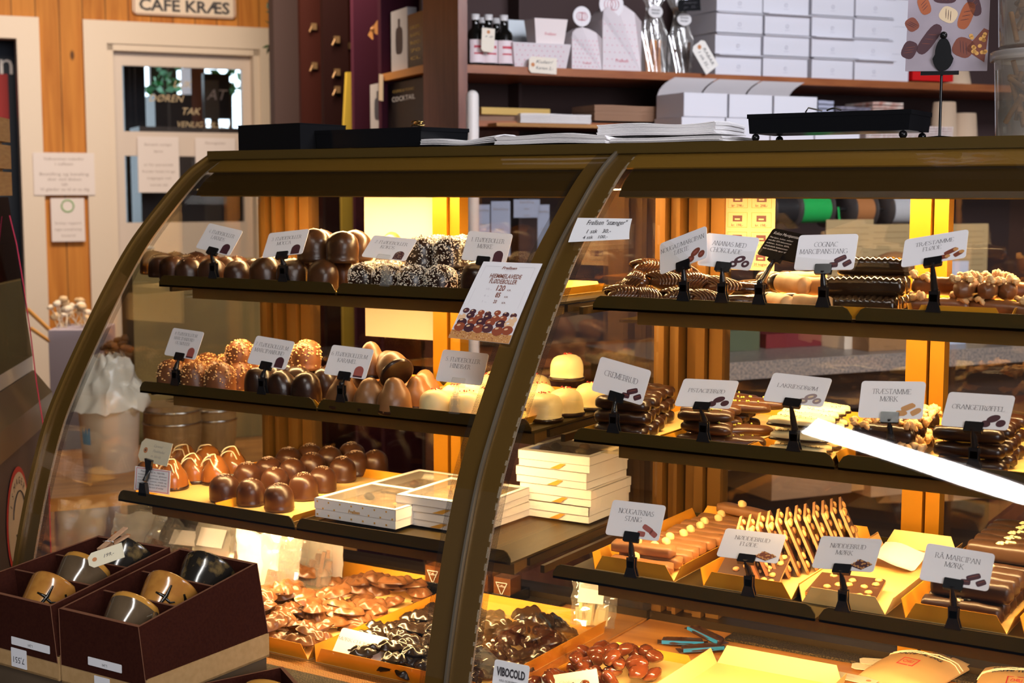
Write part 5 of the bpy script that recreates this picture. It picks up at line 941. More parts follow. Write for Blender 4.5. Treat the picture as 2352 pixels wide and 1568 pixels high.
def rr(x, y): return Vector((c_.x+x*math.cos(ang)-y*math.sin(ang), c_.y+x*math.sin(ang)+y*math.cos(ang), .715))
tb = [Vector((q.x, q.y, .715)) for q in (c_+Vector((-.10, -.235, 0)), c_+Vector((.055, -.26, 0)), c_+Vector((.115, -.075, 0)), c_)]
ZB = .625
inT, _ = quad_box(tb, .09, .004, BMT, (.5,), 'mug_box', 'lower dark brown card box half hidden below the frog trays')
mug(cellc(inT, .80)+Vector((0, 0, -.028)), 0, 'taupe mug in the lower brown box', .4, .9)
TW = mat('table_dark_wood', (.035, .022, .015), .5)
mb = MB(); mb.box((-1.60, .80, .585), (-.95, 1.335, .610)); 
for X, Y in ((-1.57, .83), (-1.0, .83), (-1.57, 1.29), (-1.0, 1.29)): mb.box((X-.02, Y-.02, 0), (X+.02, Y+.02, .585))
solo('display_table', mb, TW, 'dark low table in front of the dome case carrying the mug boxes', 'table')
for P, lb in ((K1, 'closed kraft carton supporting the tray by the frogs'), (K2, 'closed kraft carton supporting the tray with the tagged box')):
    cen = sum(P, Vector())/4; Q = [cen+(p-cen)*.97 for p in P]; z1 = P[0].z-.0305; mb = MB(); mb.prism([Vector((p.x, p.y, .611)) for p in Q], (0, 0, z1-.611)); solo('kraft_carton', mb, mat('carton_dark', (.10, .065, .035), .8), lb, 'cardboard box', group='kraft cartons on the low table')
mb = MB(); mb.prism([Vector((p.x, p.y, .611)) for p in tb], (0, 0, .013)); solo('kraft_pad', mb, KRAFT, 'thin kraft pad under the lower brown box', 'cardboard')
# glass jug with handle at the very corner
P = atZ(10, 1600, .72); ro = thing('glass_jug', 'clear glass jug with a thick arched handle at the corner', 'jug', (P.x-.0, P.y-.03, .611)); GJ = mat('jug_glass', (.95, .95, .92), .03, trans=1., ior=1.45)
mb = MB(); mb.lathe([(.001, 0), (.034, 0), (.038, .01), (.040, .06), (.034, .10), (.032, .118)], 32, cap=False); mb.lathe([(.030, .118), (.032, .10), (.0375, .06), (.0355, .012), (.001, .004)], 32, cap=False); part('body', mb, GJ, ro)
mb = MB(); mb.tube([Vector((-.005+.046*math.cos(t), .0, .098+.040*math.sin(t))) for t in [PI*k/14 for k in range(15)]], .0042, 10); part('handle', mb, mat('smoky_handle', (.16, .12, .09), .1, coat=.5), ro)
# ================================================================ ON TOP OF THE CASES (z = 1.3647)
ZT = 1.3648
def zpx(v, u, Y): return atY(u, v, Y).z
pa, pb, pc_ = atY(548, 350, 1.835), atY(690, 350, 1.815), atY(795, 350, 1.93); pd = pa+pc_-pb; zt = zpx(284, 690, 1.815)
mb = MB(); mb.prism([Vector((p.x, p.y, ZT)) for p in (pa, pb, pc_, pd)], (0, 0, zt-ZT)); mb.prism([Vector((p.x, p.y, zt)) for p in [q+(q-(pa+pc_)/2)*.01 for q in (pa, pb, pc_, pd)]], (0, 0, .0015))
solo('black_box', mb, mat('black_card', (.006, .006, .007), .6, spec=.15), 'plain black box on top of the dome case, at its door end', 'box')
def footed_tray(A, B, C, z0, z1, feet, lb, extra=None):
    D_ = A+C-B; P = [A, B, C, D_]; cen = sum(P, Vector())/4; ro = thing('footed_tray', lb, 'tray', (cen.x, cen.y, ZT), group='black footed trays on top of the cases')
    F_ = lambda k, z: [Vector((cen.x+(p.x-cen.x)*k, cen.y+(p.y-cen.y)*k, z)) for p in P]
    mb = MB(); mb.hexa(F_(.97, z0), F_(.985, z1-.004)); mb.hexa(F_(1.0, z1-.004), F_(1.0, z1-.001)); R1, R2 = F_(1.0, z1-.001), F_(.95, z1-.001)
    for i in range(4):
        j = (i+1) % 4; up = Vector((0, 0, .003)); mb.hexa([R1[i], R1[j], R2[j], R2[i]], [R1[i]+up, R1[j]+up, R2[j]+up, R2[i]+up])
    part('tray', mb, mat('black_lacquer', (.006, .006, .007), .20), ro, True)
    for p in F_(.90, 0): 
        r = (z0-ZT)/2; mb = MB(); mb.ball((p.x, p.y, ZT+r), r, 16); part('ball_foot', mb, mat('black_lacquer', (0, 0, 0)), ro, True)
    return ro
footed_tray(atY(722, 300, 1.850), atY(968, 300, 1.825), atY(1078, 300, 1.925), zpx(335, 968, 1.825), zpx(294, 968, 1.825), 0, 'black tray on ball feet behind the napkins, dome case top')
footed_tray(atY(1715, 300, 1.832), atY(2092, 300, 1.820), atY(2140, 300, 1.925), zpx(298, 2090, 1.82), zpx(254, 2090, 1.82), 0, 'black tray on ball feet on the bar case top')
mb = MB(); P = atY(960, 292, 1.88); 
for i in range(4): mb.tube([P+Vector((.012*math.cos(t+i), .008*math.sin(t), .003+.002*i+.001*math.sin(3*t))) for t in [2*PI*k/14 for k in range(15)]], .0012, 6)
solo('gold_chain', mb, mat('brass', (.75, .50, .18), .25, metal=1), 'small brass chain lying on the black tray of the dome case', 'chain')
mb = MB(); P = atY(1850, 258, 1.87); mb.tube([P+Vector((.0, 0, .0)), P+Vector((.004, 0, .006)), P+Vector((.02, .01, .002))], .0012, 6); mb.tube([P+Vector((.03+.02*k/8, .0, .0015+.003*math.sin(k/8*PI))) for k in range(9)], .0012, 6)
solo('metal_tongs', mb, mat('dark_steel', (.2, .18, .16), .3, metal=1), 'thin dark metal tongs lying in the black tray of the bar case', 'tongs')
def napkins(x0, x1, y0, y1, z, n, lb, seed, wav=.0018):
    g = random.Random(seed); mb = MB(); t = .0014
    for i in range(n):
        ox, oy = g.uniform(-.002, .002), g.uniform(-.002, .002)
        def f(a, b, dz): return Vector((x0+ox+(x1-x0)*a, y0+oy+(y1-y0)*b, z+i*(t+.00012)+dz+wav*(1+i*.25)*math.sin(a*7+seed)*math.sin(b*3+.5)*(.4+a)+wav*(1+i*.2)))
        mb.grid(lambda a, b: f(a, b, t), 16, 4); mb.grid(lambda a, b: f(1-a, b, 0), 16, 4); mb.add([f(k/16, 0, 0) for k in range(17)]+[f(k/16, 0, t) for k in range(17)], [(k, k+1, k+18, k+17) for k in range(16)])
        mb.add([f(0, k/4, 0) for k in range(5)]+[f(0, k/4, t) for k in range(5)], [(k+1, k, k+5, k+6) for k in range(4)])
        mb.add([f(1, k/4, 0) for k in range(5)]+[f(1, k/4, t) for k in range(5)], [(k, k+1, k+6, k+5) for k in range(4)])
    solo('napkin_stack', mb, mat('napkin', (.90, .87, .87), .85), lb, 'napkins', group='white napkin stacks on the case top')
xa, xb = X1(972, 1.80), X1(1140, 1.80); napkins(xa, xb, 1.795, 1.90, ZT, 4, 'small loose napkin stack beside the black tray of the dome case', 1, .0030)
xa, xb = X1(1140, 1.792), X1(1392, 1.792); napkins(xa, xb, 1.790, 1.92, ZT, 7, 'white napkin stack in the middle, over the dome case corner', 4, .0015)
xa, xb = X1(1395, 1.83), X1(1672, 1.83); napkins(xa, xb, 1.80, 1.925, ZT, 4, 'white napkin stack lying on the case seam', 2, .0008); napkins(xa-.015, xb-.02, 1.825, 1.93, ZT+.0105, 9, 'thick white napkin stack on top of the flat one over the case seam', 6, .0014)
# photo on a clip stand
p = (-0.5104, 1.8729, 1.5187, 0.3064, 0.1687, 0.0176, 0.1007, 0.1381); T = card_T(p); W, H = p[6], p[7]
ro = thing('photo_stand', 'picture of assorted chocolates held by a thin black stand on the case top', 'picture stand', (atY(2163, 318, 1.862).x, 1.862, ZT))
mb = MB(); mb.prism([T(a, -.0003, b) for a, b in rrect(W, H, .001)], T(0, .0006, 0)-T(0, 0, 0)); cols = [mat('photo_mauve', (.42, .36, .42), .35, col2=(.34, .29, .34), scale=14), PMAT['d'], PMAT['m'], mat('photo_rust', (.40, .10, .03), .4), PMAT['w'], mat('photo_nut', (.80, .42, .10), .4)]
for cx, cz, L, w_, a, c in ((-.30, .12, .095, .040, -1.2, 3), (-.15, .30, .13, .045, .15, 1), (.12, .36, .055, .055, .4, 3), (-.05, .19, .11, .04, -.05, 1), (.30, .15, .15, .04, -1.25, 1), (.22, .02, .14, .045, 1.25, 3), (-.22, -.20, .17, .045, 1.0, 1), (.0, .03, .085, .055, -.5, 4), (.44, .25, .08, .06, 1.1, 1), (-.44, -.06, .06, .05, .6, 2), (-.46, -.3, .09, .05, 1.2, 1), (-.36, .44, .1, .04, .1, 3), (.0, .48, .10, .04, -.6, 2), (.34, .47, .12, .04, -.1, 1), (.20, -.28, .10, .07, -.4, 2)):
    blob(mb, cx*W, cz*H, L*W*1.3, w_*W*1.8, a, c, T, -.0006, 18, .7)
    for k in (-1, 0, 1): blob(mb, cx*W+k*L*W*.4*math.cos(a), cz*H+k*L*W*.4*math.sin(a), .0004, w_*W*1.3, a+.5, 1 if c != 1 else 2, T, -.0008, 6)
mb.add([T(a*W, -.0006, b*H) for a, b in ((.22, -.30), (.46, -.42), (.50, -.12), (.44, -.10))], [(0, 1, 2, 3)], 2)
for i in range(16): a = R_.random(); b = R_.random(); blob(mb, (.28+.2*a)*W, (-.34+.2*b)*H, .0026, .0026, 0, 5, T, -.0009, 9)
for i in range(8): blob(mb, (-.12+.025*i-.10*(i > 4))*W, (.19+.02*(i % 3))*H, .0022, .002, 0, 5, T, -.0009, 7)
part('photo', mb, cols, ro, True)
c = atY(2163, 160, 1.862); bp = atY(2163, 318, 1.862); mb = MB(); mb.tube([(c.x, 1.862, ZT+.003), (c.x, 1.862, c.z)], .0018, 8); part('rod', mb, BLK, ro, True)
mb = MB(); mb.lathe([(.022, 0), (.022, .002), (.003, .004)], 24, c=(c.x, 1.862, ZT)); part('base', mb, BLK, ro, True)
mb = MB(); e = Vector((math.cos(.3064), math.sin(.3064), 0)); K = atY(2166, 125, 1.858); mb.prism([K+e*(math.cos(a)*.0135*(1 if math.sin(a) < 0 else .75))+Vector((0, 0, math.sin(a)*.021)) for a in [2*PI*k/24 for k in range(24)]], (.0005, -.0015, 0)); mb.prism([K+e*a+Vector((0, 0, b)) for a, b in ((-.027, -.026), (.020, -.026), (.020, -.021), (-.027, -.021))], (.0008, -.0025, 0)); mb.ball(K+Vector((0, 0, .024)), .005, 10); part('clip', mb, BLK, ro, True)
# plastic tubs
TUB = glassy('tub_plastic', (.93, .90, .84), .07, .12, .16, (.9, .85, .75)); STK = mat('dried_sticks', (.30, .15, .05), .7, col2=(.16, .07, .02), scale=30)
for i, (z0, z1, lb) in enumerate(((ZT, 1.466, 'lower clear plastic tub of brown sticks on the bar case top'), (1.4775, 1.60, 'upper clear plastic tub of brown sticks, stacked on the lower one'))):
    ctr = atY(2398, 300, 1.885); ro = thing('plastic_tub', lb, 'plastic tub', (ctr.x, 1.885, z0), group='stacked clear plastic tubs'); h = z1-z0
    mb = MB(); mb.lathe([(.058, 0), (.063, h)], 40, cap=False); mb.lathe([(.001, .001), (.058, .001)], 40, cap=False); part('tub', mb, TUB, ro)
    mb = MB(); mb.lathe([(.001, h+.004), (.066, h+.006), (.068, h+.004), (.068, h-.006), (.064, h-.006), (.063, h)], 40, cap=False); part('lid', mb, glassy('tub_lid', (.95, .93, .90), .07, .1, .35, (.85, .82, .78)), ro)
    g = random.Random(i); mb = MB()
    for k in range(46): a = g.uniform(0, 6.3); r = g.uniform(.02, .050); zc = g.uniform(.02, h-.02); d = Vector((math.cos(a+1.57), math.sin(a+1.57), g.uniform(-2.2, 2.2))).normalized()*.022; P = Vector((math.cos(a)*r, math.sin(a)*r, zc)); A_ = P-d; B_ = P+d; A_.z = min(max(A_.z, .005), h-.004); B_.z = min(max(B_.z, .005), h-.004); mb.tube([A_, B_], .0035, 6)
    o = part('sticks', mb, STK, ro); o['kind'] = 'stuff'
# ================================================================ ROOM: stands at an angle to the counter; local x along E1, local y along E2
MRr = Matrix.Rotation(RZ, 4, 'Z')
def RW(s_, d, z): return E1*s_+E2*d+Vector((0, 0, z))
def sd(u, v, D): p = atD(u, v, D); return p.dot(E1), p.z
def rthing(name, lb, cat, s_, d, z, group=None, rz=0.): return thing(name, lb, cat, M=Matrix.Translation(RW(s_, d, z)) @ Matrix.Rotation(RZ+rz, 4, 'Z'), group=group)
def rsolo(name, mb, mats, lb, cat, s_, d, z, group=None, rz=0., kind=None): return solo(name, mb, mats, lb, cat, M=Matrix.Translation(RW(s_, d, z)) @ Matrix.Rotation(RZ+rz, 4, 'Z'), world=False, group=group, kind=kind)
def rbox(name, mats, lb, cat, D, u0, v0, u1, v1, dep, group=None, kind=None, bev=0):
    """box whose front face spans the pixel rectangle at distance D"""
    s0, z1 = sd(u0, v0, D); s1, _ = sd(u1, v0, D); _, z0 = sd(u0, v1, D); mb = MB(); w_ = s1-s0; mb.box((-w_/2, 0, 0), (w_/2, dep, z1-z0))
    return rsolo(name, mb, mats, lb, cat, (s0+s1)/2, D, z0, group, kind=kind)
PINE = planks('pine_planks', (.40, .125, .016), (.62, .25, .045), .105); CREAM = mat('cream_paint', (.74, .62, .50), .45); WALLD = mat('dark_wall', (.055, .030, .028), .8)
DW = 7.0
# wall with the door: planks around two openings
def wallpiece(mb, s0, s1, z0, z1, d0, d1, mi=0): mb.box((s0, d0, z0), (s1, d1, z1), mi)
sA, zT = sd(188, 46, DW); sB, _ = sd(640, 64, DW); s85, _ = sd(87, 45, DW)
dl, dr, dtop = sA+.05, sB-.06, zT-.04
mb = MB()
for a in ((s85-1.4-.3, s85-1.3, 0, 2.7), (s85-.02, sA+.03, 0, 2.7), (sB-.03, sB+3.0, 0, 2.7), (s85-1.3, s85-.02, zT-.05, 2.7), (sA+.03, sB-.03, zT-.05, 2.7)): wallpiece(mb, a[0], a[1], a[2], a[3], 0, .10)
o = solo('wall_door_side', mb, PINE, None, None, M=Matrix.Translation(RW(0, DW, 0)) @ MRr, world=False, kind='structure')
mb = MB(); cw = .105; 
for a in ((sA, sA+cw, 0, zT), (sB-cw, sB, 0, zT), (sA+cw, sB-cw, zT-cw, zT)): wallpiece(mb, a[0], a[1], a[2], a[3], -.035, .0)
for a in ((sA+cw, sA+cw+.03, 0, zT-cw), (sB-cw-.03, sB-cw, 0, zT-cw), (sA+cw, sB-cw, zT-cw-.03, zT-cw)): wallpiece(mb, a[0], a[1], a[2], a[3], -.02, .10)
for a in ((s85-.10, s85, 0, zT), (s85-1.35, s85-1.25, 0, zT), (s85-1.25, s85-.10, zT-.10, zT)): wallpiece(mb, a[0], a[1], a[2], a[3], -.035, .06)
solo('trim_1', mb, CREAM, None, None, M=Matrix.Translation(RW(0, DW, 0)) @ MRr, world=False, kind='structure')
# glazed door leaf
x0d, x1d, ztop = sA+cw+.03, sB-cw-.03, zT-cw-.03
gx0, gz1 = sd(284, 148, DW); gx1, gz0 = sd(564, 305, DW); hx0, hz1 = sd(286, 357, DW); _, hz0 = sd(286, 512, DW)
dro = solo('door_1', (lambda m: [wallpiece(m, *a, .05, .09) for a in ((x0d, gx0, 0, ztop), (gx1, x1d, 0, ztop), (gx0, gx1, gz1, ztop), (gx0, gx1, hz1, gz0), (gx0, gx1, 0, hz0))] and m)(MB()), mat('door_paint', (.66, .56, .49), .4), None, None, M=Matrix.Translation(RW(0, DW, 0)) @ MRr, world=False, kind='structure')
for nm, a, b in (('upper_pane', gz0, gz1), ('lower_pane', hz0, hz1)):
    mb = MB(); wallpiece(mb, gx0, gx1, a, b, .066, .074); part('door_glass', mb, glassy('door_glass', (.95, .97, 1.), .06), dro)
mb = MB(); T = lambda x, y, z: Vector(((gx0+gx1)/2+x, .060+y, (gz0+gz1)/2+z)); PG2 = mat('gold_lettering', (.55, .42, .25), .4)
for t, x, z, h in (('LUK', .0, .06, .035), ('DØREN', -.08, -.01, .035), ('TAK', .04, -.07, .035), ('VENLIG HILSEN', .10, -.13, .028)): sans(mb, t, x, z, h, T, shear=.3)
part('lettering', mb, PG2, dro)
mb = MB(); mb.tube([Vector((x0d+.06, .04, 1.02)), Vector((x0d+.06, -.0, 1.02)), Vector((x0d+.17, -.0, 1.02))], .010, 8); part('door_handle', mb, mat('steel', (.5, .5, .5), .3, metal=1), dro)
# bright place beyond the door: glowing panel added for the daylight outdoors
SKYW = mat('daylight_glow', (.5, .6, .6), .5, emit=(.78, .93, 1.0), es=3.6); LEAF = mat('garden_leaves', (.10, .26, .10), .6, col2=(.25, .42, .2), scale=9)
mb = MB(); mb.box((-1.9, 0, .95), (1.6, .05, 2.6)); sm, _ = sd(430, 200, 9.6); solo('glow_panel_1', mb, SKYW, None, None, M=Matrix.Translation(RW(sm, 9.6, 0)) @ MRr, world=False, kind='structure')
mb = MB(); mb.box((-3, 0, 0), (3, .1, .95)); mb.box((-3, 0, .95), (-1.9, .1, 2.7)); mb.box((1.6, 0, .95), (3, .1, 2.7)); mb.box((-1.9, -.0, 2.35), (1.6, .1, 2.7)); mb.box((-.25, -.02, .95), (-.08, .05, 2.4)); solo('wall_outer_room', mb, mat('outer_wall', (.16, .12, .11), .7), None, None, M=Matrix.Translation(RW(sm, 9.55, 0)) @ MRr, world=False, kind='structure')
for u0, v0, u1, v1, D, c, lb, t in ((283, 148, 332, 310, 8.2, (.008, .012, .02), 'dark cabinet seen through the door glass, by its hinge side', None), (468, 168, 527, 272, 8.0, (.006, .009, .014), 'black sign board with white letters seen through the door glass', 'AT'), (438, 150, 470, 300, 8.6, (.50, .26, .22), 'pinkish brick pillar seen through the door glass', None), (355, 215, 440, 300, 8.4, (.10, .08, .07), 'grey shop stall seen through the door glass', None), (320, 290, 560, 520, 7.7, (.05, .035, .03), 'dark table seen through the lower door glass', None)):
    s0, z1 = sd(u0, v0, D); s1, _ = sd(u1, v0, D); _, z0 = sd(u0, v1, D); z0 = 0 if t is None else z0; ro = rthing('sign_board' if t else ('pillar' if 'pillar' in lb else 'cabinet'), lb, 'sign' if t else 'furniture', (s0+s1)/2, D, z0); w_ = s1-s0
    mb = MB(); mb.box((-w_/2, 0, 0), (w_/2, .06 if t else .3, z1-z0)); part('board' if t else 'body', mb, mat('far_%d' % u0, c, .5), ro)
    if t: mb = MB(); sans(mb, t, .0, (z1-z0)*.42, .06, lambda x, y, z: Vector((x, -.004+y, z)), shear=.3); part('lettering', mb, CARD, ro); mb = MB(); mb.box((-.02, .06, -z0), (.02, .09, .1)); part('post', mb, BLK, ro)
def leaves(mb, c, r, n, g, sz=.03, mi=0):
    for _ in range(n):
        p = Vector(c)+Vector((g.gauss(0, .4), g.gauss(0, .4), g.gauss(0, .4)))*r; q = Euler((g.uniform(0, 6), g.uniform(0, 6), g.uniform(0, 6))).to_matrix(); mb.add([p+q @ Vector(a) for a in ((0, -sz, 0), (sz*.45, 0, sz*.1), (0, sz, 0), (-sz*.45, 0, sz*.1))], [(0, 1, 2, 3)], mi)
for u, v, k in ((555, 180, 0), (400, 175, 1)):
    s_, z_ = sd(u, v, 8.9); g = random.Random(k); ro = rthing('garden_shrub', ('green shrub seen at the right side of the door glass', 'green shrub seen left of the pillar through the door', 'green shrub above the sign board beyond the door')[k], 'shrub', s_, 9.25, 0, 'shrubs beyond the door')
    mb = MB(); leaves(mb, (0, 0, z_), .16, 26, g, .05); part('foliage', mb, mat('bright_leaf', (.16, .50, .22), .5, emit=None), ro); mb = MB(); mb.tube([(0, 0, 0), (.01, 0, z_)], .012, 6); part('stem', mb, mat('bark', (.12, .07, .04), .8), ro)
# door notices
def paper_at(u0, v0, u1, v1, D, lb, lines, name='paper_notice', m_=None, h=.012, ring=None):
    s0, z1 = sd(u0, v0, D); s1, _ = sd(u1, v0, D); _, z0 = sd(u0, v1, D); w_, hh = s1-s0, z1-z0; mb = MB(); mb.box((-w_/2, 0, 0), (w_/2, .002, hh)); T = lambda x, y, z: Vector((x, y-.0006, z))
    for k in range(len(lines)): sans(mb, lines[k], 0, hh*(.86-.72*k/max(1, len(lines)-1))-h/2, h, T, 1, wid=min(w_*.8, h*.72*len(lines[k])))
    if ring: mb.tube([(math.cos(t)*w_*.18, -.002, hh*.82+math.sin(t)*w_*.18) for t in [2*PI*k/20 for k in range(20)]], .004, 5, 2, closed=True)
    return rsolo(name, mb, [m_ or mat('aged_paper', (.80, .72, .70), .7), mat('grey_print', (.35, .28, .26), .7), mat('green_print', (.30, .50, .22), .6)], lb, 'notice', (s0+s1)/2, D, z0)
paper_at(315, 313, 410, 442, DW+.025, 'white notice taped on the door, between its two panes', ['Bemærk venligst', 'døren', '', 'er for personale', 'Kunder bedes bruge', 'indgangen ved', 'torvet tak'])
paper_at(448, 316, 540, 400, DW+.025, 'second white notice on the door, half behind the case', ['Åbningstider', '', 'mandag til fredag', 'lørdag'])
paper_at(75, 350, 216, 448, DW-.045, 'wide white notice across the planks and door casing', ['Velkommen indenfor', 'i cafeen', '', 'Bestilling og betaling', 'sker ved disken', 'tak', 'Vi glæder os til at se dig'], h=.014)
paper_at(116, 455, 193, 555, DW-.045, 'small white notice with a green ring on the planks', ['', '', '', 'Smiley rapport', 'ingen anmærkning', 'kontrol'], ring=True)
# CAFE sign above the door
s0, z1 = sd(305, -22, DW-.05); s1, _ = sd(542, -22, DW-.05); _, z0 = sd(305, 31, DW-.05); ro = rthing('cafe_sign', 'cream enamel sign reading CAFE KRÆS above the door', 'sign', (s0+s1)/2, DW-.035, z0); w_, hh = s1-s0, z1-z0
mb = MB(); mb.prism([(x, 0, z+hh/2) for x, z in rrect(w_, hh, .02)], (0, .03, 0)); part('plate', mb, mat('sign_cream', (.80, .66, .52), .4), ro); mb = MB(); sans(mb, 'CAFE KRÆS', 0, hh*.20, hh*.52, lambda x, y, z: Vector((x, y-.002, z)), wid=w_*.88, bold=.04); part('lettering', mb, INK, ro)
mb = MB(); 
for a, b, c, d in ((-.49, .03, .49, .06), (-.49, .94, .49, .97), (-.49, .03, -.48, .97), (.48, .03, .49, .97)): mb.box((a*w_, -.002, b*hh), (c*w_, 0, d*hh))
part('border_line', mb, mat('sign_brown', (.35, .14, .08), .5), ro)
# banner in the left opening
s0, z1 = sd(-60, 75, DW+.3); s1, _ = sd(58, 75, DW+.3); ro = rthing('banner', 'tall navy banner with white letters in the opening by the planks', 'banner', (s0+s1)/2, DW+.3, 0); w_ = s1-s0
mb = MB(); mb.box((-w_/2, 0, .05), (w_/2, .01, z1)); part('cloth', mb, mat('navy_cloth', (.006, .016, .035), .6), ro); mb = MB(); 
for ch, v, u in (('n', 170, 15), ('s', 278, 8)): a, zz = sd(u, v, DW+.3); serif_ch = sans(mb, ch, a-(s0+s1)/2, zz, .11, lambda x, y, z: Vector((x, y-.003, z)))
part('lettering', mb, CARD, ro); mb = MB(); a, z2 = sd(2, 170, DW+.3); _, z3 = sd(2, 275, DW+.3); mb.box((a-(s0+s1)/2-.12, -.004, z3), (a-(s0+s1)/2+.03, 0, z2)); part('red_patch', mb, mat('flag_red', (.45, .02, .02), .6), ro)
mb = MB(); mb.box((-1.3, 0, 0), (.5, .05, 2.5)); a, _ = sd(30, 400, DW+.6); solo('wall_passage', mb, mat('passage_dark', (.012, .010, .012), .8), None, None, M=Matrix.Translation(RW(a, DW+.6, 0)) @ MRr, world=False, kind='structure')
# floor, ceiling, far walls
mb = MB(); mb.box((-6.5, -1.5, -.05), (5.0, 11.5, 0)); struct('floor', mb, planks('floor_boards', (.20, .11, .06), (.30, .17, .09), .14))
mb = MB(); mb.box((-9, -1.5, 2.72), (3.5, 11.5, 2.78)); struct('ceiling', mb, mat('ceiling_boards', (.075, .045, .022), .8))
# ================================================================ SHELF UNIT BEHIND THE COUNTER
DS = 3.6; MAHO = mat('mahogany', (.24, .085, .048), .35, col2=(.17, .055, .032), scale=9, stretch=(6, 6, .8)); MAHS = mat('mahogany_edge', (.36, .12, .04), .35, col2=(.28, .085, .03), scale=9, stretch=(1, 6, 6))
sL, zS = sd(1072, 148, DS); sU0 = sd(1051, 100, DS)[0]; sR = sd(2500, 200, DS)[0]; _, zB = sd(1090, 275, DS)
ro = rthing('shelf_unit', 'dark mahogany shelf unit behind the counter with boxes and bottles', 'shelf unit', (sL+sR)/2, DS, 0); O = Vector(((sL+sR)/2, DS, 0))
def rp(name, a, b, m_, par=ro, o_=O):
    mb = MB(); mb.box((a[0]-o_.x, a[1]-o_.y, a[2]-o_.z), (b[0]-o_.x, b[1]-o_.y, b[2]-o_.z)); return part(name, mb, m_, par)
side = atS(972, 150, sU0); dside = side.dot(E2)
rp('side_panel', (sU0, DS-.005, 0), (sL, dside, 2.5), MAHO)
rp('shelf_board', (sL, DS, zS-.022), (sR, DS+.34, zS), MAHS); rp('shelf_board', (sL, DS+.02, zB-.016), (sd(1512, 200, DS)[0], DS+.34, zB), MAHS)
rp('back_panel', (sL, DS+.34, .0), (sR, DS+.36, 2.5), WALLD); zL = sd(1600, 480, DS)[1]
rp('cabinet_front', (sL, DS+.03, 0), (sR, DS+.05, .80), MAHO); rp('lower_board', (sL, DS, .80), (sR, DS+.34, .825), MAHS)
_, zM = sd(1800, 325, DS-.17); rp('shelf_board', (sL, DS-.19, zM-.02), (sR, DS+.34, zM), MAHS)
# end shelves further back, left of the panel
e0 = atS(972, 138, sU0).dot(E2); e1_ = atS(876, 182, sU0).dot(E2); ze = atS(922, 160, sU0).z
rp('end_board', (sU0, e0, ze-.022), (sU0+.30, e1_, ze), mat('orange_board', (.62, .26, .06), .4)); rp('end_board', (sU0, e0, .86), (sU0+.30, e1_, .88), MAHO); zlow = atS(922, 293, sU0).z; rp('end_board', (sU0, e0, zlow-.03), (sU0+.30, e1_, zlow-.01), MAHO)
rp('end_back', (sU0+.30, e0, 0), (sU0+.31, e1_+.02, 2.5), WALLD); PURP = mat('plum_paint', (.060, .012, .026), .7, spec=.12)
rp('end_panel', (sU0-.0, e1_, 0), (sU0+.30, e1_+.03, 2.5), PURP)
# cabinet doors to the left (plum and red-brown leaves with fittings)
REDW = mat('red_brown_paint', (.026, .005, .003), .7, spec=.1); DARKR = mat('deep_red_brown', (.012, .003, .0025), .7, spec=.08)
for i, (u0, u1, D, m_, lb) in enumerate(((812, 884, 4.60, PURP, 'plum painted tall cupboard nearest the end shelves'), (742, 800, 5.0, DARKR, 'very dark red tall cupboard with brass fittings'), (690, 748, 5.25, REDW, 'red brown tall cupboard next to the white panel'), (786, 815, 5.4, REDW, 'narrow red brown cupboard between the wider ones'))):
    s0, s1 = sd(u0, 100, D)[0], sd(u1, 100, D)[0]; r2 = rthing('tall_cupboard', lb, 'cupboard', (s0+s1)/2, D, 0, 'tall narrow cupboards'); mb = MB(); mb.box((-(s1-s0)/2, 0, .02), ((s1-s0)/2, .03, 2.6)); part('leaf', mb, m_, r2)
    for v in ((90, 165, 205), (60, 150), (105, 195), ())[i-1] if i else (): 
        z_ = sd(u0, v, D)[1]; mb = MB(); mb.box((-.008, -.012, z_-.012), (.012, 0, z_+.012)); mb.tube([(-.006, -.010, z_), (-.018, -.016, z_-.022)], .004, 6); part('fitting', mb, mat('brass_fit', (.22, .13, .06), .4, metal=.6), r2)
s_, z_ = sd(786, 290, 4.8); mb = MB(); mb.prism([(-.02, 0, 0), (.03, 0, 0), (.014, 0, .20), (-.006, 0, .20)], (0, .02, 0)); mb.box((-.03, 0, -1.), (.04, .02, 0)); 
rsolo('yellow_apron', mb, mat('yellow_cloth', (.48, .32, .03), .7), 'yellow cloth hanging between the cabinet doors', 'cloth', s_, 4.72, z_-.02)
s0, z_ = sd(657, 122, 6.2); s1, _ = sd(690, 122, 6.2); mb = MB(); mb.box((0, 0, 0), (s1-s0+.02, .03, z_)); rsolo('leaning_board', mb, mat('white_board', (.70, .62, .48), .5), 'tall off white board leaning between door casing and cabinets', 'panel', s0, 6.2, 0)
mb = MB(); mb.box((0, 0, 0), (3.2, .08, 2.7)); a = sd(690, 100, 5.5)[0]; solo('wall_behind_shelves', mb, WALLD, None, None, M=Matrix.Translation(RW(a, 5.9, 0)) @ MRr, world=False, kind='structure')
mb = MB(); mb.box((0, 0, 0), (4.2, .08, 2.7)); solo('wall_right', mb, mat('right_wall', (.10, .045, .03), .7), None, None, M=Matrix.Translation(RW(sR, DS+.37, 0)) @ MRr, world=False, kind='structure')
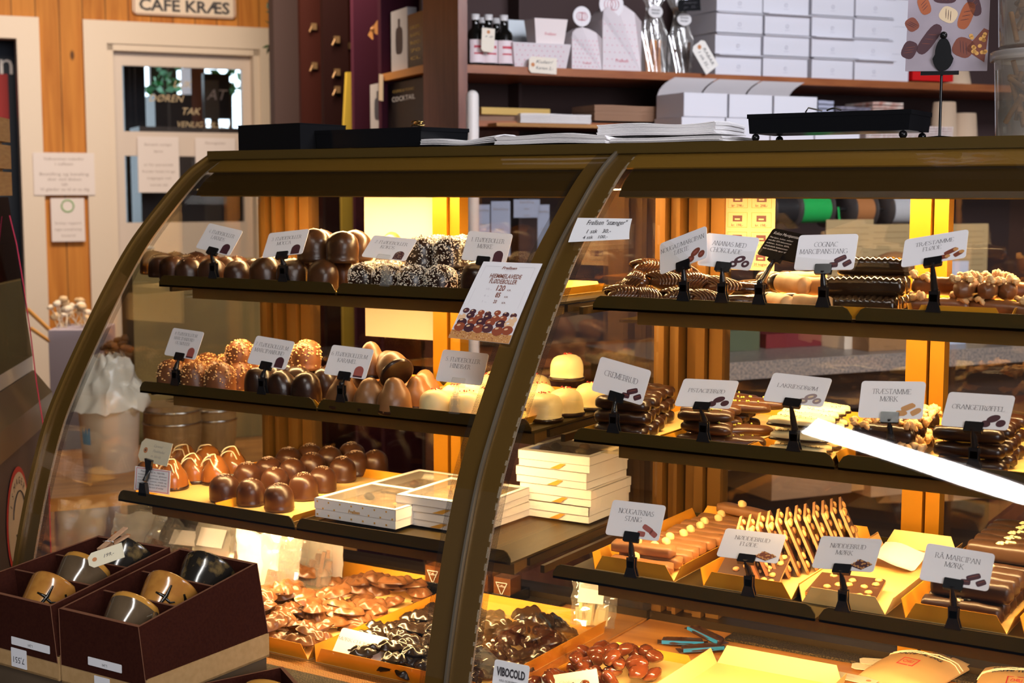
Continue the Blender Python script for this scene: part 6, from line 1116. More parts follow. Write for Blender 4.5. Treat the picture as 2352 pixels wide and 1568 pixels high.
# hanging plant
s_, z_ = sd(655, -60, 6.0); ro2 = rthing('hanging_plant', 'dark green trailing plant hanging by the corner of the door', 'plant', s_, 6.0, z_+.02); g = random.Random(4); zb = sd(655, 135, 6.0)[1]-z_
mb = MB(); mb.lathe([(.04, 0), (.07, .10)], 16); part('pot', mb, BLK, ro2)
for k in range(7):
    mb = MB(); a = g.uniform(-.06, .06); L = zb*g.uniform(.5, 1.); pts = [Vector((a+.02*math.sin(q*3+k), g.uniform(-.03, .03), L*q/8)) for q in range(9)]; mb.tube([(a, 0, .05)]+pts, .002, 4)
    for p_ in pts:
        for _ in range(5): leaves(mb, p_, .035, 1, g, .022)
    part('trailing_stem', mb, mat('dark_leaf', (.018, .045, .015), .5), ro2)
# ---- things on the upper shelf
def bottle(u, lb, d=0., tagit=False):
    s_, _ = sd(u, 140, DS+.045+d); r = (sd(u+21, 140, DS)[0]-sd(u-21, 140, DS)[0])/2*.93; H = sd(u, 26, DS+.05)[1]-sd(u, 145, DS+.05)[1]
    r2 = rthing('bottle', lb, 'bottle', s_, DS+.045+d, zS+.0005, 'small dark bottles on the upper shelf')
    mb = MB(); mb.lathe([(.001, 0), (r*.95, 0), (r, .004), (r, H*.60), (r*.85, H*.67), (r*.42, H*.74), (r*.38, H*.90), (r*.42, H*.91)], 24); part('glass', mb, mat('dark_bottle', (.006, .006, .005), .08, coat=.5), r2)
    mb = MB(); mb.lathe([(r*.46, H*.89), (r*.48, H), (.001, H)], 18); part('cap', mb, mat('white_cap', (.70, .68, .68), .4), r2)
    mb = MB(); n = 14; a0, a1 = -2.6, -.5
    mb.grid(lambda a, b: Vector((math.cos(a0+(a1-a0)*a)*r*1.02, math.sin(a0+(a1-a0)*a)*r*1.02, H*(.06+.44*b))), 12, 2); 
    for zz, hh_ in ((.34, .05), (.22, .03)): mb.grid(lambda a, b: Vector((math.cos(a0+.5+(1.1)*a)*r*1.04, math.sin(a0+.5+1.1*a)*r*1.04, H*(zz+hh_*b))), 8, 1, 1)
    part('label', mb, [mat('pinkish_label', (.78, .66, .68), .6), mat('label_red', (.55, .05, .08), .5)], r2)
    return r2
for u, d, lb in ((1092, 0, 'small dark bottle with pink label beside the mahogany panel'), (1157, 0, 'small dark bottle with pink label beside the polka dot tray'), (1122, 0, 'small dark bottle with a hang tag, middle of the front three'), (1108, .07, 'dark bottle half hidden behind the middle bottle'), (1140, .07, 'dark bottle half hidden behind the bottle by the polka dot tray')): bottle(u, lb, d)
def rtag(u, v, w_px, h_px, D, lb, lines, rot=0., m_=None, name='hang_tag', ringc=True, h=None):
    s_, z_ = sd(u, v, D); k = D/ (F_PX)*1.15; W, H = w_px*k, h_px*k; mb = MB(); mb.prism([(a, 0, b) for a, b in (tagpoly(W, H, .18) if W > H else [(y, x) for x, y in tagpoly(H, W, .18)][::-1])], (0, .0008, 0)); 
    if ringc: blob(mb, -W*.36 if W > H else 0, 0 if W > H else H*.34, min(W, H)*.13, min(W, H)*.13, 0, 1, off=-.0006)
    for i, t in enumerate(lines): sans(mb, t, W*.06, H*(.12-.38*i), h or H*.2, ID, 2, wid=W*.62, shear=.25, off=-.0006)
    return solo(name, mb, [m_ or mat('tag_card', (.80, .72, .60), .6), RING, INK], lb, 'tag', M=Matrix.Translation(RW(s_, D, z_)) @ Matrix.Rotation(RZ, 4, 'Z') @ Matrix.Rotation(rot, 4, 'Y'), world=False)
rtag(1121, 92, 30, 50, DS-.0, 'cream tag tied round the middle bottle', ['12'], 0.05, h=.004)
rtag(1247, 150, 67, 35, DS-.006, 'cream tag with handwriting hanging over the shelf edge', ['Kuler/', 'Karton 5,-'], .03, h=.009)
PINKD = mat('polka_card', (.70, .63, .65), .5); PD = mat('pink_dot', (.62, .16, .26), .5)
def polka(mb, w_, h, y=-.0004, nx=9, nz=5, z0=0, mi=1, rr_=.0016):
    for j in range(nz):
        for i in range(nx): blob(mb, -w_/2*.90+w_*.90*(i+(.5 if j % 2 else 0))/nx, z0+h*(j+.6)/(nz+.2), rr_, rr_, 0, mi, off=y, n=7)
def shelf_box(u0, v0, u1, v1, D, dep, lb, m_, taper=0., dots=True, name='gift_carton', zb=None, logo=True):
    s0, z1 = sd(u0, v0, D); s1, _ = sd(u1, v0, D); z0 = zb if zb is not None else sd(u0, v1, D)[1]; w_, h = s1-s0, z1-z0; mb = MB(); t = taper*w_
    mb.hexa([(-w_/2+t, t, 0), (w_/2-t, t, 0), (w_/2-t, dep-t, 0), (-w_/2+t, dep-t, 0)], [(-w_/2, 0, h), (w_/2, 0, h), (w_/2, dep, h), (-w_/2, dep, h)])
    if dots:
        b = MB(); polka(b, w_*(1-taper), h, 0); 
        for q in b.v: q.y += -.0006+t*(1-q.z/h)
        mb.add(b.v, b.f, 1)
    if logo: 
        b = MB(); sans(b, 'Frellsen', 0, h*.35, h*.12, ID, 0); mb.add([Vector((q.x*1, -.0009+t*(1-q.z/h), q.z)) for q in b.v], b.f, 2)
    return rsolo(name, mb, [m_, PD, mat('red_logo', (.62, .12, .16), .5)], lb, 'box', (s0+s1)/2, D, z0), (s0+s1)/2, w_, h, z0
shelf_box(1178, 96, 1312, 150, DS+.01, .10, 'low polka dot card tray on the upper shelf', PINKD, .06, name='polka_tray', zb=zS)
zt_ = sd(1180, 96, DS+.01)[1]; shelf_box(1228, 41, 1304, 96, DS+.02, .07, 'small plain pinkish box stacked on the polka dot tray', mat('pink_plain', (.80, .70, .68), .5), .08, dots=False, zb=zt_)
s0, z1 = sd(1168, 45, DS+.2); mb = MB(); w_ = sd(1232, 45, DS+.2)[0]-s0; mb.box((0, 0, 0), (w_+.03, .003, z1-zS)); sans(mb, 'AALBORG', (w_)/2+.005, (z1-zS)*.45, .012, ID, 1, off=-.001)
for k in range(6): mb.box((.006+k*.010, -.001, .01+.006*(k % 2)), (.013+k*.010, 0, .035+.01*(k % 3)), 1)
rsolo('greeting_card', mb, [mat('pale_blue_card', (.62, .68, .72), .5), mat('red_logo', (0, 0, 0))], 'pale blue card with red town print behind the bottles', 'card', s0, DS+.2, zS)
def gable(u0, u1, vt, lb, D, tag_c, tag_r):
    s0, z1 = sd(u0, vt, D); s1, _ = sd(u1, vt, D); w_ = s1-s0; h = z1-zS; r2 = rthing('gable_box', lb, 'gift box', (s0+s1)/2, D, zS+.0005, 'polka dot gable boxes'); dep = w_*.8; hb = h*.72
    pts = [(-w_/2, 0), (w_/2, 0), (w_/2, hb), (w_*.40, h*.86), (w_*.22, h*.96), (0, h), (-w_*.22, h*.96), (-w_*.40, h*.86), (-w_/2, hb)]
    mb = MB(); n = len(pts); f = [Vector((x, (.0 if z <= hb else (z-hb)/(h-hb)*dep*.40), z)) for x, z in pts]; b = [Vector((x, dep-(.0 if z <= hb else (z-hb)/(h-hb)*dep*.40), z)) for x, z in pts]
    mb.add(f+b, [tuple(range(n)), tuple(range(n, 2*n))[::-1]]+[(i, n+i, n+(i+1) % n, (i+1) % n) for i in range(n)])
    polka(mb, w_, hb, -.0006, 7, 7); sans(mb, 'Frellsen', 0, h*.12, h*.05, ID, 2, off=-.0009); part('carton', mb, [PINKD, PD, mat('red_logo', (0, 0, 0))], r2)
    a, zz = sd(*tag_c, D); mb = MB(); TC = Vector((a-(s0+s1)/2, dep*.30, zz-zS)); rr_ = tag_r*D/F_PX*1.1; mb.prism([TC+Vector((math.cos(t)*rr_, 0, math.sin(t)*rr_)) for t in [2*PI*k/24 for k in range(24)]], (0, .001, 0)); 
    for k in range(3): mb.tube([TC+Vector((math.cos(t)*rr_*.35+(k-1)*rr_*.25, -.001, math.sin(t)*rr_*.4)) for t in [2*PI*q/14 for q in range(14)]], .0007, 4, 2, closed=True)
    mb.tube([TC, TC+Vector((0, 0, -rr_*1.0)), Vector((0, dep*.4, h*.95))], .001, 4); part('round_tag', mb, [mat('round_tag_white', (.80, .76, .78), .5), PD, mat('red_logo', (0, 0, 0))], r2)
gable(1314, 1383, 58, 'smaller polka dot gable box with a round tag, next to the polka dot tray', DS+.01, (1345, 36), 23); gable(1385, 1474, 0, 'larger polka dot gable box beside the cellophane cones', DS+.01, (1416, 8), 32)
CON = mat('orange_fruit_strips', (.60, .22, .04), .5)
for i, (u, w_px, vt, lb, mt_) in enumerate(((1506, 70, 0, 'cellophane bag of orange sweets with an oval tag, next to the gable box', CON), (1568, 66, 20, 'cellophane bag of dark sweets beside the white boxes', mat('dark_sweets', (.10, .05, .03), .4)))):
    s_, z1 = sd(u, vt, DS+.06); w_ = w_px*DS/F_PX*1.15; h = z1-zS+.03; r2 = rthing('cellophane_bag', lb, 'bag', s_, DS+.07, zS+.0005, 'cellophane bags on the upper shelf'); mb = MB(); 
    prf = lambda b: .5+.0*b if b < .5 else .5-.30*math.sin((b-.5)*PI)**1.0 if b < .8 else .26+.35*(b-.8)/.2
    for sg in (-1, 1): mb.grid(lambda a, b: Vector(((a-.5)*2*w_*prf(b), sg*.022*math.sin(PI*a)*(1-b*.7)+.004*math.sin(a*20+b*9), b*h)), 16, 16)
    part('film', mb, CEL, r2); mb = MB(); g = random.Random(i)
    for k in range(14): mb.box((-.004, -.003, 0), (.004, .003, h*.42*g.uniform(.6, 1)), M=TRS((g.uniform(-.3, .3)*w_, g.uniform(-.01, .01), .002), (0, g.uniform(-.2, .2), g.uniform(0, 3))))
    part('sweets', mb, mt_, r2); a, zz = sd(u+(8 if i else 4), 26+i*18, DS+.03); mb = MB(); mb.prism([(a-s_+math.cos(t)*.024, -.03, zz-zS+math.sin(t)*.018) for t in [2*PI*k/20 for k in range(20)]], (0, .001, 0)); 
    for q_, t_ in enumerate(('Brændte', 'Nødder')): sans(mb, t_, a-s_, zz-zS+.002-.009*q_, .006, lambda x, y, z: Vector((x, -.031+y, z)), 1, shear=.3)
    part('oval_tag', mb, [mat('oval_tag', (.72, .70, .70), .5), INK], r2)
rtag(1583, 12, 60, 26, DS-.0, 'black tag with white writing hanging above the cellophane bags', ['Ananas', 'pr. 35,-'], -.1, BLK, ringc=False, h=.008)
rtag(1619, 130, 72, 40, DS-.02, 'slanted white tag with handwriting in front of the white boxes', ['RABAR', '1 stk 35,-'], .95, mat('tag_card2', (.82, .78, .72), .6), h=.010)
# white boxes in stacks
WBX = mat('white_carton', (.70, .69, .74), .45); LG = mat('faint_logo', (.50, .48, .55), .5)
def carton(u0, v0, u1, v1, D, dep, lb, zb=None, group='white cartons stacked on the upper shelf', lid=True):
    s0, z1 = sd(u0, v0, D); s1 = sd(u1, v0, D)[0]; z0 = zb if zb is not None else sd(u0, v1, D)[1]; w_, h = s1-s0, z1-z0; mb = MB(); r2 = rthing('white_carton', lb, 'carton', (s0+s1)/2, D, z0, group)
    mb.box((-w_/2, 0, 0), (w_/2, dep, h-.004)); b = MB(); b.tube([(.004*math.cos(t), -.0004, h*.38+.004*math.sin(t)) for t in [2*PI*k/10 for k in range(10)]], .0007, 4, 1, closed=True); mb.add(b.v, b.f, 1); mb.box((-.007, -.0006, h*.20), (.007, 0, h*.215), 1); part('carton', mb, [WBX, LG], r2)
    if lid: mb = MB(); mb.hexa([(-w_/2-.001, -.001, h-.006), (w_/2+.001, -.001, h-.006), (w_/2+.001, dep, h-.004), (-w_/2-.001, dep, h-.004)], [(-w_/2-.001, -.012, h-.0035), (w_/2+.001, -.012, h-.0035), (w_/2+.001, dep, h-.0005), (-w_/2-.001, dep, h-.0005)]); part('lid_flap', mb, WBX, r2)
    return z1
COLS = [(1642, 1748), (1752, 1856), (1862, 1958), (1960, 2050)]
for ci, (u0, u1) in enumerate(COLS):
    z0 = zS+.0008; hh = (sd(u0, 121, DS)[1]-sd(u0, 170, DS)[1])*1.0
    for k in range(5):
        s0 = sd(u0, 100, DS+.02)[0]+.002*math.sin(k*3+ci); s1 = sd(u1, 100, DS+.02)[0]-.002; r_lb = f'white carton, {("bottom", "second", "third", "fourth", "top")[k]} of the {ORD[ci]} column from the cellophane bags'
        w_ = s1-s0; r2 = rthing('white_carton', r_lb, 'carton', (s0+s1)/2, DS+.015+.004*math.sin(k*2+ci*1.7), z0, 'white cartons stacked on the upper shelf')
        mb = MB(); mb.box((-w_/2, 0, 0), (w_/2, .17, hh-.004)); mb.tube([(.005*math.cos(t), -.0004, hh*.40+.005*math.sin(t)) for t in [2*PI*q/10 for q in range(10)]], .0008, 4, 1, closed=True); mb.box((-.008, -.0006, hh*.20), (.008, 0, hh*.22), 1); part('carton', mb, [WBX, LG], r2)
        lf = -.010 if (k+ci) % 3 else -.022; mb = MB(); mb.hexa([(-w_/2, lf, hh-.006), (w_/2, lf, hh-.006), (w_/2, .17, hh-.004), (-w_/2, .17, hh-.004)], [(-w_/2, lf, hh-.0035), (w_/2, lf, hh-.0035), (w_/2, .17, hh-.0005), (-w_/2, .17, hh-.0005)]); part('lid_flap', mb, WBX, r2); z0 += hh
s0, z1 = sd(2051, -30, DS+.01); s1 = sd(2084, 0, DS+.01)[0]
for k in range(3): mb = MB(); h_ = .0835; mb.box((0, 0, 0), (s1-s0+.02, .15, h_)); rsolo('white_carton', mb, WBX, f'tall plain white carton at the end of the stacks, {("bottom", "middle", "top")[k]} one', 'carton', s0, DS+.02, zS+.0008+k*(h_+.0006), 'plain white cartons')
rbox('red_box', mat('red_card', (.60, .01, .01), .4), 'red box lying behind the picture stand', 'box', DS+.02, 2096, 163, 2190, 184, .10); 
def cup(u0, u1, v0, v1, lb, D=DS+.04, zb=None, m_=None):
    s0, z1 = sd(u0, v0, D); s1 = sd(u1, v0, D)[0]; z0 = zb if zb is not None else sd(u0, v1, D)[1]; r = (s1-s0)/2; h = z1-z0; mb = MB(); mb.lathe([(r*1.0, 0), (r*1.06, .003), (r*.98, .006), (r*.78, h), (.001, h)], 28); 
    for k in range(28): a = 2*PI*k/28; mb.tube([(math.cos(a)*r*.97, math.sin(a)*r*.97, .008), (math.cos(a)*r*.79, math.sin(a)*r*.79, h-.002)], .0008, 3)
    rsolo('paper_cup', mb, m_ or mat('ribbed_cup', (.68, .50, .34), .7), lb, 'cup', (s0+s1)/2, D+r, z0, 'ribbed paper cups upside down')
cup(2196, 2246, 158, 186, 'ribbed paper cup behind the picture stand, upper shelf', zb=zS)
# ---- lower shelf
zC = zM
for u0, u1, v0, v1, m_, lb, dep, rz in ((1104, 1266, 246, 262, mat('gold_tin', (.62, .40, .12), .35, metal=.4), 'flat gold box on the paper stack beside the white handle', .10, .06),):
    s0, z1 = sd(u0, v0, DS+.02); s1 = sd(u1, v0, DS+.02)[0]; z0 = sd(u0, v1, DS+.02)[1]; mb = MB(); mb.box((-(s1-s0)/2, 0, 0), ((s1-s0)/2, dep, z1-z0)); rsolo('gold_box', mb, m_, lb, 'box', (s0+s1)/2, DS+.02, z0, rz=rz)
    mb = MB(); mb.box((-(s1-s0)/2, 0, 0), ((s1-s0)/2, .12, z0-zB-.0006)); rsolo('paper_stack', mb, mat('brown_sheets', (.24, .13, .08), .7), 'low stack of brown sheets under the flat gold box', 'paper', (s0+s1)/2, DS+.03, zB+.0004)
def sheets(u0, u1, v0, v1, D, m_, lb, n, name, cat='paper', dep=.14, curl=.0, wav=.001):
    s0, z1 = sd(u0, v0, D); s1 = sd(u1, v0, D)[0]; z0 = sd(u0, v1, D)[1]; w_ = s1-s0; h = z1-z0; mb = MB(); g = random.Random(int(u0))
    for i in range(n):
        o_ = g.uniform(-.002, .002); zz = h*i/n; th = h/n*.75
        f = lambda a, b, q: Vector((-w_/2+a*w_+o_, b*dep+o_, zz+q+curl*(i/n)*(1-a)**3+wav*math.sin(a*6+b*3)*(i/n)))
        mb.grid(lambda a, b: f(a, b, th), 10, 3); mb.add([f(k/10, 0, 0) for k in range(11)]+[f(k/10, 0, th) for k in range(11)], [(k, k+1, k+12, k+11) for k in range(10)]); mb.add([f(0, 0, 0), f(0, 1, 0), f(0, 1, th), f(0, 0, th)], [(0, 1, 2, 3)]); mb.add([f(1, 0, 0), f(1, 1, 0), f(1, 1, th), f(1, 0, th)], [(0, 1, 2, 3)])
    return rsolo(name, mb, m_, lb, cat, (s0+s1)/2, D, z0)
sheets(1196, 1358, 259, 281, DS-.0, mat('white_napkin_far', (.78, .74, .72), .8), 'white folded napkins on the small brown shelf board', 6, 'napkin_stack', dep=.10)
sheets(1366, 1508, 240, 276, DS, mat('brown_bag_paper', (.36, .20, .12), .8), 'stack of flat brown paper bags beside the open white cartons', 8, 'paper_bag_stack')
sheets(1140, 1510, 281, 289, DS-.04, mat('kraft_sheet', (.52, .25, .08), .7), 'orange brown sheet stack lying along the shelf edge', 3, 'paper_stack', dep=.12)
s_, z1 = sd(1085, 205, DS-.25); mb = MB(); mb.tube([(0, 0, 0), (0, 0, .012)], .07, 20); mb.tube([(0, 0, .012), (0, 0, z1-.02), ], .016, 16); mb.ball((0, 0, z1-.018), .016, 16); rsolo('white_pole', mb, mat('white_plastic', (.80, .74, .70), .35), 'slim white rounded pole standing beside the mahogany panel', 'pole', s_, DS-.25, 0)
def open_carton(u0, u1, v0, v1, lb, z0):
    D = DS-.17; s0, z1 = sd(u0, v0, D); s1 = sd(u1, v0, D)[0]; w_ = s1-s0-.002; h = z1-z0; r2 = rthing('open_carton', lb, 'carton', (s0+s1)/2, D, z0, 'open white cartons on the lower shelf'); mb = MB(); t = .002; dp = .15
    mb.box((-w_/2, 0, 0), (w_/2, t, h)); mb.box((-w_/2, dp-t, 0), (w_/2, dp, h)); mb.box((-w_/2, 0, 0), (-w_/2+t, dp, h)); mb.box((w_/2-t, 0, 0), (w_/2, dp, h)); mb.box((-w_/2, 0, 0), (w_/2, dp, t)); part('carton', mb, WBX, r2)
    mb = MB(); mb.grid(lambda a, b: Vector((-w_/2+w_*a+.050*b*b, dp-.004-.014*math.sin(b*1.57), h+.062*b-.010*b*b)), 6, 8); part('open_lid', mb, mat('carton_inside', (.50, .46, .46), .6), r2)
zc0 = sd(1573, 268, DS-.17)[1]
for i, (u0, u1) in enumerate(((1570, 1672), (1674, 1775), (1777, 1878))): open_carton(u0, u1, 212+i*4, 270, f'open white carton with raised lid, {ORD[i]} from the paper bags', zc0)
for i, (u0, u1) in enumerate(((1565, 1665), (1667, 1768), (1770, 1870), (1872, 1975))):
    s0 = sd(u0, 290, DS-.17)[0]; s1 = sd(u1, 290, DS-.17)[0]; mb = MB(); h = zc0-zM-.001; mb.box((-(s1-s0)/2+.001, 0, 0), ((s1-s0)/2-.001, .15, h)); rsolo('white_carton', mb, WBX, f'closed white carton below the open ones, {ORD[i]} from the paper bags', 'carton', (s0+s1)/2, DS-.17, zM+.0005, 'closed white cartons on the lower shelf')
sheets(1880, 1915, 228, 268, DS+.05, mat('blue_grey_card', (.42, .44, .56), .6), 'small bluish card pile right of the open cartons', 4, 'card_pile'); sheets(1920, 2000, 242, 280, DS+.06, mat('spotted_paper', (.30, .28, .34), .6, col2=(.12, .11, .15), scale=60), 'spotted grey napkins on the lower shelf', 4, 'napkin_stack'); sheets(2005, 2075, 232, 272, DS+.05, mat('brochure', (.70, .60, .52), .6, col2=(.45, .15, .1), scale=30), 'fan of pale brochures on the lower shelf', 5, 'brochure_stack')
cup(2166, 2216, 232, 325, 'taller stack of ribbed cups behind the picture stand', zb=zM); cup(2213, 2263, 258, 325, 'shorter stack of ribbed cups near the plastic tub', zb=zM)
sheets(1990, 2190, 285, 322, DS-.01, mat('pink_strip_card', (.62, .42, .38), .6, col2=(.8, .75, .7), scale=40, stretch=(6, 1, 1)), 'striped card stack low behind the bar case tray', 6, 'card_pile')
# ---- end shelf: books, bottles
def eshelf(name, mb, mats, lb, cat, d_, z, group=None): return solo(name, mb, mats, lb, cat, M=Matrix.Translation(RW(sU0+.02, d_, z)) @ Matrix.Rotation(RZ-PI/2, 4, 'Z'), world=False, group=group)
# local x runs from far to near (-E2), local y runs along E1
def ed(u, v): p = atS(u, v, sU0+.02); return p.dot(E2), p.z
for u0, u1, v0, v1, m_, lb, txt in ((898, 935, 28, 150, mat('photo_grey', (.50, .48, .50), .5), 'upright booklet with a dark bottle picture on the orange end board', 1), (936, 972, 35, 150, mat('black_gift', (.010, .008, .008), .25), 'black gift bottle box with gold writing on the orange end board', 2), (850, 885, 195, 300, mat('cover_grey', (.45, .42, .42), .5), 'grey illustrated book leaning on the lower end board', 1), (884, 972, 195, 300, mat('black_cover', (.010, .008, .008), .35), 'large black COCKTAIL book on the lower end board', 3)):
    d0, z1 = ed(u0, v0); d1, _ = ed(u1, v0); _, z0 = ed(u0, v1); zb_ = ze if v1 < 180 else zlow-.01; zb_ = zb_+.0006; w_ = d0-d1; h = z1-zb_; mb = MB(); mb.box((-w_/2, 0, 0), (w_/2, .03, h))
    if txt == 1: blob(mb, 0, h*.5, w_*.22, h*.22, 0, 1, off=-.0005, sq=.5); mb.box((-w_*.06, -.0006, h*.7), (w_*.06, 0, h*.85), 1)
    if txt == 2:
        for k in range(5): sans(mb, ('LIKØR', 'KAFFE', 'RØD', '70', 'CL')[k], 0, h*(.72-.14*k), h*.06, ID, 2, wid=w_*.6, off=-.0006)
    if txt == 3: sans(mb, 'COFFEE & TONIC', 0, h*.80, h*.05, ID, 1+1, wid=w_*.55, off=-.0006); sans(mb, 'COCKTAIL', 0, h*.62, h*.10, ID, 3, wid=w_*.6, off=-.0006)
    eshelf('book' if 'book' in lb else 'bottle_box', mb, [m_, mat('cover_dark', (.03, .03, .04), .4), mat('gold_letters', (.62, .42, .12), .4), CARD], lb, 'book' if 'book' in lb else 'gift box', (d0+d1)/2, zb_)
d0, z0 = ed(892, 196); mb = MB(); mb.prism([(-.02, 0, -.045), (.02, 0, -.05), (.024, 0, .03), (-.014, 0, .035)], (0, .0008, 0)); eshelf('price_tag', mb, mat('tag_card3', (.72, .58, .42), .6), 'small cream tag hanging from the orange end board', 'tag', d0, z0).location += -E1*.025
d0, z0 = ed(865, 70); mb = MB(); 
for sg in (-1, 1): mb.grid(lambda a, b: Vector((sg*(.002+.05*a), .01*math.sin(a*3), (b-.5)*.045*math.sin(PI*min(1, a*.9+.1))+.012*a*sg)), 8, 4)
mb.ball((0, 0, 0), .008, 8); eshelf('ribbon_bow', mb, mat('brown_ribbon', (.50, .22, .06), .6), 'brown ribbon bow hanging by the plum panel', 'bow', d0-.02, z0).location += -E1*.02
# ================================================================ LAMP OVER THE CUSTOMERS (mirrored in the curved glass)
la = math.atan2(-.30, .47); ro = thing('ceiling_light', 'long white ceiling light panel mirrored in the curved glass', 'lamp', M=TRS((-1.17+.65*math.cos(la), .52+.65*math.sin(la), 2.5), (0, 0, la)))
mb = MB(); mb.box((-.66, -.066, 0), (.66, .066, .045)); part('housing', mb, CARD, ro)
mb = MB(); mb.box((-.65, -.052, -.004), (.65, .052, -.001)); part('diffuser', mb, mat('lamp_diffuser', (.9, .9, .9), .5, emit=(1, .97, .93), es=38), ro)
mb = MB(); mb.tube([(-.5, 0, .045), (-.5, 0, .22)], .004, 6); part('suspension', mb, BLK, ro); mb = MB(); mb.tube([(.5, 0, .045), (.5, 0, .22)], .004, 6); part('suspension', mb, BLK, ro)
# ================================================================ ON AND BEHIND THE REAR GLASS
def on_glass(u0, v0, u1, v1, Y, m_, lb, fn=None, mats=None):
    a, b = atY(u0, v0, Y), atY(u1, v1, Y); c = (a+b)/2; w_, h = b.x-a.x, a.z-b.z; mb = MB(); mb.box((-w_/2, 0, 0), (w_/2, .0006, h))
    if fn: fn(mb, w_, h)
    return solo('paper_sheet', mb, mats or m_, lb, 'paper', loc=(c.x, Y, b.z), world=False)
on_glass(836, 445, 1002, 782, 1.922, mat('blank_sheet', (.62, .54, .40), .6), 'blank white paper sheet hanging on the rear glass of the dome case')
def plist(mb, w_, h):
    for i in range(2):
        for j in range(4):
            cx = -w_*.22+i*w_*.46; cz = h*(.10+.26*j); T = lambda x, y, z: Vector((cx+x, y, cz+z+h*.05))
            for a, b, c, d in ((-.19, -.10, .19, -.095), (-.19, .095, .19, .10), (-.19, -.1, -.185, .1), (.185, -.1, .19, .1)): mb.box((cx+a*w_, -.0004, cz+h*.05+b*h), (cx+c*w_, 0, cz+h*.05+d*h), 1)
            mb.box((cx-.09*w_, -.0006, cz+h*.03), (cx+.09*w_, 0, cz+h*.11), 2); mb.box((cx-.05*w_, -.0009, cz+h*.05), (cx+.05*w_, 0, cz+h*.07), 0); sans(mb, ('20 kugler', 'Stor kasse', 'kr. 198,-', 'kr. 298,-')[j], cx, cz-h*.035, .004, ID, 2, off=-.0006)
on_glass(1662, 448, 1778, 622, 1.922, None, 'orange lit price sheet with framed box pictures on the rear glass', plist, [mat('price_sheet', (.42, .30, .17), .6), mat('orange_line', (.50, .22, .05), .6), mat('print_dark', (0, 0, 0))])
# counter behind with granite top
DC = 2.95; zg = sd(1860, 822, DC)[1]; zg1 = sd(1860, 862, DC)[1]; sg0 = sd(1560, 800, DC)[0]; sg1 = sd(2560, 800, DC)[0]; sgm = (sg0+sg1)/2
GRAN = mat('granite', (.20, .18, .18), .3, col2=(.40, .32, .27), scale=160, contrast=(.4, .6))
# keep clear of the case back: counter follows the room's direction
ro = rthing('back_counter', 'granite topped work counter behind the bar case', 'counter', sgm, DC, 0)
hw = (sg1-sg0)/2; mb = MB(); mb.box((-hw, 0, zg1), (hw, .50, zg)); part('granite_top', mb, GRAN, ro)
mb = MB(); mb.box((-hw+.02, .10, .72), (hw, .50, zg1)); mb.box((-hw+.02, .10, 0), (-hw+.05, .5, .72)); mb.box((-hw+.05, .47, 0), (hw, .5, .72)); part('carcass', mb, mat('counter_dark', (.06, .035, .025), .6), ro)
zs2 = .62; mb = MB(); mb.box((-hw+.05, .03, zs2-.02), (hw, .47, zs2)); part('shelf', mb, mat('counter_shelf', (.16, .08, .04), .6), ro)
def front(u, v, D): s_, z_ = sd(u, v, D); return s_, z_
def rb2(name, lb, cat, u0, u1, v0, D, dep, zb, m_, txt=None, rz=0., group=None):
    s0, z1 = sd(u0, v0, D); s1 = sd(u1, v0, D)[0]; w_ = s1-s0; h = z1-zb; mb = MB(); mb.box((-w_/2, 0, 0), (w_/2, dep, h)); mats = [m_, CARD, INK]
    if txt: mb.box((-w_*.15, -.0006, h*.35), (w_*.35, 0, h*.75), 1); sans(mb, txt, w_*.10, h*.45, h*.16, ID, 2, wid=w_*.4, off=-.001)
    return rsolo(name, mb, mats, lb, cat, (s0+s1)/2, D, zb, rz=rz, group=group)
CB = mat('cardboard', (.42, .24, .12), .8)
zc2 = sd(2150, 1240, DC+.05)[1]
rb2('cardboard_box', 'cardboard box with white barcode label below the granite counter', 'cardboard box', 2190, 2420, 1150, DC+.04, .3, zs2+.0006, CB, 'IM 5501'); rb2('cardboard_box', 'plain cardboard box beside the labelled one below the counter', 'cardboard box', 2000, 2140, 1142, DC+.06, .28, zs2+.0006, CB, '2-44')
rb2('cardboard_box', 'brown cardboard box stacked behind the gold stile, lower', 'cardboard box', 1772, 1955, 1150, DC+.06, .3, zs2+.0006, mat('cardboard2', (.30, .17, .09), .8))
g = random.Random(9)
for k, (u, v) in enumerate(((1850, 1085), (1930, 1100), (2010, 1090), (2240, 1092), (2120, 1120))):
    s_, z_ = sd(u, v+40, DC+.08); mb = MB(); a = g.uniform(-.5, .5); mb.prism([(-.11, 0, 0), (.10, .0, .01), (.13, 0, .03), (-.06, 0, .05)], (0, .16, .03)); mb.xf(Matrix.Rotation(a, 4, 'Z')); rsolo('paper_bag', mb, mat('orange_kraft', (.50, .24, .07), .7), f'folded brown paper bag on the cartons under the counter, {ORD[k]} along', 'bag', s_, DC+.10, z_, 'folded brown paper bags')
rb2('white_tub', 'white tub on the granite counter near the gold stile', 'tub', 1940, 2010, 772, DC+.12, .10, zg+.0006, mat('tub_white', (.66, .56, .46), .5)); rb2('red_carton', 'dark red carton on the granite counter', 'carton', 1760, 1935, 768, DC+.22, .12, zg+.0006, mat('wine_card', (.18, .02, .025), .5))
rb2('steel_canister', 'greenish canister on the granite counter beside the rear post', 'canister', 1665, 1745, 760, DC+.2, .08, zg+.0006, mat('green_can', (.10, .12, .07), .4)); rb2('pale_box', 'pale box on the granite counter at the frame edge', 'box', 2195, 2420, 792, DC+.15, .2, zg+.0006, mat('pale_card', (.60, .52, .44), .6)); rb2('blue_white_card', 'upright pale blue card behind the gold stile', 'card', 2186, 2225, 600, DC+.1, .01, zg+.0006, mat('pale_blue', (.52, .60, .78), .5))
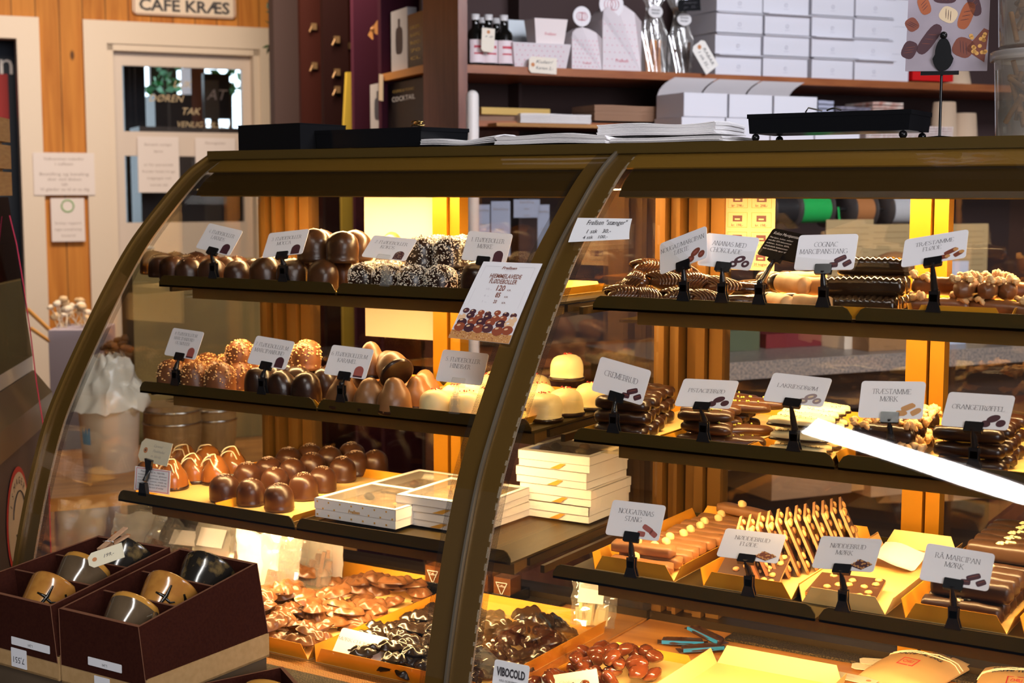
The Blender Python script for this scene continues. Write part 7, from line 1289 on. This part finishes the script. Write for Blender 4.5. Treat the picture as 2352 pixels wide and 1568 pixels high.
rb2('till_block', 'dark block with a round top on the counter behind the cognac card', 'till', 2020, 2080, 570, DC+.3, .15, zg+.0006, mat('till_dark', (.025, .02, .02), .4))
for k, (u0, u1, v0, rz, lb) in enumerate(((1905, 2000, 505, .1, 'yellowed printed sheet leaning behind the brandy bars'), (1990, 2092, 516, -.05, 'second yellowed printed sheet, beside the gold stile'), (2180, 2270, 515, .15, 'yellowed printed sheet right of the gold stile'))):
    s0, z1 = sd(u0, v0, DC+.26); s1 = sd(u1, v0, DC+.26)[0]; w_ = s1-s0+.02; zl = sd(u0, 575+k*5, DC+.26)[1]; mb = MB(); mb.box((-w_/2, 0, 0), (w_/2, .002, z1-zg)); 
    for i in range(9): mb.box((-w_*.4, -.0006, (z1-zg)*(.93-.05*i)), (w_*.4, 0, (z1-zg)*(.93-.05*i)+.0016), 1)
    rsolo('printed_sheet', mb, [mat('yellow_sheet', (.50, .36, .18), .7), mat('sheet_ink', (.28, .18, .08), .7)], lb, 'paper', (s0+s1)/2, DC+.26+.005*k, zg+.0006, rz=0)
for k, (u0, u1, v, m_, lb) in enumerate(((1852, 1922, 480, mat('green_ribbon', (.02, .48, .10), .35), 'spool of bright green ribbon behind the bar case'), (1976, 2022, 482, mat('copper_ribbon', (.50, .20, .07), .35), 'spool of copper ribbon behind the bar case'), (2062, 2140, 482, mat('white_ribbon', (.62, .62, .66), .4), 'spool of white ribbon behind the gold stile'), (1792, 1846, 482, mat('black_ribbon', (.02, .018, .02), .4), 'spool of black ribbon next to the green one'))):
    s0 = sd(u0, v, DC+.3)[0]; s1 = sd(u1, v, DC+.3)[0]; zc3 = sd(u0, v, DC+.3)[1]; w_ = s1-s0; ro = rthing('ribbon_spool', lb, 'ribbon spool', (s0+s1)/2, DC+.36, zc3-.055, 'ribbon spools on the rail')
    RY = Matrix.Translation((0, 0, .055)) @ Matrix.Rotation(PI/2, 4, 'Y'); mb = MB(); mb.lathe([(.040, -w_/2), (.040, w_/2)], 28).xf(RY); part('ribbon', mb, m_, ro)
    for sg in (-1, 1): mb = MB(); mb.lathe([(.001, sg*(w_/2)), (.053, sg*(w_/2)), (.053, sg*(w_/2+.004)), (.001, sg*(w_/2+.004))], 28).xf(RY); part('flange', mb, mat('spool_flange', (.35, .32, .34) if k else (.06, .05, .05), .4), ro)
    if k == 0: mb = MB(); a = sd(1932, 600, DC+.3)[0]-(s0+s1)/2; mb.grid(lambda x, y: Vector((a-.006+.006*x+.012*math.sin(y*2), -.045, .06-y*.16)), 1, 8); part('loose_ribbon', mb, m_, ro)
zr = sd(1850, 482, DC+.3)[1]; s0 = sd(1780, 482, DC+.3)[0]; s1 = sd(2160, 482, DC+.3)[0]; ro = rthing('spool_rail', 'steel rail stand carrying the ribbon spools', 'rail', (s0+s1)/2, DC+.36, zg+.0006); mb = MB(); hw = (s1-s0)/2+.02; mb.tube([(-hw, 0, zr-zg), (hw, 0, zr-zg)], .006, 10); part('rod', mb, BLK, ro)
for sg in (-1, 1): mb = MB(); mb.tube([(sg*hw, 0, zr-zg), (sg*hw, 0, 0)], .006, 8); part('upright', mb, BLK, ro)
for k, (u, v, r) in enumerate(((2045, 620, .045), (2075, 632, .038))):
    s_, z_ = sd(u, v, DC+.12); mb = MB(); mb.ball((0, 0, .03), r, 14, sc_=(1.3, 1, .7), wob=.1); rsolo('bread_roll', mb, mat('bread_crust', (.48, .22, .08), .5), ('brown bread roll behind the brandy bars', 'second bread roll nearer the gold stile')[k], 'bread', s_, DC+.10, z_-.01)
# support under rolls
rb2('wooden_crate', 'low wooden crate carrying the bread rolls', 'crate', 2000, 2110, 640, DC+.05, .12, zg+.0006, mat('crate_wood', (.30, .16, .07), .6))
# seen behind the dome case: hanging papers on the mahogany cabinet
for k, (u0, v0, u1, v1, lb) in enumerate(((1092, 470, 1125, 560, 'narrow pale slip pinned behind the dome case'), (1128, 462, 1172, 590, 'pale printed slip pinned behind the dome case'), (1180, 458, 1240, 500, 'wide pale slip pinned high behind the dome case'), (1235, 470, 1262, 580, 'pale bluish slip pinned next to the case post'))):
    paper_at(u0, v0, u1, v1, DS+.02, lb, ['Bestilling', 'dato', 'navn'], m_=mat('bluish_paper', (.42, .46, .62), .7), h=.006)
# ================================================================ LEFT SIDE: table with bucket, barrels and baskets beyond the end glass
def at_dep(u, v, t): return C0+ray(u, v)*t
zt_ = .62; Pb = atZ(255, 1078, zt_)
ro = thing('side_table', 'wooden side table beyond the end glass carrying bucket and barrels', 'table', M=TRS((Pb.x+.06, Pb.y+.12, 0), (0, 0, RZ)))
mb = MB(); mb.box((-.50, -.30, zt_-.03), (.42, .30, zt_)); part('tabletop', mb, WOODD, ro)
for sx in (-.46, .38):
    for sy in (-.26, .26): mb = MB(); mb.box((sx-.025, sy-.025, 0), (sx+.025, sy+.025, zt_-.03)); part('leg', mb, WOODD, ro)
BUK = mat('bucket_white', (.90, .87, .78), .5, col2=(.84, .80, .70), scale=6); dep = (Pb-C0).dot(_fw); r = 68*dep/F_PX; hb = (1078-920)*dep/F_PX
ro = thing('plastic_bucket', 'white plastic bucket with blue print and crumpled film, beyond the end glass', 'bucket', (Pb.x, Pb.y, zt_+.0006)); mb = MB(); mb.lathe([(.001, 0), (r*.88, 0), (r*1.0, hb*.86), (r*1.05, hb*.87), (r*1.06, hb*.98), (r, hb)], 36, cap=False); part('bucket', mb, BUK, ro)
mb = MB(); a0 = -1.9; mb.grid(lambda a, b: Vector((math.cos(a0+a*.45)*(r*(.93+.04*b)+.001), math.sin(a0+a*.45)*(r*(.93+.04*b)+.001), hb*(.42+.38*b))), 6, 3); part('blue_print', mb, mat('blue_print', (.06, .28, .55), .5), ro)
mb = MB(); mb.grid(lambda a, b: Vector((math.cos(a*2*PI)*r*(1.35-.8*b+.35*noise.noise(Vector((math.cos(a*6.28)*2, math.sin(a*6.28)*2, b*3)))), math.sin(a*2*PI)*r*(1.35-.8*b+.3*noise.noise(Vector((math.cos(a*6.28)*3, math.sin(a*6.28)*3, b*3+5)))), hb*(.92+.75*b+.12*noise.noise(Vector((math.cos(a*6.28)*4, math.sin(a*6.28)*4, b*5)))))), 48, 12); part('crumpled_film', mb, glassy('film_white', (.9, .88, .8), .05, .3, .80, (.86, .82, .72)), ro)
COOK = mat('dark_cookie', (.13, .055, .02), .7, col2=(.26, .12, .04), scale=60, bump=.5)
def cookies(u, v, n, rr_, lb, z0, t, group='mounds of brown cookies'):
    P = at_dep(u, v, t); ro = thing('cookie_bowl', lb, 'bowl', (P.x, P.y, z0)); h = P.z-z0; mb = MB(); mb.lathe([(.001, 0), (rr_*.6, 0), (rr_*.95, h*.9), (rr_, h), (rr_*.93, h)], 28, cap=False); mb.lathe([(.001, h*.85), (rr_*.92, h*.9)], 20, cap=False); part('bowl', mb, mat('wicker', (.14, .06, .02), .7, bump=.5, bscale=200), ro); g = random.Random(int(u))
    mb = MB()
    for _ in range(n): a = g.uniform(0, 6.3); q = rr_*g.random()**.6; mb.ball((math.cos(a)*q, math.sin(a)*q, h+.035*(1-(q/rr_)**2)), .018, 8, sc_=(1, 1, .55), wob=.4, seed=_)
    o = part('cookies', mb, COOK, ro); o['kind'] = 'stuff'
dB = dep*1.16
cookies(318, 800, 60, .095, 'wicker bowl heaped with brown cookies, beside the bucket', zt_+.0006, dB); 
P = atZ(395, 1045, zt_); BAR = mat('barrel_wood', (.30, .17, .06), .5, col2=(.22, .12, .04), scale=12, stretch=(8, 8, 1)); ST = mat('steel_hoop', (.6, .58, .52), .25, metal=1)
for k, (u, w_px, vt, lb) in enumerate(((398, 66, 925, 'larger small wooden barrel with steel hoops beyond the end glass'), (492, 52, 925, 'second wooden barrel with steel hoops, next to the rear post'))):
    P = atZ(u, 1050-k*20, zt_); dp = (P-C0).dot(_fw); rr_ = w_px*dp/F_PX; hh = (1050-k*20-vt)*dp/F_PX; ro = thing('wooden_barrel', lb, 'barrel', (P.x, P.y, zt_+.0006), group='small wooden barrels'); mb = MB(); mb.lathe([(rr_*.86, 0), (rr_*.97, hh*.3), (rr_, hh*.55), (rr_*.96, hh)], 32); part('staves', mb, BAR, ro)
    for f_ in (.66, .88): mb = MB(); mb.tube([(math.cos(a)*rr_*1.0, math.sin(a)*rr_*1.0, hh*f_) for a in [2*PI*q/32 for q in range(32)]], .003, 6, closed=True); part('hoop', mb, ST, ro)
# yellowish case with plants behind (olive blur)
P = at_dep(440, 660, 3.95)
ro = thing('storage_box', 'olive yellow storage box standing behind the dome case end', 'box', M=TRS((P.x, P.y, 0), (0, 0, RZ))); mb = MB(); mb.box((-.16, 0, .60), (.22, .2, P.z+.07)); part('box', mb, mat('olive_box', (.30, .20, .05), .6, col2=(.22, .14, .04), scale=4), ro); mb = MB(); mb.box((-.16, 0, 0), (.22, .2, .60)); part('base', mb, mat('dark_base_box', (.06, .04, .02), .6), ro)
# lilac cardboard box with dried flowers
P0_, P1_ = at_dep(112, 758, 4.6), at_dep(235, 758, 4.6); w_ = (P1_-P0_).length; c = (P0_+P1_)/2; zl = c.z
ro = thing('carton_of_dried_flowers', 'lilac grey carton of dried flowers in front of the pine wall', 'carton', M=TRS((c.x, c.y, 0), (0, 0, PSI+.1))); LIL = mat('lilac_card', (.42, .36, .42), .7)
mb = MB(); mb.box((-w_/2, 0, .02), (w_/2, .22, zl)); sans(mb, 'KRÆS 24', .0, zl*.78, .02, ID, 1, off=-.001); part('carton', mb, [LIL, mat('dark_print', (.12, .10, .12), .6)], ro)
g = random.Random(12)
for k in range(26):
    a = Vector((g.uniform(-w_*.45, w_*.45), g.uniform(.03, .19), zl)); b = a+Vector((g.uniform(-.05, .05), g.uniform(-.03, .05), g.uniform(.03, .09))); mb = MB(); mb.tube([a, b], .002, 4); mb.ball(b, g.uniform(.010, .018), 7, sc_=(1, 1, .7), wob=.5, seed=k); part('dried_flower', mb, [mat('straw_flower', (.62, .42, .22), .8), mat('pale_flower', (.72, .60, .45), .8)][k % 2], ro)
mb = MB(); mb.tube([(-w_/2+.01, .05, zl-.02), (-w_/2-.06, -.01, zl+.07)], .007, 6); mb.tube([(-w_/2+.03, .02, zl-.06), (-w_/2-.05, -.02, zl+.01)], .007, 6); part('twig', mb, mat('orange_twig', (.60, .28, .06), .6), ro)
# left counter with the round emblem
zc = .93; A = atZ(78, 850, zc); Bq = atZ(0, 901, zc); e = (Bq-A).normalized(); Bx = A+e*.8; lf = Vector((e.y, -e.x, 0)); lf = lf if lf.x < 0 else -lf
CM = mat('counter_steel', (.20, .14, .085), .3, metal=.4); BODY = mat('counter_body', (.115, .085, .085), .5)
ro = thing('ice_counter', 'grey brown serving counter with a round emblem at the picture edge', 'counter', tuple(Vector((A.x, A.y, 0))))
mb = MB(); top = [A, Bx, Bx+lf*.8, A+lf*.8]; rs = -lf*.035+Vector((0, 0, -.045)); mb.hexa([p+Vector((0, 0, -.05)) for p in top], top); mb.hexa([A-Vector((0, 0, .10)), Bx-Vector((0, 0, .10)), Bx-Vector((0, 0, .10))-lf*.035, A-Vector((0, 0, .10))-lf*.035], [A, Bx, Bx+rs+lf*0, A+rs]); part('top', mb, CM, ro, True)
mb = MB(); q = [Vector((p.x, p.y, .05)) for p in (A-lf*.02-e*0, Bx-lf*.02, Bx+lf*.78, A+lf*.78)]; mb.prism(q, (0, 0, zc-.15)); part('body', mb, BODY, ro, True)
nrm = -lf; pc0 = A+nrm*.021; 
def onface(u, v): d = ray(u, v); t = (pc0-C0).dot(nrm)/d.dot(nrm); return C0+d*t
Cc = onface(40, 1195); ra = (onface(40, 1195)-onface(40, 1320)).length; mb = MB(); TF = lambda x, y, z: Cc-e*x*1.0+nrm*(.0015-y)+Vector((0, 0, z))
sgn = 1
def disc(r_, off, mi, mb): mb.add([TF(math.cos(t)*r_, off, math.sin(t)*r_) for t in [2*PI*k/40 for k in range(40)]], [tuple(range(40))], mi)
disc(ra, 0, 0, mb); disc(ra*.90, -.001, 1, mb); part('emblem_disc', mb, [mat('emblem_red', (.62, .06, .06), .5), mat('emblem_cream', (.72, .58, .46), .5)], ro, True)
mb = MB(); 
for k, ch in enumerate('ISMAGERI'):
    a = 2.6-k*.30; sans(mb, ch, 0, 0, ra*.14, lambda x, y, z: TF(math.cos(a)*ra*.68+x*math.sin(a)+z*math.cos(a), -.002, math.sin(a)*ra*.68-x*math.cos(a)+z*math.sin(a)), 0)
mb.tube([TF(math.cos(t)*ra*.55, -.003, math.sin(t)*ra*.55) for t in [.3+k*.2 for k in range(14)]], .0012, 4); mb.tube([TF(-ra*.3, -.003, -ra*.2), TF(0, -.003, -ra*.75), TF(ra*.3, -.003, -ra*.2)], .0012, 4); part('emblem_lettering', mb, INK, ro, True)
# dark glass vitrine and wooden crate on that counter
VT = C0.z; a1 = at_dep(80, 820, (A-C0).dot(_fw)*.995); z_v = at_dep(36, 452, (A-C0).dot(_fw)).z
ro = thing('glass_vitrine', 'dark glass vitrine standing on the left counter', 'vitrine', tuple(A+Vector((0, 0, .001)))); q = [A+e*.0+lf*.002, A+e*.9+lf*.002, A+e*.9+lf*.6, A+e*.0+lf*.6]; tq = [p+lf*.036 if i < 2 else p for i, p in enumerate(q)]
mb = MB(); mb.hexa([p+Vector((0, 0, .03)) for p in q], [Vector((p.x, p.y, z_v)) for p in tq]); part('glass', mb, glassy('smoked_glass', (.30, .26, .22), .08), ro, True); mb = MB(); mb.hexa([p+Vector((0, 0, .001)) for p in q], [p+Vector((0, 0, .03)) for p in q]); part('base_frame', mb, mat('pale_metal', (.55, .50, .45), .4), ro, True)
mb = MB(); q2 = [p+(sum(q, Vector())/4-p)*.12 for p in q]; mb.hexa([p+Vector((0, 0, .032)) for p in q2], [p+Vector((0, 0, .26)) for p in q2]); part('dark_contents', mb, mat('vitrine_dark', (.03, .018, .012), .5, col2=(.20, .10, .04), scale=25, contrast=(.55, .75)), ro, True)
z_c = at_dep(30, 275, (A-C0).dot(_fw)).z; ro = thing('wooden_crate', 'pine slat crate on top of the dark vitrine', 'crate', tuple(Vector((A.x, A.y, z_v+.001))))
cq = [A+e*.01+lf*.040, A+e*.6+lf*.040, A+e*.6+lf*.5, A+e*.01+lf*.5]; hh = (z_c-z_v)/3.15
for k in range(3):
    z0 = z_v+.003+k*hh*1.06
    for i in range(4):
        p, r_ = cq[i], cq[(i+1) % 4]; n = ((r_-p).normalized()).cross(Vector((0, 0, 1)))*-.012; mb = MB(); mb.hexa([Vector((x.x, x.y, z0)) for x in (p, r_, r_+n, p+n)], [Vector((x.x, x.y, z0+hh*.93)) for x in (p, r_, r_+n, p+n)]); part('slat', mb, mat('crate_pine', (.58, .30, .10), .5, col2=(.48, .23, .07), scale=20, stretch=(1, 1, 8)), ro, True)
for i in range(4): p = cq[i]+(sum(cq, Vector())/4-cq[i]).normalized()*.025; mb = MB(); mb.box((p.x-.01, p.y-.01, z_v+.003), (p.x+.01, p.y+.01, z_c)); part('corner_post', mb, mat('crate_pine', (0, 0, 0)), ro, True)
mb = MB(); dA = (A-C0).dot(_fw); mb.tube([at_dep(22, 495, dA*.97), at_dep(38, 560, dA*.965), at_dep(55, 660, dA*.96), at_dep(72, 780, dA*.95), at_dep(84, 880, dA*.94), at_dep(100, 980, dA*.94), at_dep(112, 1100, dA*.94), at_dep(118, 1300, dA*.94)], .0012, 6); solo('red_string', mb, mat('pink_string', (.55, .03, .08), .6), 'thin pink red string hanging down the left counter edge', 'string')
